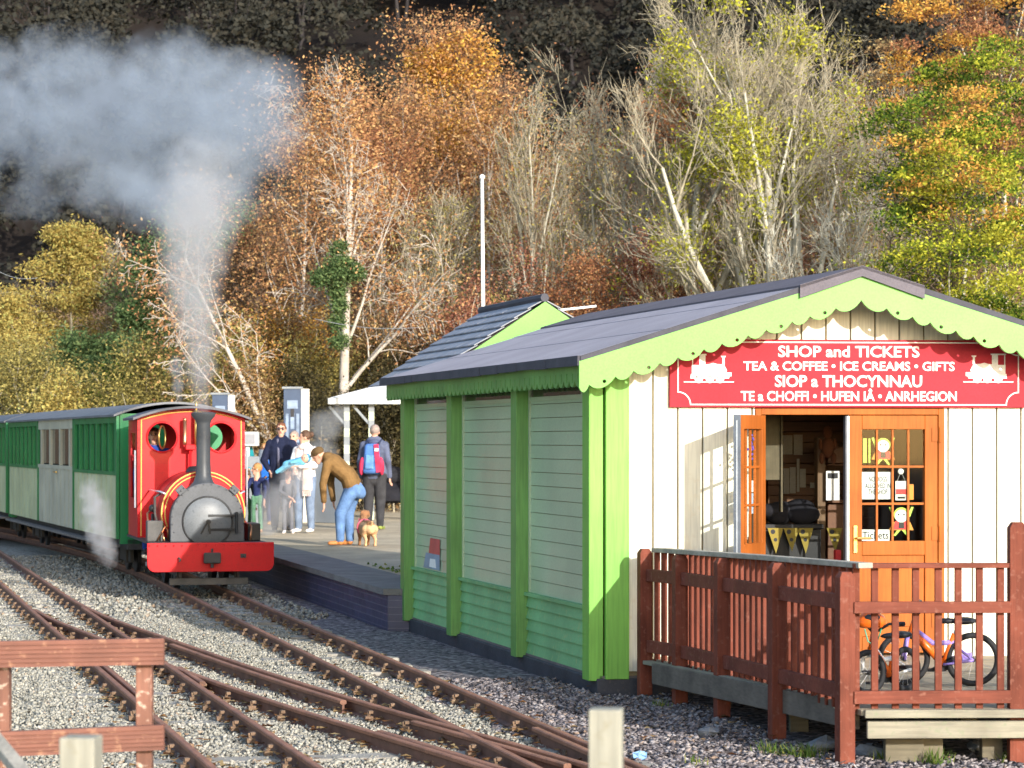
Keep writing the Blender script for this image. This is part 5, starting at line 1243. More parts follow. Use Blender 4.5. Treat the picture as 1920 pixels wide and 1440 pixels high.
class Body:
    def __init__(s): s.mb = MB(); s.pr = []; s.tags = []
    def cap(s, tag, p0, r0, p1, r1, flat=1.0, side=None): s.pr.append(cap_mesh(s.mb, p0, r0, p1, r1, flat, side)); s.tags.append(tag); return s
    def ell(s, tag, c, r, M=None):
        s.mb.ell(c, r, M, 16, 10); rr = r if hasattr(r, '__len__') else (r, r, r)
        s.pr.append((np.array(c), 'e', np.array(rr), np.array(M) if M is not None else np.eye(3))); s.tags.append(tag); return s
    def finish(s, name, mats, parent_props, loc, rz, scale=1.0, voxel=.011):
        me = bpy.data.meshes.new('t'); me.from_pydata(s.mb.v, [], s.mb.f); o = bpy.data.objects.new('t', me); COL.objects.link(o)
        md = o.modifiers.new('r', 'REMESH'); md.mode = 'VOXEL'; md.voxel_size = voxel; md.use_smooth_shade = True
        m2 = o.modifiers.new('s', 'SMOOTH'); m2.iterations = 3; m2.factor = .5
        dg = bpy.context.evaluated_depsgraph_get(); dg.update(); out = bpy.data.meshes.new_from_object(o.evaluated_get(dg)); bpy.data.objects.remove(o)
        keys = list(mats); out.materials.clear()
        for k in keys: out.materials.append(mats[k])
        n = len(out.polygons); C = np.empty(n*3, np.float32); out.polygons.foreach_get('center', C); C = C.reshape(-1, 3)
        best = np.full(n, 1e9); idx = np.zeros(n, np.int32)
        for pr, tag in zip(s.pr, s.tags):
            if isinstance(pr[1], str):
                q = (C-pr[0]) @ pr[3]; l = np.linalg.norm(q/pr[2], axis=1); d = (l-1)*pr[2].min()
            else:
                p0, r0, p1, r1, fl, a, b = pr; ax = p1-p0; L2 = max(ax @ ax, 1e-9); t_ = np.clip(((C-p0) @ ax)/L2, 0, 1); q = C-(p0+t_[:, None]*ax)
                qa = q @ a; qb = (q @ b)/fl; qd = q @ (ax/math.sqrt(L2)); d = np.sqrt(qa**2+qb**2+qd**2)-(r0+(r1-r0)*t_)
            m = d < best; best[m] = d[m]; idx[m] = keys.index(tag)
        out.polygons.foreach_set('material_index', idx); out.polygons.foreach_set('use_smooth', [True]*n); out.name = name
        ob = bpy.data.objects.new(name, out); COL.objects.link(ob); ob.location = loc; ob.rotation_euler = (0, 0, rz); ob.scale = (scale,)*3
        WM[ob] = Matrix.Translation(loc) @ Matrix.Rotation(rz, 4, 'Z') @ Matrix.Scale(scale, 4)
        return props(ob, *parent_props)
cloth = lambda n, c: paint('cloth '+n, c, .9, .30, 7, .6, spec=.1, speck=tuple(x*.6 for x in c))
M_skin = paint('skin', (.62, .34, .24), .5, .06, 9, .02, spec=.3); M_hairb = paint('brown hair', (.09, .045, .025), .7, .3, 30, .3); M_hairg = paint('ginger fair hair', (.42, .20, .07), .7, .2, 30, .3); M_hairs = paint('grey cropped hair', (.28, .22, .19), .7, .2, 30, .3)
M_eye = paint('dark eyes', (.03, .02, .02), .3, .1, 9, 0); M_lip = paint('lips', (.50, .16, .13), .5, .05, 9, 0); M_shoew = paint('white shoes', (.78, .74, .72), .6, .05, 9, 0); M_sole = paint('dark shoes', (.04, .035, .03), .6, .1, 9, 0)
def J(**k):
    """default standing joints of a 1.75 m adult facing -y (towards the camera); x to the viewer's right"""
    d = dict(pelvis=(0, 0, .94), waist=(0, -.005, 1.08), chest=(0, -.01, 1.30), neck=(0, .0, 1.47), head=(0, -.02, 1.625), look=0.0, nod=0.0,
             shL=(-.175, 0, 1.40), shR=(.175, 0, 1.40), elL=(-.235, .03, 1.13), elR=(.235, .03, 1.13), wrL=(-.245, -.06, .88), wrR=(.245, -.06, .88),
             hpL=(-.09, 0, .92), hpR=(.09, 0, .92), knL=(-.10, -.02, .50), knR=(.10, -.02, .50), anL=(-.10, .02, .085), anR=(.10, .02, .085), ftL=None, ftR=None)
    d.update(k); return d
def hand(b, wr, el, side):
    w = Vector(wr); d = (w-Vector(el)).normalized(); a = d.cross(Vector((0, 1, 0)))
    if a.length < .1: a = d.cross(Vector((1, 0, 0)))
    a.normalize(); c = a.cross(d)
    b.cap('skin', w, .026, w+d*.075, .033, .55, tuple(c))
    for k, l in ((-1.5, .055), (-.5, .07), (.5, .075), (1.5, .065)):
        p = w+d*.085+c*k*.017; q = p+d*l*.55+a*side*.006; e = q+d*l*.45+a*side*.022
        b.cap('skin', p, .0105, q, .0098); b.cap('skin', q, .0098, e, .0088)
    p = w+d*.03+c*.03*1; b.cap('skin', p, .012, p+d*.04+c*.022, .010)
def body(j, bulk=1.0, jacket=1.0, jk='top', lg='legs', sh='shoes', child=False, skirt=None, hands=True, jbase=.86, hat=None, glasses=False, headscale=1.0):
    b = Body(); V_ = Vector
    pel, wa, ch, ne, he = (V_(j[k]) for k in ('pelvis', 'waist', 'chest', 'neck', 'head'))
    up = (ne-pel).normalized(); sd = (V_(j['shR'])-V_(j['shL'])).normalized(); f = .66
    b.cap(jk, pel+up*.04, .150*bulk*jacket, wa, .140*bulk*jacket, f, tuple(sd)); b.cap(jk, wa, .140*bulk*jacket, ch, .165*bulk*jacket, f, tuple(sd)); b.cap(jk, ch, .160*bulk*jacket, ch+up*.10, .115*bulk*jacket, f, tuple(sd))
    b.cap(jk, V_(j['shL']), .062*jacket, V_(j['shR']), .062*jacket)
    b.cap(lg, pel-up*.02, .148*bulk, pel-up*.06, .14*bulk, .72, tuple(sd))
    b.cap('skin', ne-up*.05, .055, ne+(he-ne)*.5, .050); b.cap(jk, ne-up*.06, .078*jacket, ne-up*.01, .066*jacket)
    Mh = Matrix.Rotation(j['look'], 3, 'Z') @ Matrix.Rotation(j['nod'], 3, 'X'); hs = headscale; P = lambda *a: he+Mh @ (V_(a)*hs)
    b.ell('skin', he+Mh @ V_((0, .005, .02))*hs, (.074*hs, .092*hs, .098*hs), Mh); b.cap('skin', P(0, -.03, -.03), .056*hs, P(0, -.052, -.085), .034*hs, 1.0)
    b.cap('skin', P(0, -.088, .012), .009*hs, P(0, -.108, -.022), .014*hs)
    for s in (-1, 1):
        b.ell('skin', P(s*.077, .012, -.008), (.010*hs, .020*hs, .030*hs), Mh); b.ell('eye', P(s*.032, -.083, .018), (.012*hs, .009*hs, .008*hs), Mh)
        b.cap('hair', P(s*.018, -.088, .036), .005*hs, P(s*.05, -.078, .038), .005*hs)
    b.cap('lip', P(-.02, -.086, -.050), .007*hs, P(.02, -.086, -.050), .007*hs)
    if glasses:
        for s in (-1, 1): b.ell('eye', P(s*.034, -.091, .016), (.030, .010, .020), Mh)
        b.cap('eye', P(-.07, -.05, .02), .006, P(.07, -.05, .02), .006)
    for S in 'LR':
        sh_, el, wr, hp, kn, an = (V_(j[k+S]) for k in ('sh', 'el', 'wr', 'hp', 'kn', 'an')); sg = -1 if S == 'L' else 1
        b.cap(jk, sh_, .060*jacket, el, .047*jacket); b.cap(jk, el, .047*jacket, wr+(el-wr)*.06, .037*jacket)
        if hands: hand(b, wr, el, sg)
        b.cap(lg, hp, .102*bulk, kn, .076*bulk); b.cap(lg, kn, .075*bulk, an+V_((0, 0, .02)), .062)
        ft = V_(j['ft'+S]) if j['ft'+S] is not None else an+V_((sg*.02, -.15, -.045))
        b.cap(sh, an+V_((0, .02, -.035)), .042, ft, .036, .85, (1, 0, 0)); b.cap(sh, an+V_((0, 0, 0)), .045, an+V_((0, 0, -.03)), .045)
    return b, P, Mh
def hair(parent, P, Mh, mat, hs=1.0, long=0, tousle=.012, seed=1):
    mb = MB(); rr = random.Random(seed); he = P(0, 0, 0)
    c = P(0, .014, .034); mb.ell(c, (.082*hs, .096*hs, .090*hs), Mh, 20, 14)
    vs = []
    for v in mb.v:
        q = Mh.transposed() @ (Vector(v)-he)
        lim = .055*hs if q.y < -.045*hs else (-.01*hs if q.y < .02 else -.06*hs-long)
        if q.z < lim: q.z = lim+(q.z-lim)*.12; q.x *= .93; q.y = q.y*.93+.004
        q += Vector((rr.uniform(-1, 1), rr.uniform(-1, 1), rr.uniform(-1, 1)))*tousle*hs*.5; vs.append(tuple(he+Mh @ q))
    mb.v = vs; return mb.build('hair', mat, parent, local=True, smooth=True)
def child_joints(h, **k):
    s = h/1.75; d = J()
    for q in d:
        if isinstance(d[q], tuple): d[q] = tuple(x*s for x in d[q])
    hs = 1.0; nz = d['neck'][2]
    d['head'] = (d['head'][0], d['head'][1], nz+.135); d.update(k); return d
def place(px, py): Y = (H-PZ)*F/(py-HY); return Vector(((px-CX)*Y/F, Y, PZ))
def scaled(j, s): return {k: (tuple(x*s for x in v) if isinstance(v, tuple) else v) for k, v in j.items()}
mats = lambda top, legs, shoes, hr=M_hairb, **k: dict(skin=M_skin, eye=M_eye, lip=M_lip, hair=hr, top=top, legs=legs, shoes=shoes, **k)
# bending man with cap reaching down to the dog
j = J(pelvis=(.12, .0, .86), waist=(.05, 0, 1.00), chest=(-.14, 0, 1.17), neck=(-.29, 0, 1.27), head=(-.40, -.02, 1.32), look=R(-80), nod=R(30),
      shL=(-.24, -.17, 1.19), shR=(-.24, .17, 1.19), elL=(-.30, -.20, .91), elR=(-.26, .22, .91), wrL=(-.29, -.19, .65), wrR=(-.22, .2, .66),
      hpL=(.11, -.09, .84), hpR=(.11, .09, .84), knL=(-.06, -.11, .47), knR=(.02, .11, .47), anL=(-.06, -.11, .085), anR=(.05, .10, .085), ftL=(-.21, -.13, .04), ftR=(-.10, .12, .04))
b, P, Mh = body(j, 1.14, 1.22)
o = b.finish('person', mats(cloth('olive brown', (.20, .115, .045)), cloth('blue jeans', (.115, .205, .39)), paint('tan boots', (.50, .20, .06), .6)), ('person in olive brown jacket, cap and pale jeans bending down to the small dog', 'person'), place(648, 1023), R(-6), 1.02)
mb = MB(); mb.ell(P(0, .01, .055), (.092, .105, .075), Mh, 18, 10); mb.ell(P(0, -.085, .045), (.07, .05, .012), Mh, 14, 6); mb.build('cap', cloth('brown cap', (.12, .075, .035)), o, local=True, smooth=True)
mb = MB(); mb.tube([(.13, -.16, .83), (.19, -.05, .80), (.19, .05, .80), (.13, .16, .83)], .012, 6); mb.build('jacket_hem', cloth('jacket hem', (.16, .09, .03)), o, local=True, smooth=True)
# man with rucksack, seen from behind
j = J(look=R(20)); b, P, Mh = body(j, 1.18, 1.22)
o = b.finish('person', mats(cloth('slate blue jacket', (.095, .11, .17)), cloth('dark grey trousers', (.045, .045, .05)), paint('lime trainers', (.25, .30, .06), .6), M_hairs), ('person in dark blue jacket and grey trousers seen from behind', 'person'), place(702, 994), R(170), 1.06)
hair(o, P, Mh, M_hairs, 1.0, -.02, .004)
mb = MB(); mb.torus((0, .04, 1.46), .075, .04, Matrix.Rotation(R(90), 3, 'X') , 18, 8); mb.build('collar', cloth('hood', (.08, .10, .18)), o, local=True, smooth=True)
rk = Vector((0, .20, 1.17)); Mw = WM[o]
rs = MB()
def rbox(m, c, d, r_=.05): m.ell(c, (d[0]/2*1.15, d[1]/2*1.2, d[2]/2*1.12), None, 18, 12)
bk = thing('rucksack', 'blue rucksack with red side pockets on the back of the person in dark blue', 'rucksack', tuple(Mw @ Vector((0, .2, .93))), R(170))
WM[bk] = Mw.copy(); bk.location = Mw.to_translation(); bk.scale = (1.06,)*3
m = MB(); rb = [(-.15, .12, .92), (.15, .12, .92), (.14, .30, .94), (-.14, .30, .94), (-.13, .11, 1.44), (.13, .11, 1.44), (.11, .24, 1.42), (-.11, .24, 1.42)]; m.hexa([Vector(v) for v in rb]); m.build('main_bag', cloth('rucksack blue', (.075, .17, .42)), bk, local=True, bevel=.05, smooth=True)
for s in (-1, 1):
    m = MB(); m.cap = None; m.ell((s*.165, .20, 1.06), (.045, .07, .15), Matrix.Rotation(-s*.06, 3, 'Y'), 14, 10); m.build('side_pocket', cloth('rucksack red', (.52, .04, .09)), bk, local=True, smooth=True)
m = MB(); m.beam((-.085, .25, 1.42), (-.14, .30, .96), .075, .03, (0, 1, 0)); m.build('red_panel', cloth('rucksack red', (.52, .04, .09)), bk, local=True)
m = MB(); m.box((-.10, .285, 1.33), (.06, .02, .05)); m.build('patch', M_paper, bk, local=True, bevel=.004)
m = MB(); m.hexa([Vector(v) for v in ((-.06, .27, 1.0), (.10, .27, 1.0), (.09, .325, 1.02), (-.05, .325, 1.02), (-.05, .245, 1.25), (.09, .245, 1.25), (.08, .28, 1.24), (-.04, .28, 1.24))]); m.build('front_pocket', cloth('rucksack pale blue', (.12, .25, .50)), bk, local=True, bevel=.02)
for s in (-1, 1):
    m = MB(); m.tube([(s*.10, .13, 1.43), (s*.12, .02, 1.49), (s*.13, -.13, 1.38), (s*.15, -.12, 1.12), (s*.16, .10, 1.0)], .017, 6); m.build('strap', cloth('rucksack strap', (.03, .04, .08)), bk, local=True, smooth=True)
# man in navy coat and sunglasses
j = J(look=R(-6), elL=(-.28, .0, 1.14), wrL=(-.20, -.17, .98), elR=(.29, .0, 1.13), wrR=(.20, -.17, .95)); b, P, Mh = body(j, 1.12, 1.2, glasses=True)
o = b.finish('person', mats(cloth('navy coat', (.016, .02, .045)), cloth('dark trousers', (.05, .055, .075)), M_sole, M_hairb), ('person in navy coat and dark sunglasses standing behind the children', 'person'), place(527, 996), R(8), 1.08)
hair(o, P, Mh, paint('chestnut hair', (.14, .055, .025), .7), 1.0, -.01, .014)
m = MB(); m.tube([(-.06, -.09, 1.48), (-.05, -.135, 1.3), (-.05, -.14, 1.0)], .022, 6); m.build('scarf', cloth('grey scarf', (.12, .12, .17)), o, local=True, smooth=True)
# woman holding a baby, pale scarf
j = J(look=R(-62), elL=(-.17, -.16, 1.16), wrL=(-.04, -.30, 1.10), elR=(.22, -.06, 1.14), wrR=(.05, -.27, 1.14), anL=(-.10, -.06, .085), knL=(-.10, -.08, .50))
b, P, Mh = body(j, 1.06, 1.2)
o = b.finish('person', mats(cloth('white coat', (.72, .70, .70)), cloth('blue grey jeans', (.16, .21, .30)), M_shoew), ('person in white coat and pale pink scarf holding a baby', 'person'), place(573, 999), R(-28), 1.0)
hair(o, P, Mh, M_hairb, 1.0, -.02, .012)
m = MB(); m.ell(P(0, .11, .05), (.045, .045, .05), None, 12, 8); m.build('hair_bun', M_hairb, o, local=True, smooth=True)
m = MB(); m.torus((0, -.01, 1.45), .085, .05, Matrix.Rotation(R(90), 3, 'X'), 18, 8)
m.hexa([Vector(v) for v in ((.04, -.19, .72), (.20, -.16, .72), (.21, -.11, .72), (.05, -.13, .72), (.05, -.15, 1.45), (.17, -.11, 1.45), (.18, -.05, 1.43), (.06, -.08, 1.43))])
m.hexa([Vector(v) for v in ((-.19, -.17, .98), (-.06, -.19, .98), (-.06, -.14, .98), (-.19, -.12, .98), (-.15, -.10, 1.44), (-.05, -.14, 1.44), (-.05, -.09, 1.44), (-.15, -.05, 1.44))]); sc_ = m.build('scarf', cloth('pale pink scarf', (.72, .56, .50)), o, local=True, bevel=.015, smooth=True)
m = MB()
for q in range(12): x = .045+q*.0135; m.tube([(x, -.165+q*.002, .73), (x+rng.uniform(-.006, .006), -.165, .63)], .005, 4)
m.build('fringe', cloth('scarf fringe', (.70, .52, .46)), sc_, local=True)
# baby in blue
b = Body(); b.cap('top', (-.18, -.02, .06), .07, (.08, 0, .12), .085); b.ell('skin', (.15, -.02, .17), (.068, .072, .075)); b.ell('hood', (.17, .02, .175), (.075, .075, .08)); b.cap('top', (-.16, -.05, .05), .045, (-.33, -.08, -.06), .035); b.cap('top', (-.16, .03, .05), .045, (-.30, .03, -.05), .035); b.cap('top', (.06, -.06, .13), .035, (-.06, -.12, .10), .03)
b.ell('eye', (.13, -.088, .18), .009); b.ell('eye', (.165, -.09, .18), .009); b.cap('skin', (.148, -.088, .165), .010, (.148, -.094, .16), .010)
pw = Matrix.Translation(place(573, 999)) @ Matrix.Rotation(R(-28), 4, 'Z')
b.finish('person', dict(skin=M_skin, eye=M_eye, top=cloth('sky blue suit', (.13, .38, .55)), hood=cloth('sky blue hood', (.10, .32, .50))), ('baby in sky blue suit carried by the person with the pink scarf', 'baby'), pw @ Vector((.0, -.27, 1.10)), R(-15), 1.0, .009)
# children
def kid(px, py, h, look, label, top, legs, shoes, hm, rz, seed, jk=1.08, **kw):
    j = child_joints(h, look=look); s = h/1.75
    for k_, v in kw.items(): j[k_] = tuple(x*s for x in v) if isinstance(v, tuple) else v
    b, P, Mh = body(j, s*1.08, s*jk, headscale=.86)
    # limbs scale with the child
    b2 = Body()
    for pr, tag in zip(b.pr, b.tags):
        if isinstance(pr[1], str): b2.ell(tag, Vector(pr[0]), tuple(pr[2]), Matrix(pr[3].tolist()))
        else:
            p0, r0, p1, r1, fl, a, bb = pr; k = s*1.12 if tag in ('legs', 'shoes') and r0 < .1 and tag != 'legs' else (1 if tag in ('skin', 'hair', 'lip', 'eye', 'top') else s*1.1)
            b2.cap(tag, Vector(p0), r0*k, Vector(p1), r1*k, fl, tuple(a))
    o = b2.finish('person', mats(top, legs, shoes, hm), (label, 'child'), place(px, py), rz, 1.0, .010); hair(o, P, Mh, hm, .88, -.01, .02, seed); return o
c1 = kid(482, 997, 1.12, R(-70), 'child with ginger hair in navy jumper and green trousers', cloth('navy jumper', (.022, .03, .09)), cloth('green trousers', (.13, .28, .18)), paint('tan shoes', (.48, .28, .18), .6), M_hairg, R(-18), 3, elL=(-.24, -.10, 1.18), wrL=(-.40, -.12, 1.20))
c2 = kid(462, 993, .98, R(40), 'child with fair hair in dark coat half hidden beside the engine', cloth('dark coat', (.025, .028, .03)), cloth('bottle green trousers', (.02, .07, .03)), M_sole, M_hairg, R(20), 5)
c3 = kid(497, 984, 1.52, R(15), 'child in bright blue jacket standing left of the person in sunglasses', cloth('bright blue jacket', (.03, .16, .60)), cloth('navy trousers', (.03, .04, .12)), paint('tan boots', (.45, .25, .08), .6), M_hairg, R(-10), 7, elL=(-.24, -.08, 1.16), wrL=(-.10, -.22, 1.06), elR=(.24, -.08, 1.16), wrR=(.10, -.22, 1.04))
c4 = kid(540, 999, 1.08, R(0), 'child with dark hair in grey coat wrapped in drifting steam', cloth('grey coat', (.10, .10, .115)), cloth('grey trousers', (.12, .125, .15)), M_shoew, M_hairb, R(6), 9, elL=(-.22, -.1, 1.15), wrL=(.02, -.24, 1.0), elR=(.22, -.1, 1.15), wrR=(.10, -.22, .92))
j = J(look=R(-25)); b, P, Mh = body(j, 1.0, 1.08)
o = b.finish('person', mats(cloth('grey violet coat', (.15, .13, .18)), cloth('dark skirt', (.04, .04, .05)), M_sole, M_hairs), ('person with grey hair glimpsed between the sunglasses wearer and the baby', 'person'), place(551, 990), R(5), 1.0); hair(o, P, Mh, M_hairs, 1.0, 0, .01)
j = J(look=R(50), elR=(.22, -.1, 1.14), wrR=(.08, -.25, 1.05)); b, P, Mh = body(j, 1.0, 1.06)
o = b.finish('person', mats(cloth('teal coat', (.02, .26, .30)), cloth('dark jeans', (.06, .09, .14)), M_sole, M_hairs), ('person in teal coat with pink scarf half hidden by the engine cab', 'person'), place(451, 986), R(25), 1.0); hair(o, P, Mh, paint('fair hair', (.50, .36, .22), .7), 1.0, .08, .012)
m = MB(); m.torus((0, -.01, 1.45), .08, .045, Matrix.Rotation(R(90), 3, 'X'), 16, 8); m.hexa([Vector(v) for v in ((.02, -.18, 1.0), (.12, -.18, 1.0), (.12, -.14, 1.0), (.02, -.14, 1.0), (.02, -.13, 1.44), (.1, -.11, 1.44), (.1, -.06, 1.44), (.02, -.08, 1.44))]); m.build('scarf', cloth('pink scarf', (.62, .36, .36)), o, local=True, bevel=.012, smooth=True)
# red flags held by the children
def flag(label, p, a, sz=.22):
    d = Vector((math.cos(a), 0, math.sin(a))); m = MB(); m.tube([p-d*.05, p+d*.34], .007, 6); t_ = thing('flag', label, 'flag', tuple(p), 0, 'red flags held by the children'); m.build('stick', M_white, t_)
    n_ = Vector((-d.z, 0, d.x)); m = MB(); k = 6
    for q in range(k):
        u0, u1 = q/k, (q+1)/k; f_ = lambda u: Vector((0, .02*math.sin(u*5), 0)); a0, a1 = p+d*.13, p+d*.34
        m.hexa([a0+n_*sz*u0+f_(u0), a1+n_*sz*u0+f_(u0), a1+n_*sz*u1+f_(u1), a0+n_*sz*u1+f_(u1)]+[v+Vector((0, .006, 0)) for v in (a0+n_*sz*u0+f_(u0), a1+n_*sz*u0+f_(u0), a1+n_*sz*u1+f_(u1), a0+n_*sz*u1+f_(u1))])
    m.build('cloth', cloth('flag red', (.62, .03, .05)), t_)
flag('small red flag held up by the child in the navy jumper', WM[c1] @ Vector((-.29, -.14, .80)), R(100), .20)
flag('small red flag held low by the child in the dark coat', WM[c2] @ Vector((-.17, -.1, .42)), R(-150), .14)
# driver in the cab
j = J(look=R(-10)); b, P, Mh = body(j, 1.0, 1.05); dp = WM[eng] @ Vector((-.42, 2.80, .36))
o = b.finish('person', mats(cloth('blue overalls', (.03, .07, .32)), cloth('blue overalls', (.03, .07, .32)), M_sole, M_hairb), ('driver in blue overalls standing inside the red engine cab', 'person'), dp, ER, .97); hair(o, P, Mh, M_hairb, 1.0, -.02, .006)
# dog: small sandy terrier seen from behind, head turned left
b = Body()
b.cap('fur', (0, .0, .26), .098, (0, -.30, .27), .105, 1.0); b.cap('fur', (0, -.30, .25), .105, (0, -.20, .22), .09); b.cap('back', (0, .04, .31), .062, (0, -.28, .325), .065); b.cap('fur', (0, .03, .26), .085, (0, .05, .25), .08)
b.cap('back', (-.0, -.33, .32), .07, (-.04, -.42, .42), .058)
b.ell('back', (-.06, -.45, .46), (.062, .068, .060)); b.cap('fur', (-.09, -.48, .44), .038, (-.13, -.52, .42), .026); b.ell('nose', (-.15, -.535, .425), .014)
for s in (-1, 1): b.cap('back', (-.06+s*.045, -.43, .49), .022, (-.06+s*.068, -.43, .43), .014)
for s in (-1, 1):
    b.cap('fur', (s*.065, .02, .25), .062, (s*.072, -.045, .165), .043); b.cap('fur', (s*.072, -.045, .165), .036, (s*.072, .055, .10), .024); b.cap('fur', (s*.072, .055, .10), .023, (s*.072, .04, .025), .021); b.cap('fur', (s*.072, .04, .02), .024, (s*.072, .005, .018), .020)
    b.cap('back', (s*.065, -.29, .22), .045, (s*.066, -.27, .13), .030); b.cap('back', (s*.066, -.27, .13), .026, (s*.066, -.29, .03), .022); b.cap('back', (s*.066, -.29, .02), .024, (s*.066, -.32, .018), .02)
b.cap('fur', (0, .09, .30), .026, (.01, .15, .36), .016)
dg_ = b.finish('dog', dict(fur=paint('sandy fur', (.58, .36, .19), .9, .2, 14, .5), back=paint('tan brown fur', (.27, .13, .06), .9, .25, 14, .5), nose=M_eye), ('small sandy terrier in a pink harness seen from behind beside the bending person', 'dog'), place(693, 1024), R(200), 1.02, .008)
m = MB(); m.torus((0, -.25, .27), .112, .014, None, 20, 6); m.beam((0, -.12, .372), (0, -.30, .385), .05, .012); m.torus((-.02, -.37, .36), .068, .012, Matrix.Rotation(R(50), 3, 'X'), 18, 6); m.build('harness', cloth('pink harness', (.62, .14, .20)), dg_, local=True, smooth=True)

# ================================================================= platform furniture behind the people
M_navy = paint('navy board', (.05, .075, .13), .35, .2, 2, 0); M_boardw = paint('cream board edge', (.62, .58, .50), .6); M_metg = paint('grey cabinet', (.22, .24, .26), .5, .15, 3, .05); M_metl = paint('pale grey cabinet', (.50, .52, .52), .5, .1, 4, .05)
def iboard(label, px0, px1, edgepx, top, Y):
    a, b = W(px0, top, Y), W(px1, top, Y); e = W(edgepx, top, Y); t_ = thing('notice_board', label, 'notice board', ((a.x+b.x)/2, Y, PZ), 0, 'tall notice boards on the platform')
    m = MB(); m.box(((a.x+b.x)/2, Y, (a.z+PZ)/2+.15), (b.x-a.x, .05, a.z-PZ-.3)); p = m.build('panel', M_navy, t_, bevel=.006)
    m = MB(); m.hexa([Vector((b.x, Y-.03, PZ)), Vector((e.x, Y+.12, PZ)), Vector((e.x, Y+.17, PZ)), Vector((b.x, Y+.03, PZ)), Vector((b.x, Y-.03, a.z)), Vector((e.x, Y+.12, a.z)), Vector((e.x, Y+.17, a.z)), Vector((b.x, Y+.03, a.z))]); m.build('edge_panel', M_boardw, t_)
    m = MB(); m.box(((a.x+b.x)/2, Y, a.z+.02), (b.x-a.x+.06, .09, .04)); m.build('cap_rail', M_metg, t_)
    wd_ = b.x-a.x; m = MB()
    for (u, w, z, h) in ((.5, .6, .30, .16), (.2, .16, .75, .55), (.5, .22, .62, .3), (.8, .16, .75, .55)): m.box((a.x+wd_*u, Y-.028, a.z-z), (wd_*w, .006, h))
    m.build('picture', paint('faded print', (.20, .26, .36), .5, .3, 8, 0), p)
    m = MB(); m.box((a.x+wd_*.5, Y-.033, a.z-.46), (wd_*.2, .006, .16)); m.build('picture', M_ink, p)
iboard('tall navy notice board with a cream edge behind the person in sunglasses', 532, 565, 579, 729, 51)
iboard('tall navy notice board with a cream edge showing over the engine cab roof', 398, 428, 439, 740, 52)
Y = 49; a = W(457, 810, Y); b_ = W(474, 845, Y)
t_ = thing('cabinet', 'grey cabinet on a pedestal with a white box screen beside the engine', 'cabinet', (W(471, 900, Y).x, Y, PZ)); cx_ = W(471, 900, Y).x
m = MB(); m.hexa([Vector((cx_-.10, Y-.12, PZ)), Vector((cx_+.22, Y-.12, PZ)), Vector((cx_+.22, Y+.12, PZ)), Vector((cx_-.10, Y+.12, PZ)), Vector((cx_-.16, Y-.14, 1.70)), Vector((cx_+.16, Y-.14, 1.70)), Vector((cx_+.16, Y+.14, 1.70)), Vector((cx_-.16, Y+.14, 1.70))]); m.build('cabinet', M_metg, t_, bevel=.02)
m = MB(); m.box((cx_-.06, Y-.02, 1.80), (.07, .07, .22)); m.build('stalk', M_metl, t_)
m = MB(); m.box((cx_, Y, 2.02), (.28, .24, .26)); h_ = m.build('screen_box', M_metl, t_, bevel=.012)
m = MB(); m.box((cx_-.02, Y-.123, 2.02), (.20, .01, .18)); m.build('screen', paint('dull screen', (.24, .24, .26), .4), h_)
m = MB(); m.tube([(cx_+.22, Y-.05, 1.55), (cx_+.24, Y-.05, 1.82)], .10, 10); m.build('side_canister', paint('blue grey canister', (.20, .23, .28), .5), t_, smooth=True, angle=40)
m = MB(); a, b_ = W(590, 860, 51), W(655, 860, 51); m.hexa([Vector((a.x, 51, PZ)), Vector((b_.x, 50.4, PZ)), Vector((b_.x, 50.5, PZ)), Vector((a.x, 51.1, PZ)), Vector((a.x, 51, 1.60)), Vector((b_.x, 50.4, 1.52)), Vector((b_.x, 50.5, 1.52)), Vector((a.x, 51.1, 1.60))]); props(m.build('hoarding', paint('grey blue hoarding', (.22, .25, .29), .5, .2, 1, .05), bevel=.01), 'low grey blue metal hoarding on the platform behind the bending person', 'hoarding')
# canopy shelter
Yc = 53; a = W(612, 740, Yc); t_ = thing('canopy_shelter', 'white roofed canopy on striped posts at the back of the platform', 'shelter', (W(690, 800, Yc).x, Yc, PZ))
x0, x1 = W(620, 0, Yc).x, W(830, 0, Yc).x; zt, zb_ = W(0, 715, Yc).z, W(0, 746, Yc).z; zl = W(0, 757, Yc).z
m = MB(); m.hexa([Vector((x0, Yc-.3, zb_)), Vector((x1, Yc-.3, zb_)), Vector((x1, Yc+2.5, zb_)), Vector((x0, Yc+2.5, zb_)), Vector((x0+1.1, Yc+1.0, zt)), Vector((x1, Yc+1.0, zt)), Vector((x1, Yc+1.4, zt)), Vector((x0+1.1, Yc+1.4, zt))]); m.build('roof', M_white, t_)
m = MB(); m.beam((x0-.02, Yc-.32, (zb_+zl)/2-.01), (x1, Yc-.32, (zb_+zl)/2-.01), .04, zb_-zl); m.beam((x0-.02, Yc-.3, (zb_+zl)/2-.01), (x0-.02, Yc+2.5, (zb_+zl)/2-.01), .04, zb_-zl-.004); m.build('fascia', paint('grey white fascia', (.52, .54, .54), .6), t_)
for px in (651, 697, 790):
    X = W(px, 0, Yc).x; m = MB(); nb = 14
    for q in range(nb): m.mat(q % 2); za, zc_ = PZ+(zl-PZ)*q/nb, PZ+(zl-PZ)*(q+1)/nb; m.box((X, Yc-.1, (za+zc_)/2), (.11, .11, zc_-za))
    m.build('post', [paint('pale green post', (.46, .52, .38), .6), M_metg], t_, fixn=False)
    m = MB(); m.beam((X, Yc-.1, zl-.45), (X-.35, Yc-.1, zl-.05), .04, .05); m.build('bracket', M_metg, t_)
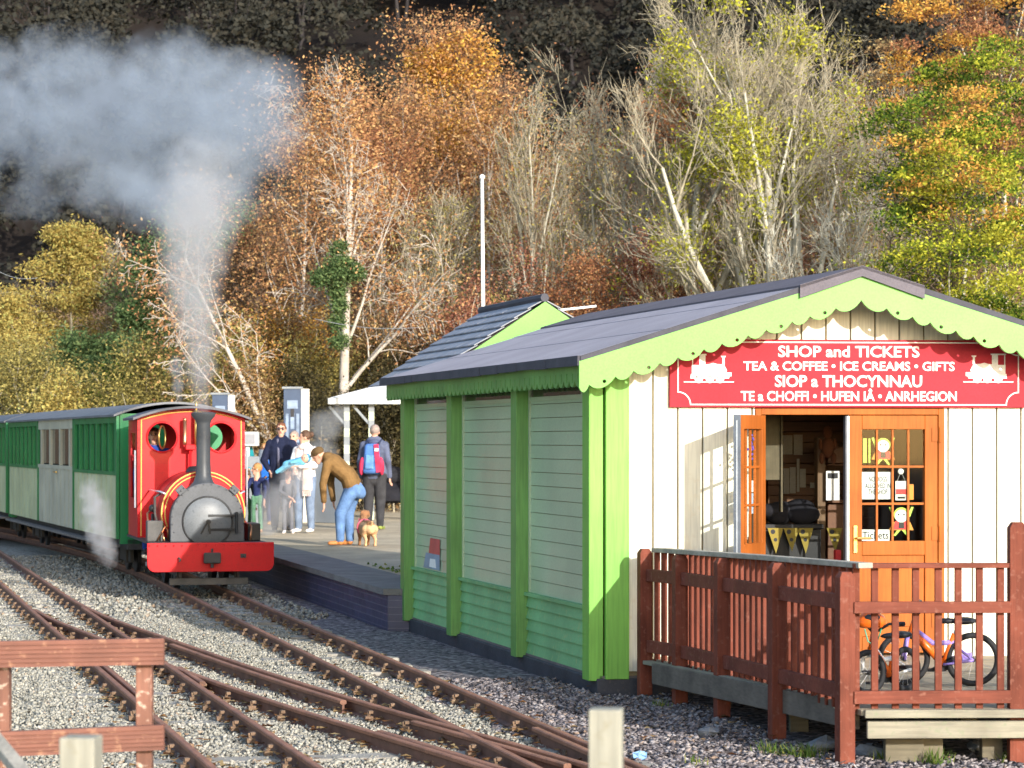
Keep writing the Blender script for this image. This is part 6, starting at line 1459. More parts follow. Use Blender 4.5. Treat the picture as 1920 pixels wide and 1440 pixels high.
# dark pushchair right of the rucksack wearer
pc = place(737, 972); t_ = thing('pushchair', 'dark folded pushchair standing by the shop corner behind the rucksack wearer', 'pushchair', tuple(pc))
m = MB(); m.hexa([pc+Vector(v) for v in ((-.22, -.2, .35), (.22, -.2, .35), (.22, .2, .30), (-.22, .2, .30), (-.24, -.1, .60), (.24, -.1, .60), (.22, .35, .95), (-.22, .35, .95))]); m.build('seat', cloth('black pram cloth', (.02, .02, .025)), t_, bevel=.03)
m = MB(); m.ell(pc+Vector((0, .2, .85)), (.25, .25, .2), None, 16, 10); m.build('hood', cloth('black pram hood', (.025, .025, .03)), t_, smooth=True)
for s in (-1, 1):
    for yy in (-.3, .3):
        m = MB(); m.torus(pc+Vector((s*.24, yy, .13)), .11, .02, Matrix.Rotation(R(90), 3, 'Z'), 18, 6); m.build('wheel', M_blk, t_, smooth=True)
    m = MB(); m.tube([pc+Vector((s*.24, -.3, .13)), pc+Vector((s*.24, .1, .5)), pc+Vector((s*.23, .45, 1.0))], .014, 6); m.tube([pc+Vector((s*.24, .3, .13)), pc+Vector((s*.24, -.1, .45))], .014, 6); m.build('frame_tube', M_rim, t_)
# flag pole behind the shop and its kiosk
Yp = 47; p0, p1 = W(909, 640, Yp), W(904, 332, Yp); m = MB(); m.tube([Vector((p0.x, Yp, PZ)), p1], [.045, .028], 8); m.ell(p1, .05, None, 8, 6); props(m.build('flag_pole', M_white, smooth=True), 'tall bare white pole rising behind the slate roofed kiosk', 'pole')
Yk = 30.0; ap = W(1020, 561, Yk); kd = EV; ku = EU
ks = thing('kiosk', 'slate roofed kiosk with a lime gable showing over the shop roof', 'kiosk', (ap.x, Yk, PZ))
K = lambda u, v, z: Vector((ap.x, Yk, 0))+ku*u+kd*v+Vector((0, 0, z))
zr = ap.z; hwk = 1.36; sl = .68; ln = 3.05
M_slate = paint('slate', (.24, .25, .285), .5, .2, 3, .3, speck=(.24, .25, .29))
for s in (-1, 1):
    m = MB(); rows = 9
    for q in range(rows):
        d0, d1 = hwk*q/rows, hwk*(q+1)/rows+.04; z0_, z1_ = zr-sl*d0, zr-sl*d1
        nn = 10
        for e in range(nn):
            va, vb = -.03+(ln+.03)*e/nn+.003, -.03+(ln+.03)*(e+1)/nn-.003; jz = rng.uniform(0, .004)
            m.hexa([K(s*d0, va, z0_-.012), K(s*d1, va, z1_+.012+jz), K(s*d1, vb, z1_+.012+jz), K(s*d0, vb, z0_-.012), K(s*d0, va, z0_), K(s*d1, va, z1_+.026+jz), K(s*d1, vb, z1_+.026+jz), K(s*d0, vb, z0_)])
    m.build('roof_slope', M_slate, ks)
m = MB(); m.tube([K(0, -.04, zr+.015), K(0, ln+.02, zr+.015)], .05, 8); m.build('ridge_tiles', M_feltE, ks)
for s in (-1, 1):
    m = MB(); m.prism([(0, zr-.03), (hwk+.02, zr-.03-sl*(hwk+.02)), (hwk+.02, zr-.25-sl*(hwk+.02)), (0, zr-.30)], lambda a, b, d: K(s*a, -.06+d, b), 0, .03); m.build('bargeboard', M_lime2, ks)
m = MB(); m.prism([(-.85, PZ), (hwk-.2, PZ), (hwk-.2, zr-sl*(hwk-.2)-.06), (0, zr-.06), (-.85, zr-sl*.85-.06)], lambda a, b, d: K(a, d, b), .0, ln-.1); m.build('wall', M_cream, ks)
m = MB(); n_ = 9
for q in range(n_): 
    a0 = .12+q*.13; m.prism([(a0, zr-.30-sl*a0), (a0+.11, zr-.30-sl*(a0+.11)), (a0+.055, zr-.42-sl*(a0+.05))], lambda a, b, d: K(a, -.055+d, b), 0, .02); m.prism([(-a0, zr-.30-sl*a0), (-a0-.11, zr-.30-sl*(a0+.11)), (-a0-.055, zr-.42-sl*(a0+.05))], lambda a, b, d: K(a, -.055+d, b), 0, .02)
m.build('white_edging', M_white, ks)
a, b_ = W(1046, 582, 33), W(1118, 574, 33); m = MB(); m.beam(a, b_, .1, .025); m.build('white_gutter', M_white, ks)
# overhead wires
for (q0, q1, Ya, lab) in (((-10, 505), (70, 521), 62, 'thin pale overhead wire at the left before the dark hill'), ((590, 598), (790, 614), 58, 'thin pale overhead wire between the leaning birch and the kiosk')):
    m = MB(); a, b_ = W(*q0, Ya), W(*q1, Ya); m.tube([a+(b_-a)*t_+Vector((0, 0, -.1*math.sin(math.pi*t_))) for t_ in np.linspace(0, 1, 9)], .006, 5); props(m.build('overhead_wire', M_metg), lab, 'wire')
# ================================================================= trees
def rnd_unit(rr):
    while True:
        v = Vector((rr.uniform(-1, 1), rr.uniform(-1, 1), rr.uniform(-1, 1)))
        if .05 < v.length < 1: return v.normalized()
def grow(rr, p, d, L, r, lv, c, segs, tips):
    n = c['n'][lv]; mx = len(c['n'])-1; st = L/n; p = Vector(p); d = Vector(d); rend = max(c['rmin'], r*c['taper'][lv])
    for i in range(n):
        d = (d + rnd_unit(rr)*c['wob'][lv] + Vector((0, 0, c['trop'][lv]))).normalized(); q = p+d*st
        ra = r+(rend-r)*i/n; rb = r+(rend-r)*(i+1)/n; segs.append((*p, *q, ra, rb, lv)); t_ = (i+1)/n
        if lv < mx and t_ > c['start'][lv]:
            k = c['kids'][lv]; k = int(k)+(rr.random() < k-int(k))
            for _ in range(k):
                a = rnd_unit(rr); a = (a-d*a.dot(d)).normalized(); an = R(c['ang'][lv]*rr.uniform(.7, 1.25)); cd = d*math.cos(an)+a*math.sin(an)
                cl = L*c['ratio'][lv]*(1-c['fall'][lv]*t_)*rr.uniform(.7, 1.2)
                grow(rr, q, cd, cl, max(c['rmin'], rb*c['rr'][lv]), lv+1, c, segs, tips)
        if lv >= mx-1: tips.append((*q, *d))
        p = q
    if lv < mx: tips.append((*p, *d))
def tubes(segs, minside=3):
    S = np.array(segs, dtype=np.float64); out = []; fo = []; base = 0
    for sides, mask in ((7, S[:, 8] == 0), (5, S[:, 8] == 1), (3, S[:, 8] >= 2)):
        A = S[mask]
        if not len(A): continue
        p0, p1 = A[:, 0:3], A[:, 3:6]; d = p1-p0; l = np.linalg.norm(d, axis=1, keepdims=True); d = d/np.maximum(l, 1e-9); p1 = p1+d*np.minimum(.25*A[:, 7:8], .02)
        ref = np.where(np.abs(d[:, 2:3]) > .9, np.array([[1., 0, 0]]), np.array([[0, 0, 1.]])); a = np.cross(d, ref); a /= np.linalg.norm(a, axis=1, keepdims=True); b = np.cross(d, a)
        th = np.arange(sides)*2*np.pi/sides; c_, s_ = np.cos(th), np.sin(th)
        ring = a[:, None]*c_[None, :, None]+b[:, None]*s_[None, :, None]
        V = np.concatenate([p0[:, None]+ring*A[:, 6][:, None, None], p1[:, None]+ring*A[:, 7][:, None, None]], 1)
        j = np.arange(sides); f = np.stack([j, (j+1) % sides, (j+1) % sides+sides, j+sides], 1)
        fo.append((np.arange(len(A))[:, None, None]*2*sides+f[None]).reshape(-1, 4)+base); out.append(V.reshape(-1, 3)); base += len(A)*2*sides
    return np.concatenate(out), np.concatenate(fo)
def leaves(pts, size, g, squash=.55, droop=0):
    n = len(pts); a = g.normal(0, 1, (n, 3)); a[:, 2] = a[:, 2]*.7-droop; a /= np.linalg.norm(a, axis=1, keepdims=True); b = g.normal(0, 1, (n, 3)); b = np.cross(a, b); b /= np.linalg.norm(b, axis=1, keepdims=True)
    s = (g.uniform(.6, 1.25, n)*size)[:, None]; a = a*s; b = b*s*squash; p = np.asarray(pts)
    V = np.stack([p-a, p-b*.9-a*.1, p+a, p+b+a*.1], 1).reshape(-1, 3); return V, np.arange(4*n).reshape(-1, 4)
BIRCH = dict(n=[9, 6, 5, 3], wob=[.07, .14, .22, .35], trop=[.03, .03, -.05, -.22], start=[.25, .2, .1], kids=[1.9, 1.4, 1.3], ang=[34, 42, 45], ratio=[.52, .5, .42], fall=[.55, .5, .4], rr=[.48, .5, .6], taper=[.18, .2, .3, .5], rmin=.009)
BARE = dict(n=[6, 6, 5, 4, 3], wob=[.05, .08, .11, .14, .18], trop=[.04, .06, .06, .05, .04], start=[.06, .2, .15, .1], kids=[1.5, 1.0, .9, .8], ang=[30, 32, 36, 42], ratio=[.82, .60, .52, .5], fall=[.45, .45, .4, .3], rr=[.68, .62, .6, .65], taper=[.30, .3, .35, .4, .6], rmin=.008)
BROAD = dict(n=[7, 6, 5, 3], wob=[.06, .15, .22, .3], trop=[.03, .04, .02, -.04], start=[.15, .2, .1], kids=[2.2, 1.5, 1.5], ang=[48, 45, 48], ratio=[.6, .5, .42], fall=[.5, .4, .4], rr=[.5, .55, .6], taper=[.2, .25, .3, .5], rmin=.009)
SHRUB = dict(n=[4, 4, 3], wob=[.2, .25, .3], trop=[.05, .03, 0], start=[.0, .0], kids=[2, 1.6], ang=[35, 45], ratio=[.7, .55], fall=[.3, .3], rr=[.6, .6], taper=[.4, .4, .5], rmin=.008)
LARCH = dict(n=[16, 6, 3], wob=[.02, .08, .2], trop=[.05, .06, -.05], start=[.08, .1], kids=[4.2, 2.2], ang=[72, 45], ratio=[.40, .35], fall=[.88, .4], rr=[.35, .5], taper=[.1, .25, .5], rmin=.008)
PINE = dict(n=[8, 5, 3], wob=[.04, .14, .25], trop=[.04, .10, .1], start=[.35, .35], kids=[2.0, 1.8], ang=[65, 45], ratio=[.42, .45], fall=[.5, .3], rr=[.4, .5], taper=[.25, .3, .5], rmin=.012)
M_bark_w = paint('white birch bark', (.47, .42, .36), .8, .2, 4, .4, speck=(.22, .18, .15)); M_bark_g = paint('pale grey bark', (.50, .475, .39), .85, .25, 4, .5, speck=(.20, .21, .14))
M_bark_t = paint('tan twigs', (.31, .275, .20), .85, .25, 4, .4); M_bark_d = paint('dark bark', (.10, .075, .055), .9, .3, 4, .5); M_bark_b = paint('brown twigs', (.20, .125, .08), .85, .3, 4, .4)
LF = dict(
 orange=leafmat('orange birch leaves', [(0, (0.209, 0.0988, 0.0538)), (.35, (0.428, 0.215, 0.102)), (.7, (0.58, 0.325, 0.147)), (1, (0.649, 0.441, 0.192))]),
 rust=leafmat('rust leaves', [(0, (0.132, 0.054, 0.0336)), (.4, (0.3, 0.132, 0.072)), (.8, (0.456, 0.228, 0.108)), (1, (0.552, 0.336, 0.144))]),
 gold=leafmat('golden needles', [(0, (0.183, 0.126, 0.039)), (.4, (0.406, 0.309, 0.091)), (.8, (0.527, 0.435, 0.143)), (1, (0.406, 0.435, 0.143))]),
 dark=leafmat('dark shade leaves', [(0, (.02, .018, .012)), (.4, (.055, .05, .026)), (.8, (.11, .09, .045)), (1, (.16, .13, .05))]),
 pine=leafmat('pine needles', [(0, (.04, .07, .03)), (.5, (.11, .18, .07)), (1, (.24, .31, .13))]),
 yellow=leafmat('yellow leaves', [(0, (0.146, 0.137, 0.0234)), (.4, (0.354, 0.355, 0.041)), (.8, (0.541, 0.515, 0.0585)), (1, (0.478, 0.538, 0.105))]),
 lime=leafmat('lime leaves', [(0, (0.065, 0.091, 0.0156)), (.4, (0.208, 0.26, 0.0325)), (.75, (0.442, 0.468, 0.052)), (1, (0.65, 0.598, 0.065))]),
 green=leafmat('green leaves', [(0, (0.024, 0.048, 0.012)), (.45, (0.084, 0.144, 0.024)), (.8, (0.204, 0.288, 0.036)), (1, (0.432, 0.432, 0.06))]),
 brown=leafmat('brown leaves', [(0, (0.1, 0.06, 0.0375)), (.4, (0.275, 0.175, 0.0875)), (.8, (0.45, 0.312, 0.15)), (1, (0.55, 0.438, 0.2))]),
 olive=leafmat('olive leaves', [(0, (0.075, 0.0688, 0.0312)), (.4, (0.237, 0.206, 0.075)), (.8, (0.413, 0.35, 0.112)), (1, (0.525, 0.438, 0.15))]),
 amber=leafmat('amber leaves', [(0, (0.24, 0.108, 0.03)), (.4, (0.528, 0.264, 0.06)), (.8, (0.696, 0.408, 0.096)), (1, (0.672, 0.504, 0.12))]),
 redbr=leafmat('red brown leaves', [(0, (0.12, 0.048, 0.036)), (.4, (0.288, 0.12, 0.084)), (.8, (0.456, 0.216, 0.132)), (1, (0.408, 0.276, 0.144))]),
)
LF['amber2'] = LF['amber']
def tree(name, label, px, Y, toppx, width, cfg, bark, leaf=None, nleaf=6000, lsize=.06, spread=.22, seed=1, lean=0.0, r0=None, group=None, cat='tree', dens=1.0, squash=.55, droop=0, extra=None, twigs=0, basepy=None, crownfrom=0, leafbias=None, depth=.8, crown='crown'):
    rr = random.Random(seed); g = np.random.default_rng(seed); X = (px-CX)*Y/F; zb = float(terr(X, Y))-.05
    top_ = W(toppx[0] if hasattr(toppx, '__len__') else px, toppx[1] if hasattr(toppx, '__len__') else toppx, Y); h = top_.z-zb
    segs, tips = [], []
    c = dict(cfg); nleaf = int(nleaf*(1.15 if leaf == 'orange' else 1.6)); lsize *= .78
    if dens != 1: c['kids'] = [k*dens for k in cfg['kids']]
    d0 = Vector((lean, 0, 1)).normalized(); grow(rr, (0, 0, 0), d0, h*.8, (r0 or h*.013), 0, c, segs, tips)
    S = np.array(segs); T = np.array(tips); TD_ = T[:, 3:6]; T = T[:, 0:3]
    zmax = S[:, 5].max(); wx = np.percentile(np.abs(S[:, 3]-np.median(S[:, 3])), 98)*2; want = width*Y/F
    kz = h/zmax; kx = want/max(wx, .1); kx = min(max(kx, .35), 2.6)
    if lean: kx = kz
    K = np.array([kx, min(kx, kz*1.1)*depth, kz]); off_ = np.array([X, Y, zb])
    S[:, 0:3] = S[:, 0:3]*K+off_; S[:, 3:6] = S[:, 3:6]*K+off_; T = T*K+off_
    t_ = thing(name, label, cat, (X, Y, zb), 0, group)
    big = S[S[:, 8] <= 1]; small = S[S[:, 8] > 1]
    V, Fq = tubes(big); npmesh('trunk', V, Fq, bark[0], t_)
    if len(small): V, Fq = tubes(small); npmesh('branches', V, Fq, bark[1], t_)
    twigs = int(twigs*.22)
    if twigs:
        ii = g.integers(0, len(T), twigs); P_ = T[ii]+g.normal(0, .10, (twigs, 3)); a = TD_[ii]*.9+g.normal(0, .30, (twigs, 3)); a[:, 2] += .35; a /= np.linalg.norm(a, axis=1, keepdims=True); L_n = g.uniform(.10, .30, (twigs, 1))
        b = np.cross(a, g.normal(0, 1, (twigs, 3))); b /= np.linalg.norm(b, axis=1, keepdims=True); P_ = P_+a*L_n*.8; V = np.stack([P_-a*L_n-b*.007, P_-a*L_n+b*.007, P_+a*L_n+b*.003, P_+a*L_n-b*.003], 1).reshape(-1, 3)
        npmesh('twigs', V, np.arange(4*twigs).reshape(-1, 4), bark[1], t_)
    if leaf and nleaf:
        TT = T
        if leafbias is not None: w = leafbias(T, zb, h); TT = T[g.uniform(0, 1, len(T)) < w]
        if len(TT):
            P_ = TT[g.integers(0, len(TT), nleaf)] + g.normal(0, spread, (nleaf, 3))*np.array([1, 1, .8]); V, Fq = leaves(P_, lsize, g, squash, droop); npmesh(crown, V, Fq, LF[leaf], t_)
    if extra: extra(t_, T, g)
    return t_
def clumps(leaf, cs, n, size, name='crown', sp=.45):     # extra leaf masses at [(px,py,Y,radius)]
    def f(t_, T, g):
        P_ = []
        for px, py, Y, r_ in cs:
            c = np.array(W(px, py, Y)); k = int(n*1.5)//len(cs); u = g.normal(0, 1, (k, 3)); u /= np.linalg.norm(u, axis=1, keepdims=True); u *= (g.uniform(.25, 1, (k, 1))**.5); P_.append(c+u*np.array([r_, r_, r_*.75])+g.normal(0, .06, (k, 3)))
        V, Fq = leaves(np.concatenate(P_), size*.8, g); npmesh(name, V, Fq, LF[leaf], t_)
    return f
# --- named trees, left to right
tree('larch_tree', 'golden larch with drooping tiers at the left behind the coaches', 140, 74, (168, 425), 520, LARCH, (M_bark_t, M_bark_t), 'gold', 30000, .08, .16, 11, squash=.35, droop=.5)
tree('larch_tree', 'olive gold larch low at the left edge behind the rearmost coach', 20, 70, (15, 560), 170, LARCH, (M_bark_t, M_bark_b), 'gold', 9000, .075, .15, 12, squash=.4, droop=.4)
tree('bare_tree', 'small bare tree of upright pale twigs between the golden larch and the pine', 225, 74, (228, 462), 110, BARE, (M_bark_t, M_bark_t), 'brown', 1200, .05, .2, 13, twigs=6000)
tree('pine_tree', 'green pine with ragged dark crown rising behind the steam column', 335, 72, (362, 380), 230, PINE, (M_bark_b, M_bark_b), 'pine', 8000, .08, .22, 15, squash=.3, extra=clumps('pine', [(268, 508, 72, .55), (250, 590, 71, .5), (345, 400, 72, .6), (395, 440, 72, .6), (290, 545, 71, .4)], 3200, .08, 'needle_clumps'))
tree('pine_tree', 'low spreading pine with blue green foliage behind the second coach', 190, 66, (170, 628), 200, PINE, (M_bark_b, M_bark_b), 'pine', 6000, .075, .22, 16, squash=.3, extra=clumps('pine', [(150, 655, 66, .55), (215, 660, 66, .6), (255, 690, 65, .45), (180, 690, 65, .4)], 2600, .075, 'needle_clumps'))
tree('birch_tree', 'leaning white birch with thin pale orange leaves left of the tall birch', 612, 60, (440, 335), 250, BIRCH, (M_bark_w, M_bark_w), 'orange', 3800, .055, .30, 21, lean=-.72, r0=.11, droop=.3)
tree('birch_tree', 'tall white birch with forked trunk and orange crown beside the steam', 634, 61, (628, 135), 360, BIRCH, (M_bark_w, M_bark_w), 'orange', 10000, .055, .38, 22, r0=.16, twigs=5000, droop=.4, extra=clumps('pine', [(636, 492, 60.5, .28), (618, 512, 60.5, .30), (650, 505, 60.5, .32), (600, 522, 60.5, .22), (634, 520, 60.5, .33), (668, 512, 60.5, .2), (633, 548, 60.6, .2), (636, 575, 60.6, .17), (632, 605, 60.6, .17), (637, 640, 60.6, .2), (636, 465, 60.6, .16)], 5200, .05, 'ivy'))
tree('birch_tree', 'dense orange gold birch, the tallest of the orange trees', 850, 74, (850, 48), 320, BIRCH, (M_bark_w, M_bark_b), 'orange', 15000, .065, .42, 24, r0=.16, twigs=6000, droop=.2, extra=clumps('amber', [(870, 110, 74, 1.1), (800, 120, 74, .7), (850, 200, 74, 1.4), (900, 260, 74, 1.2), (800, 260, 74, 1.0)], 5000, .07, 'leaf_clumps'))
for q_, (px_, Y_, ty_, w_, lf_, lb_) in enumerate(((560, 72, 205, 230, 'orange', 'copper birch half behind the tall forked birch, on its left'), (700, 73, 165, 240, 'orange', 'copper birch half behind the tall forked birch, on its right'), (785, 72, 150, 230, 'orange', 'copper birch just left of the tallest orange birch'), (915, 72, 150, 230, 'orange', 'copper birch just right of the tallest orange birch'), (480, 78, 370, 190, 'orange', 'copper birch at the right edge of the smoke column'), (960, 76, 260, 200, 'rust', 'rusty birch behind the top of the white pole'))):
    tree('birch_tree', lb_, px_, Y_, ty_, w_, BIRCH, (M_bark_w, M_bark_b), lf_, 8000, .06, .42, 60+q_, r0=.09, droop=.3, twigs=4000)
tree('birch_tree', 'slender orange brown birch between the tall forked birch and the tallest orange one', 735, 70, (728, 250), 200, BIRCH, (M_bark_w, M_bark_b), 'rust', 8000, .06, .3, 25, r0=.08, droop=.3)
tree('bare_tree', 'tan twiggy bare tree below the tallest orange birch', 800, 66, (800, 330), 260, BARE, (M_bark_t, M_bark_t), 'olive', 3500, .05, .25, 26, twigs=8000, r0=.1)
tree('bare_tree', 'pale trunked bare tree with upright twigs right of the white pole', 1000, 64, (985, 165), 190, BARE, (M_bark_g, M_bark_t), 'olive', 1500, .05, .2, 27, twigs=6000, r0=.14)
tree('bare_tree', 'thin pale stemmed bare tree behind the shop ridge right of the kiosk', 1082, 66, (1085, 300), 150, BARE, (M_bark_g, M_bark_t), 'yellow', 900, .05, .2, 28, r0=.09)
yb = lambda a: (lambda T, zb, h: np.where(np.sin(T[:, 0]*1.9+a)*np.sin(T[:, 2]*1.7+a*2)*np.sin(T[:, 1]*1.3) > .22, 1.0, .02))
tree('ash_tree', 'big bare pale ash with a few yellow green leaf tufts, left stem of the group', 1305, 62, (1280, -10), 400, BARE, (M_bark_g, M_bark_t), 'yellow', 6500, .065, .22, 137, twigs=16000, r0=.24, leafbias=yb(0), dens=1.05)
tree('ash_tree', 'big bare pale ash with many grey stems, middle of the group', 1430, 60, (1420, -60), 420, BARE, (M_bark_g, M_bark_t), 'yellow', 5500, .065, .22, 32, twigs=20000, r0=.26, leafbias=yb(1.3), dens=1.08)
tree('ash_tree', 'big bare grey ash, right stem of the group beside the green leaved trees', 1500, 61, (1530, -40), 400, BARE, (M_bark_g, M_bark_t), 'yellow', 3500, .06, .22, 33, twigs=16000, r0=.22, leafbias=yb(2.2))
tree('bare_tree', 'bare tree with rusty twigs and few orange leaves at the edge of the dark hill', 1180, 66, (1130, 60), 330, BARE, (M_bark_g, M_bark_t), 'rust', 2200, .055, .2, 34, twigs=9000, r0=.13)
tree('ash_tree', 'bare pale ash with rusty leaf tips, outermost at the left of the ash group', 1235, 63, (1190, 45), 330, BARE, (M_bark_g, M_bark_t), 'rust', 2600, .06, .2, 37, r0=.18, leafbias=yb(.6), twigs=12000)
tree('ash_tree', 'bare pale ash spreading right, outermost at the right of the ash group', 1575, 63, (1620, 10), 330, BARE, (M_bark_g, M_bark_t), 'olive', 2600, .06, .2, 38, r0=.18, leafbias=yb(1.9), twigs=12000)
tree('beech_tree', 'red brown leaved tree half bare behind the shop ridge', 1605, 66, (1610, 180), 260, BROAD, (M_bark_g, M_bark_b), 'redbr', 5500, .06, .3, 35, r0=.1)
tree('bare_tree', 'second pale bare stem behind the shop apex with tangled twigs', 1560, 58, (1590, 300), 280, BARE, (M_bark_g, M_bark_g), 'brown', 1500, .05, .2, 36, twigs=8000, r0=.12)
def sprays(spec):
    """flat layered leaf sprays: [(leaf, n, px0, px1, py0, py1, Y, per, size)]"""
    def f(t_, T, g):
        for leaf, n, x0, x1, y0, y1, Y, per, size in spec:
            P_ = []
            for k in range(n):
                c = np.array(W(g.uniform(x0, x1), g.uniform(y0, y1), Y+g.uniform(-1.6, 1.2))); r_ = g.uniform(.18, .48); m = int(1.5*per*(r_/.35)**2)
                q = g.normal(0, .5, (m, 3))*np.array([r_*1.3, r_*1.2, r_*.42]); q[:, 2] -= .25*np.abs(q[:, 0]); P_.append(c+q)
            V, Fq = leaves(np.concatenate(P_), size*.8, g); npmesh('leaf_sprays', V, Fq, LF[leaf], t_)
    return f
tree('oak_tree', 'tall tree with orange and brown leaves at the upper right', 1880, 66, (1850, -160), 520, BROAD, (M_bark_g, M_bark_b), 'rust', 9000, .065, .36, 41, r0=.16, leafbias=yb(.7), twigs=9000, extra=sprays([('amber', 50, 1670, 1990, -40, 230, 62, 150, .055), ('rust', 46, 1690, 1990, -40, 330, 62, 150, .055), ('brown', 20, 1650, 1850, 80, 400, 65, 140, .06)]))
tree('ash_tree', 'green leaved ash at the right with dark hollows between its branches', 1860, 56, (1850, 70), 380, BROAD, (M_bark_g, M_bark_d), 'olive', 5000, .055, .30, 42, r0=.13, twigs=7000, extra=sprays([('green', 60, 1700, 1980, 80, 470, 55, 150, .055), ('lime', 34, 1730, 1980, 70, 420, 54.5, 150, .05), ('rust', 14, 1800, 1980, 180, 330, 54, 130, .05)]))
tree('ash_tree', 'yellow green leaved ash overhanging the right end of the shop roof', 1800, 50, (1790, 235), 340, BROAD, (M_bark_g, M_bark_d), 'lime', 3500, .05, .26, 43, r0=.1, twigs=6000, extra=sprays([('yellow', 40, 1660, 1990, 230, 600, 49, 140, .048), ('lime', 34, 1660, 1990, 220, 640, 49.5, 150, .048), ('green', 70, 1650, 1990, 180, 660, 50, 150, .048), ('amber', 18, 1670, 1990, 150, 460, 49, 130, .045)]))
# twiggy tan trees standing behind the named ones
MID = [(505, 80, 420, 150, 'brown'), (585, 82, 330, 170, 'rust'), (680, 84, 330, 170, 'brown'), (760, 86, 300, 170, 'olive'), (905, 84, 330, 170, 'brown'), (955, 80, 300, 160, 'olive'), (1040, 84, 250, 180, 'brown'), (1105, 80, 230, 180, 'olive'), (1200, 84, 160, 200, 'brown'), (1290, 80, 200, 190, 'rust'), (1375, 84, 120, 200, 'brown'), (1470, 80, 200, 190, 'redbr'), (1560, 84, 120, 200, 'brown'), (1650, 78, 160, 190, 'rust'), (1720, 84, 100, 180, 'brown')]
WH = ['right of the leaning birch', 'left of the tall forked birch', 'right of the tall forked birch', 'left of the tallest orange birch', 'right of the tallest orange birch', 'left of the pale trunk by the pole', 'right of the pale trunk by the pole', 'above the kiosk gable', 'left of the big ash group', 'behind the left stem of the ash group', 'behind the gap in the ash group', 'behind the middle stem of the ash group', 'behind the right stem of the ash group', 'above the shop apex', 'between the apex and the green leaved trees']
for q, ((px, Y, py, w, lf_), wh) in enumerate(zip(MID, WH)):
    tree('bare_tree', 'hazy tan twiggy tree standing far back, '+wh, px, Y, py, w, BARE, (M_bark_g, M_bark_t), lf_, 2600, .06, .28, 300+q, r0=.08, group='twiggy trees far back', twigs=7000)
# --- shrubs filling the bank
SH = [
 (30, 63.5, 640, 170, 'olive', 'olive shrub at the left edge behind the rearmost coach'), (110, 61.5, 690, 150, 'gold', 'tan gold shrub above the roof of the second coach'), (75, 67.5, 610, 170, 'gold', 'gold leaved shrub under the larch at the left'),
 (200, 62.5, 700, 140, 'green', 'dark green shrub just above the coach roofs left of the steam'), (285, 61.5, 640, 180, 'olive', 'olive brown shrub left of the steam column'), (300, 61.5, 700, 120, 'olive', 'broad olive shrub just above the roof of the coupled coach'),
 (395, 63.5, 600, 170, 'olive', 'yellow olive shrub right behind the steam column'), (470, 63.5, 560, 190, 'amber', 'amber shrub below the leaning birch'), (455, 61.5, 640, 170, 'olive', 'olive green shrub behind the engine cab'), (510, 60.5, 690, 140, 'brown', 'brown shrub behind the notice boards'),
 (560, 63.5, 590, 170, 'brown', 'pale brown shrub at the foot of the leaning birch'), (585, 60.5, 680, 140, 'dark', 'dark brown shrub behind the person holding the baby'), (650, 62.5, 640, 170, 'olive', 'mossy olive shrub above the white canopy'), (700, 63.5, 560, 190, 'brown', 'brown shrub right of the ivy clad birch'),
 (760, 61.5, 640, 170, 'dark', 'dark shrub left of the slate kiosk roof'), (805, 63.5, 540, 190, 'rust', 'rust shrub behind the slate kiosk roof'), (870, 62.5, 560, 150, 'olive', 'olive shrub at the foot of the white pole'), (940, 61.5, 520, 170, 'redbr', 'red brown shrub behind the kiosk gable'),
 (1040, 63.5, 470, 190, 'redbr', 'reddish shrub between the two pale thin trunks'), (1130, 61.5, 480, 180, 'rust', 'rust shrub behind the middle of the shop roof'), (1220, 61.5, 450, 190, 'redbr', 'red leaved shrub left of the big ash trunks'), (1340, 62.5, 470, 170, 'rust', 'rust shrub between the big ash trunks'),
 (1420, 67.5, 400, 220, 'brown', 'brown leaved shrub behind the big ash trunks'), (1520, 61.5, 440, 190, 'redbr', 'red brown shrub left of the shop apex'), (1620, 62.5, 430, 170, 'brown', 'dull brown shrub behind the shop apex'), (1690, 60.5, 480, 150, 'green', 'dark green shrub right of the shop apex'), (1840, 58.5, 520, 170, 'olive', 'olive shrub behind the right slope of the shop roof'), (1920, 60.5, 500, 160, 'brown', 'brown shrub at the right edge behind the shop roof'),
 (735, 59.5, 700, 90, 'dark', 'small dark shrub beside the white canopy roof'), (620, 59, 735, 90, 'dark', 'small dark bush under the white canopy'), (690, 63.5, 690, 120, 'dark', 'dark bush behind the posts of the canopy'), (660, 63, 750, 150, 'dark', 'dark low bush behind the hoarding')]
barks = dict(olive=M_bark_t, dark=M_bark_d, brown=M_bark_b, gold=M_bark_t, green=M_bark_d, rust=M_bark_b, amber=M_bark_t, redbr=M_bark_g)
for q, (px, Y, py, w, lf_, lab) in enumerate(SH):
    tree('shrub', lab, px, Y, py, w, SHRUB, (barks[lf_], barks[lf_]), lf_, 7500, .05, .24, 100+q, r0=.035, group='autumn shrubs on the bank', cat='shrub', depth=1)
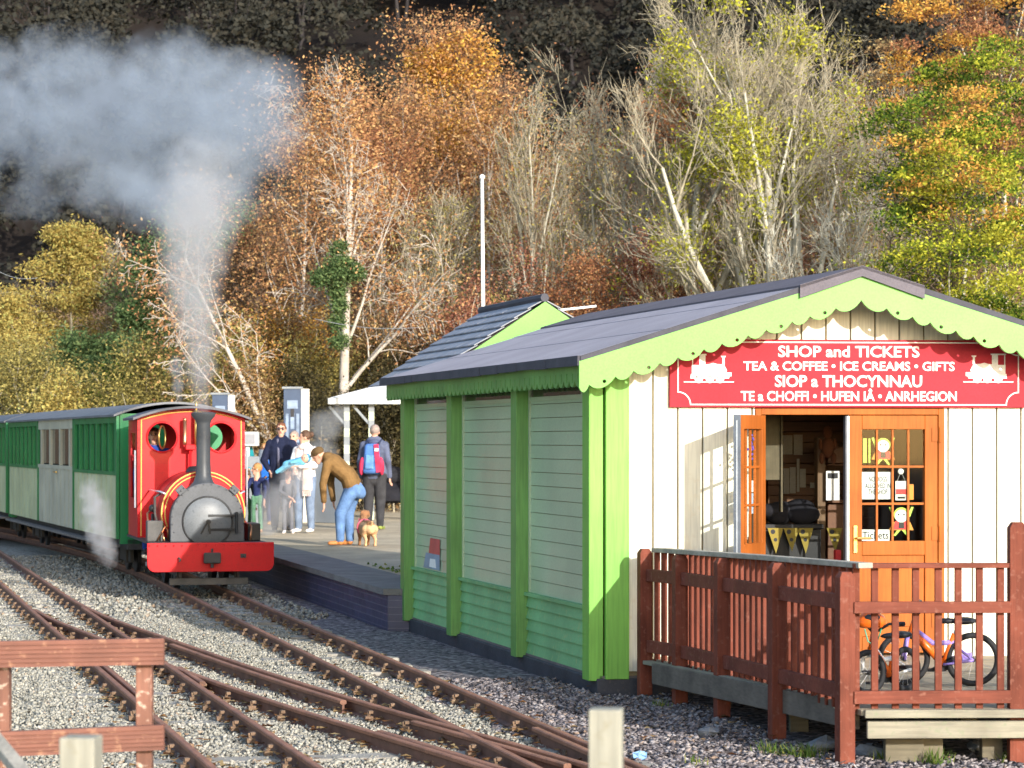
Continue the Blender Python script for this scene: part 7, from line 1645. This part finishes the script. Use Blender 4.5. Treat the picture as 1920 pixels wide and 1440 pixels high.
# --- twiggy brown undergrowth of the bank and the far wood behind the trees (nobody could count it)
g = np.random.default_rng(77)
def mass(name, label, n, nst, y0, y1, hfun, leaf, size, bark, seed):
    g = np.random.default_rng(seed); Y = g.uniform(y0, y1, n); X = (g.uniform(-60, 1980, n)-CX)*Y/F; nz_ = .5+.5*np.sin(X*1.3+Y*.5)*np.sin(X*.53+1.7+Y*.2); hh = hfun(X, Y)*(.45+.55*nz_)
    P_ = np.stack([X, Y, terr(X, Y)+hh*g.uniform(0, 1, n)**.8], 1); V, Fq = leaves(P_, size, g); n4 = len(V)
    o = npmesh(name, V, Fq, LF[leaf]); props(o, label, name.replace('_', ' '), kind='stuff')
    if nst:
        Y = g.uniform(y0, y1, nst); X = (g.uniform(-60, 1980, nst)-CX)*Y/F; hh = hfun(X, Y)*g.uniform(.5, 1.15, nst); z = terr(X, Y); dx = g.normal(0, .18, nst)*hh; S = np.stack([X, Y, z, X+dx*.5, Y, z+hh*.55, np.full(nst, .03), np.full(nst, .02), np.full(nst, 2)], 1)
        S2 = np.stack([X+dx*.5, Y, z+hh*.55, X+dx, Y+g.normal(0, .1, nst), z+hh, np.full(nst, .02), np.full(nst, .008), np.full(nst, 2)], 1); br_ = []
        for k in range(5):
            t_ = g.uniform(.3, 1, nst); b0 = S[:, 0:3]+(S2[:, 3:6]-S[:, 0:3])*t_[:, None]; l = hh*.3; e = b0+np.stack([g.normal(0, .6, nst)*l, g.normal(0, .3, nst)*l, g.uniform(.4, 1, nst)*l], 1); br_.append(np.concatenate([b0, e, np.full((nst, 1), .012), np.full((nst, 1), .006), np.full((nst, 1), 2)], 1))
        V, Fq = tubes(np.concatenate([S, S2]+br_)); props(npmesh('thicket_stems', V, Fq, bark), 'thin leafless stems standing among the '+name.replace('_', ' '), 'stems', kind='stuff')
mass('undergrowth', 'brown and olive undergrowth covering the bank behind the platform', 60000, 900, 58, 78, lambda X, Y: 2.2+0*X, 'brown', .06, M_bark_t, 5)
mass('far_thicket', 'brown thicket rising behind the autumn trees', 70000, 1500, 79, 104, lambda X, Y: 2.2+3.6*sm(X/Y*5000+960, 350, 900)+.9*np.sin(X*.35), 'brown', .075, M_bark_b, 6)
# --- wooded hill: crowns by the hundred, one mass
def hillwood():
    g = np.random.default_rng(9); n = 900; Y = 126+ (g.uniform(0, 1, n)**.75)*190; X = (g.uniform(-120, 2040, n)-CX)*Y/F; Z = terr(X, Y); Vs, Fs, Ts = [], [], []; base = 0; k = 430
    St = []
    for q in range(n):
        rx = g.uniform(1.7, 3.3); rz_ = rx*g.uniform(.75, 1.05); hgt = g.uniform(2.5, 5.0); u = g.normal(0, 1, (k, 3)); u[:, 2] = np.abs(u[:, 2])*1.0-.25; u /= np.linalg.norm(u, axis=1, keepdims=True)
        lump = 1+.22*np.sin(u[:, 0]*5+q)*np.sin(u[:, 2]*5+q*2); P_ = np.array([X[q], Y[q], Z[q]+hgt])+u*np.array([rx, rx, rz_])*(lump*g.uniform(.75, 1.02, k))[:, None]
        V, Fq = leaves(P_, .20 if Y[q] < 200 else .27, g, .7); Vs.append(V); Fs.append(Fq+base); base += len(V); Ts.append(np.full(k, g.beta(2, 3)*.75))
        if q % 4: continue
        x = X[q]+g.normal(0, .4); St.append((x, Y[q], Z[q]-.5, x+g.normal(0, .4), Y[q], Z[q]+hgt+rz_*.3, .16, .07, 2))
        for e in range(4): St.append((x, Y[q], Z[q]+hgt*.6, x+g.normal(0, rx*.6), Y[q]-g.uniform(0, rx*.8), Z[q]+hgt+rz_*g.uniform(.1, .8), .08, .03, 2))
    m = leafmat('shaded hill foliage', [(0, (.017, .018, .018)), (.3, (.028, .029, .026)), (.6, (.040, .040, .033)), (.85, (.052, .046, .036)), (1, (.055, .055, .040))], .1, True)  # the hill's shade is put into the foliage colour
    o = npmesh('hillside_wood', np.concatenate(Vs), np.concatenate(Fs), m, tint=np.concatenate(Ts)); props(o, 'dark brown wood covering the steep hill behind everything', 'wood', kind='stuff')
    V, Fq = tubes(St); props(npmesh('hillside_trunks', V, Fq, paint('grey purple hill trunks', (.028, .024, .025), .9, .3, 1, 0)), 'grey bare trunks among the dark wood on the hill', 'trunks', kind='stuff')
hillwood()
# ================================================================= smoke and steam (volumes with real density)
def volume(name, label, blobs, density, color, noise=.55, nscale=.9, wisp=1.0, aniso=.2, step=.28, edge=.55):
    """blobs: [(centre, (rx,ry,rz), weight)]; density falls off from each blob centre, torn by fractal noise"""
    m = bpy.data.materials.new(name); m.use_nodes = True; t = m.node_tree; t.nodes.clear(); L = t.links.new
    o = N(t, 'ShaderNodeOutputMaterial'); g = N(t, 'ShaderNodeNewGeometry'); pos = g.outputs['Position']
    nz = N(t, 'ShaderNodeTexNoise'); nz.inputs['Scale'].default_value = nscale; nz.inputs['Detail'].default_value = 5; nz.inputs['Roughness'].default_value = .6; nz.inputs['Distortion'].default_value = .6; L(pos, nz.inputs['Vector'])
    acc = None
    for c, rad, w in blobs:
        s = N(t, 'ShaderNodeVectorMath', operation='SUBTRACT'); L(pos, s.inputs[0]); s.inputs[1].default_value = tuple(c)
        d = N(t, 'ShaderNodeVectorMath', operation='DIVIDE'); L(s.outputs[0], d.inputs[0]); d.inputs[1].default_value = tuple(rad)
        l = N(t, 'ShaderNodeVectorMath', operation='LENGTH'); L(d.outputs[0], l.inputs[0])
        f = N(t, 'ShaderNodeMath', operation='MULTIPLY_ADD'); L(l.outputs['Value'], f.inputs[0]); f.inputs[1].default_value = -w; f.inputs[2].default_value = w
        if acc is None: acc = f.outputs[0]
        else:
            x = N(t, 'ShaderNodeMath', operation='SMOOTH_MAX'); L(acc, x.inputs[0]); L(f.outputs[0], x.inputs[1]); x.inputs[2].default_value = .25; acc = x.outputs[0]
    n2 = N(t, 'ShaderNodeTexNoise'); n2.inputs['Scale'].default_value = nscale*2.7; n2.inputs['Detail'].default_value = 3; L(pos, n2.inputs['Vector'])
    mixn = N(t, 'ShaderNodeMath', operation='MULTIPLY_ADD'); L(n2.outputs['Fac'], mixn.inputs[0]); mixn.inputs[1].default_value = .45; nm = N(t, 'ShaderNodeMath', operation='MULTIPLY'); L(nz.outputs['Fac'], nm.inputs[0]); nm.inputs[1].default_value = .55; L(nm.outputs[0], mixn.inputs[2])
    a = N(t, 'ShaderNodeMath', operation='MULTIPLY_ADD'); L(mixn.outputs[0], a.inputs[0]); a.inputs[1].default_value = noise*2; a.inputs[2].default_value = -noise
    b = N(t, 'ShaderNodeMath', operation='ADD'); L(acc, b.inputs[0]); L(a.outputs[0], b.inputs[1])
    mr = N(t, 'ShaderNodeMapRange', interpolation_type='SMOOTHSTEP'); L(b.outputs[0], mr.inputs[0]); mr.inputs[1].default_value = .04; mr.inputs[2].default_value = edge; mr.inputs[3].default_value = 0; mr.inputs[4].default_value = density
    ms = N(t, 'ShaderNodeMapRange', interpolation_type='SMOOTHSTEP'); L(acc, ms.inputs[0]); ms.inputs[1].default_value = 0; ms.inputs[2].default_value = .12
    mu = N(t, 'ShaderNodeMath', operation='MULTIPLY'); L(mr.outputs[0], mu.inputs[0]); L(ms.outputs[0], mu.inputs[1])
    v = N(t, 'ShaderNodeVolumePrincipled'); v.inputs['Color'].default_value = (*color, 1); v.inputs['Anisotropy'].default_value = aniso; L(mu.outputs[0], v.inputs['Density']); L(v.outputs[0], o.inputs['Volume'])
    mb = MB()
    # domain: union of slightly larger ellipsoids, remeshed into one closed skin
    for c, rad, w in blobs: mb.ell(c, tuple(x*1.04 for x in rad), None, 18, 12)
    me = bpy.data.meshes.new('t'); me.from_pydata(mb.v, [], mb.f); ob = bpy.data.objects.new('t', me); COL.objects.link(ob); md = ob.modifiers.new('r', 'REMESH'); md.mode = 'VOXEL'; md.voxel_size = min(min(r_) for _, r_, _ in blobs)*.35
    dg = bpy.context.evaluated_depsgraph_get(); dg.update(); out = bpy.data.meshes.new_from_object(ob.evaluated_get(dg)); bpy.data.objects.remove(ob)
    out.materials.clear(); out.materials.append(m); out.name = name
    ob = bpy.data.objects.new(name, out); COL.objects.link(ob); props(ob, label, name.split('_')[0], kind='stuff')
    try: m.cycles.volume_step_rate = step; m.cycles.volume_sampling = 'MULTIPLE_IMPORTANCE'
    except Exception: pass
    return ob
ch = WM[eng] @ Vector((-.02, .62, 2.24))
bl = []
for px, py, r_, Y, w in ((379, 758, .13, 33.6, 1.2), (378, 725, .20, 33.7, 1.15), (375, 680, .28, 33.9, 1.1), (371, 630, .36, 34.2, 1.05), (365, 575, .45, 34.6, 1.0), (360, 515, .55, 35.1, .95), (362, 455, .64, 35.6, .88), (370, 395, .72, 36.2, .78), (380, 335, .75, 36.8, .6)):
    c = W(px, py, Y); bl.append((c, (r_, r_*1.1, max(.46, r_*1.2)), w))
volume('smoke_column', 'grey white smoke column rising from the engine chimney', bl, 1.5, (.80, .80, .80), .80, 1.9, step=.2, edge=.8)
cl = [(455, 235, 40, (1.15, 1.4, 1.25), 1.15), (330, 215, 42, (1.5, 1.6, 1.35), 1.15), (190, 240, 43, (1.6, 1.7, 1.45), 1.1), (50, 210, 44, (1.5, 1.7, 1.2), 1.05), (-70, 260, 44, (1.3, 1.6, 1.2), 1.0), (150, 125, 44, (1.4, 1.4, .85), .9), (400, 345, 40, (1.2, 1.3, .8), .95), (250, 345, 42, (1.2, 1.3, .75), .8), (375, 395, 38, (.8, 1.2, .6), .9), (60, 365, 44, (.75, .9, .6), .75), (310, 375, 40, (1.0, 1.1, .6), .85), (-20, 130, 45, (1.2, 1.2, .7), .8), (330, 110, 43, (1.0, 1.1, .6), .75), (470, 160, 41, (.9, 1.1, .7), .9)]
volume('smoke_cloud', 'blue grey smoke cloud drifting left before the dark hill', [(W(px, py, Y), r_, w) for px, py, Y, r_, w in cl], 0.58, (.67, .75, .85), 1.5, .95, step=.2, edge=.85)
volume('steam_jet', 'white steam jet leaking below the coach by the engine cylinder', [(W(px, py, Y), (r_, r_, r_*1.6), 1.1) for px, py, r_, Y in ((208, 1042, .12, 33.9), (198, 1025, .17, 34.0), (188, 1000, .22, 34.1), (180, 965, .24, 34.2), (172, 932, .20, 34.4))], 4.6, (.96, .96, .97), 1.5, 4.2, step=.15, edge=1.1)
volume('steam_wisp', 'thin steam wisp above the safety valve on the cab roof', [(W(px, py, 35.0), (r_, r_, r_*1.6), 1) for px, py, r_ in ((336, 745, .06), (334, 722, .11), (330, 690, .13))], 3.0, (.85, .85, .87), .4, 5, step=.2)
volume('steam_drift', 'pale steam drifting low before the person in sunglasses', [(W(px, py, 44.2), (r_, .4, r_*1.3), 1) for px, py, r_ in ((520, 950, .42), (550, 905, .32), (505, 985, .25))], 1.5, (.80, .80, .82), .45, 3, step=.25)
volume('steam_haze', 'grey steam hanging before the dark shrubs behind the bending person', [(W(px, py, 48.5), (r_, .5, r_), 1) for px, py, r_ in ((610, 800, .40), (600, 850, .42), (635, 780, .25))], 1.0, (.72, .72, .72), .5, 2.5, step=.25)
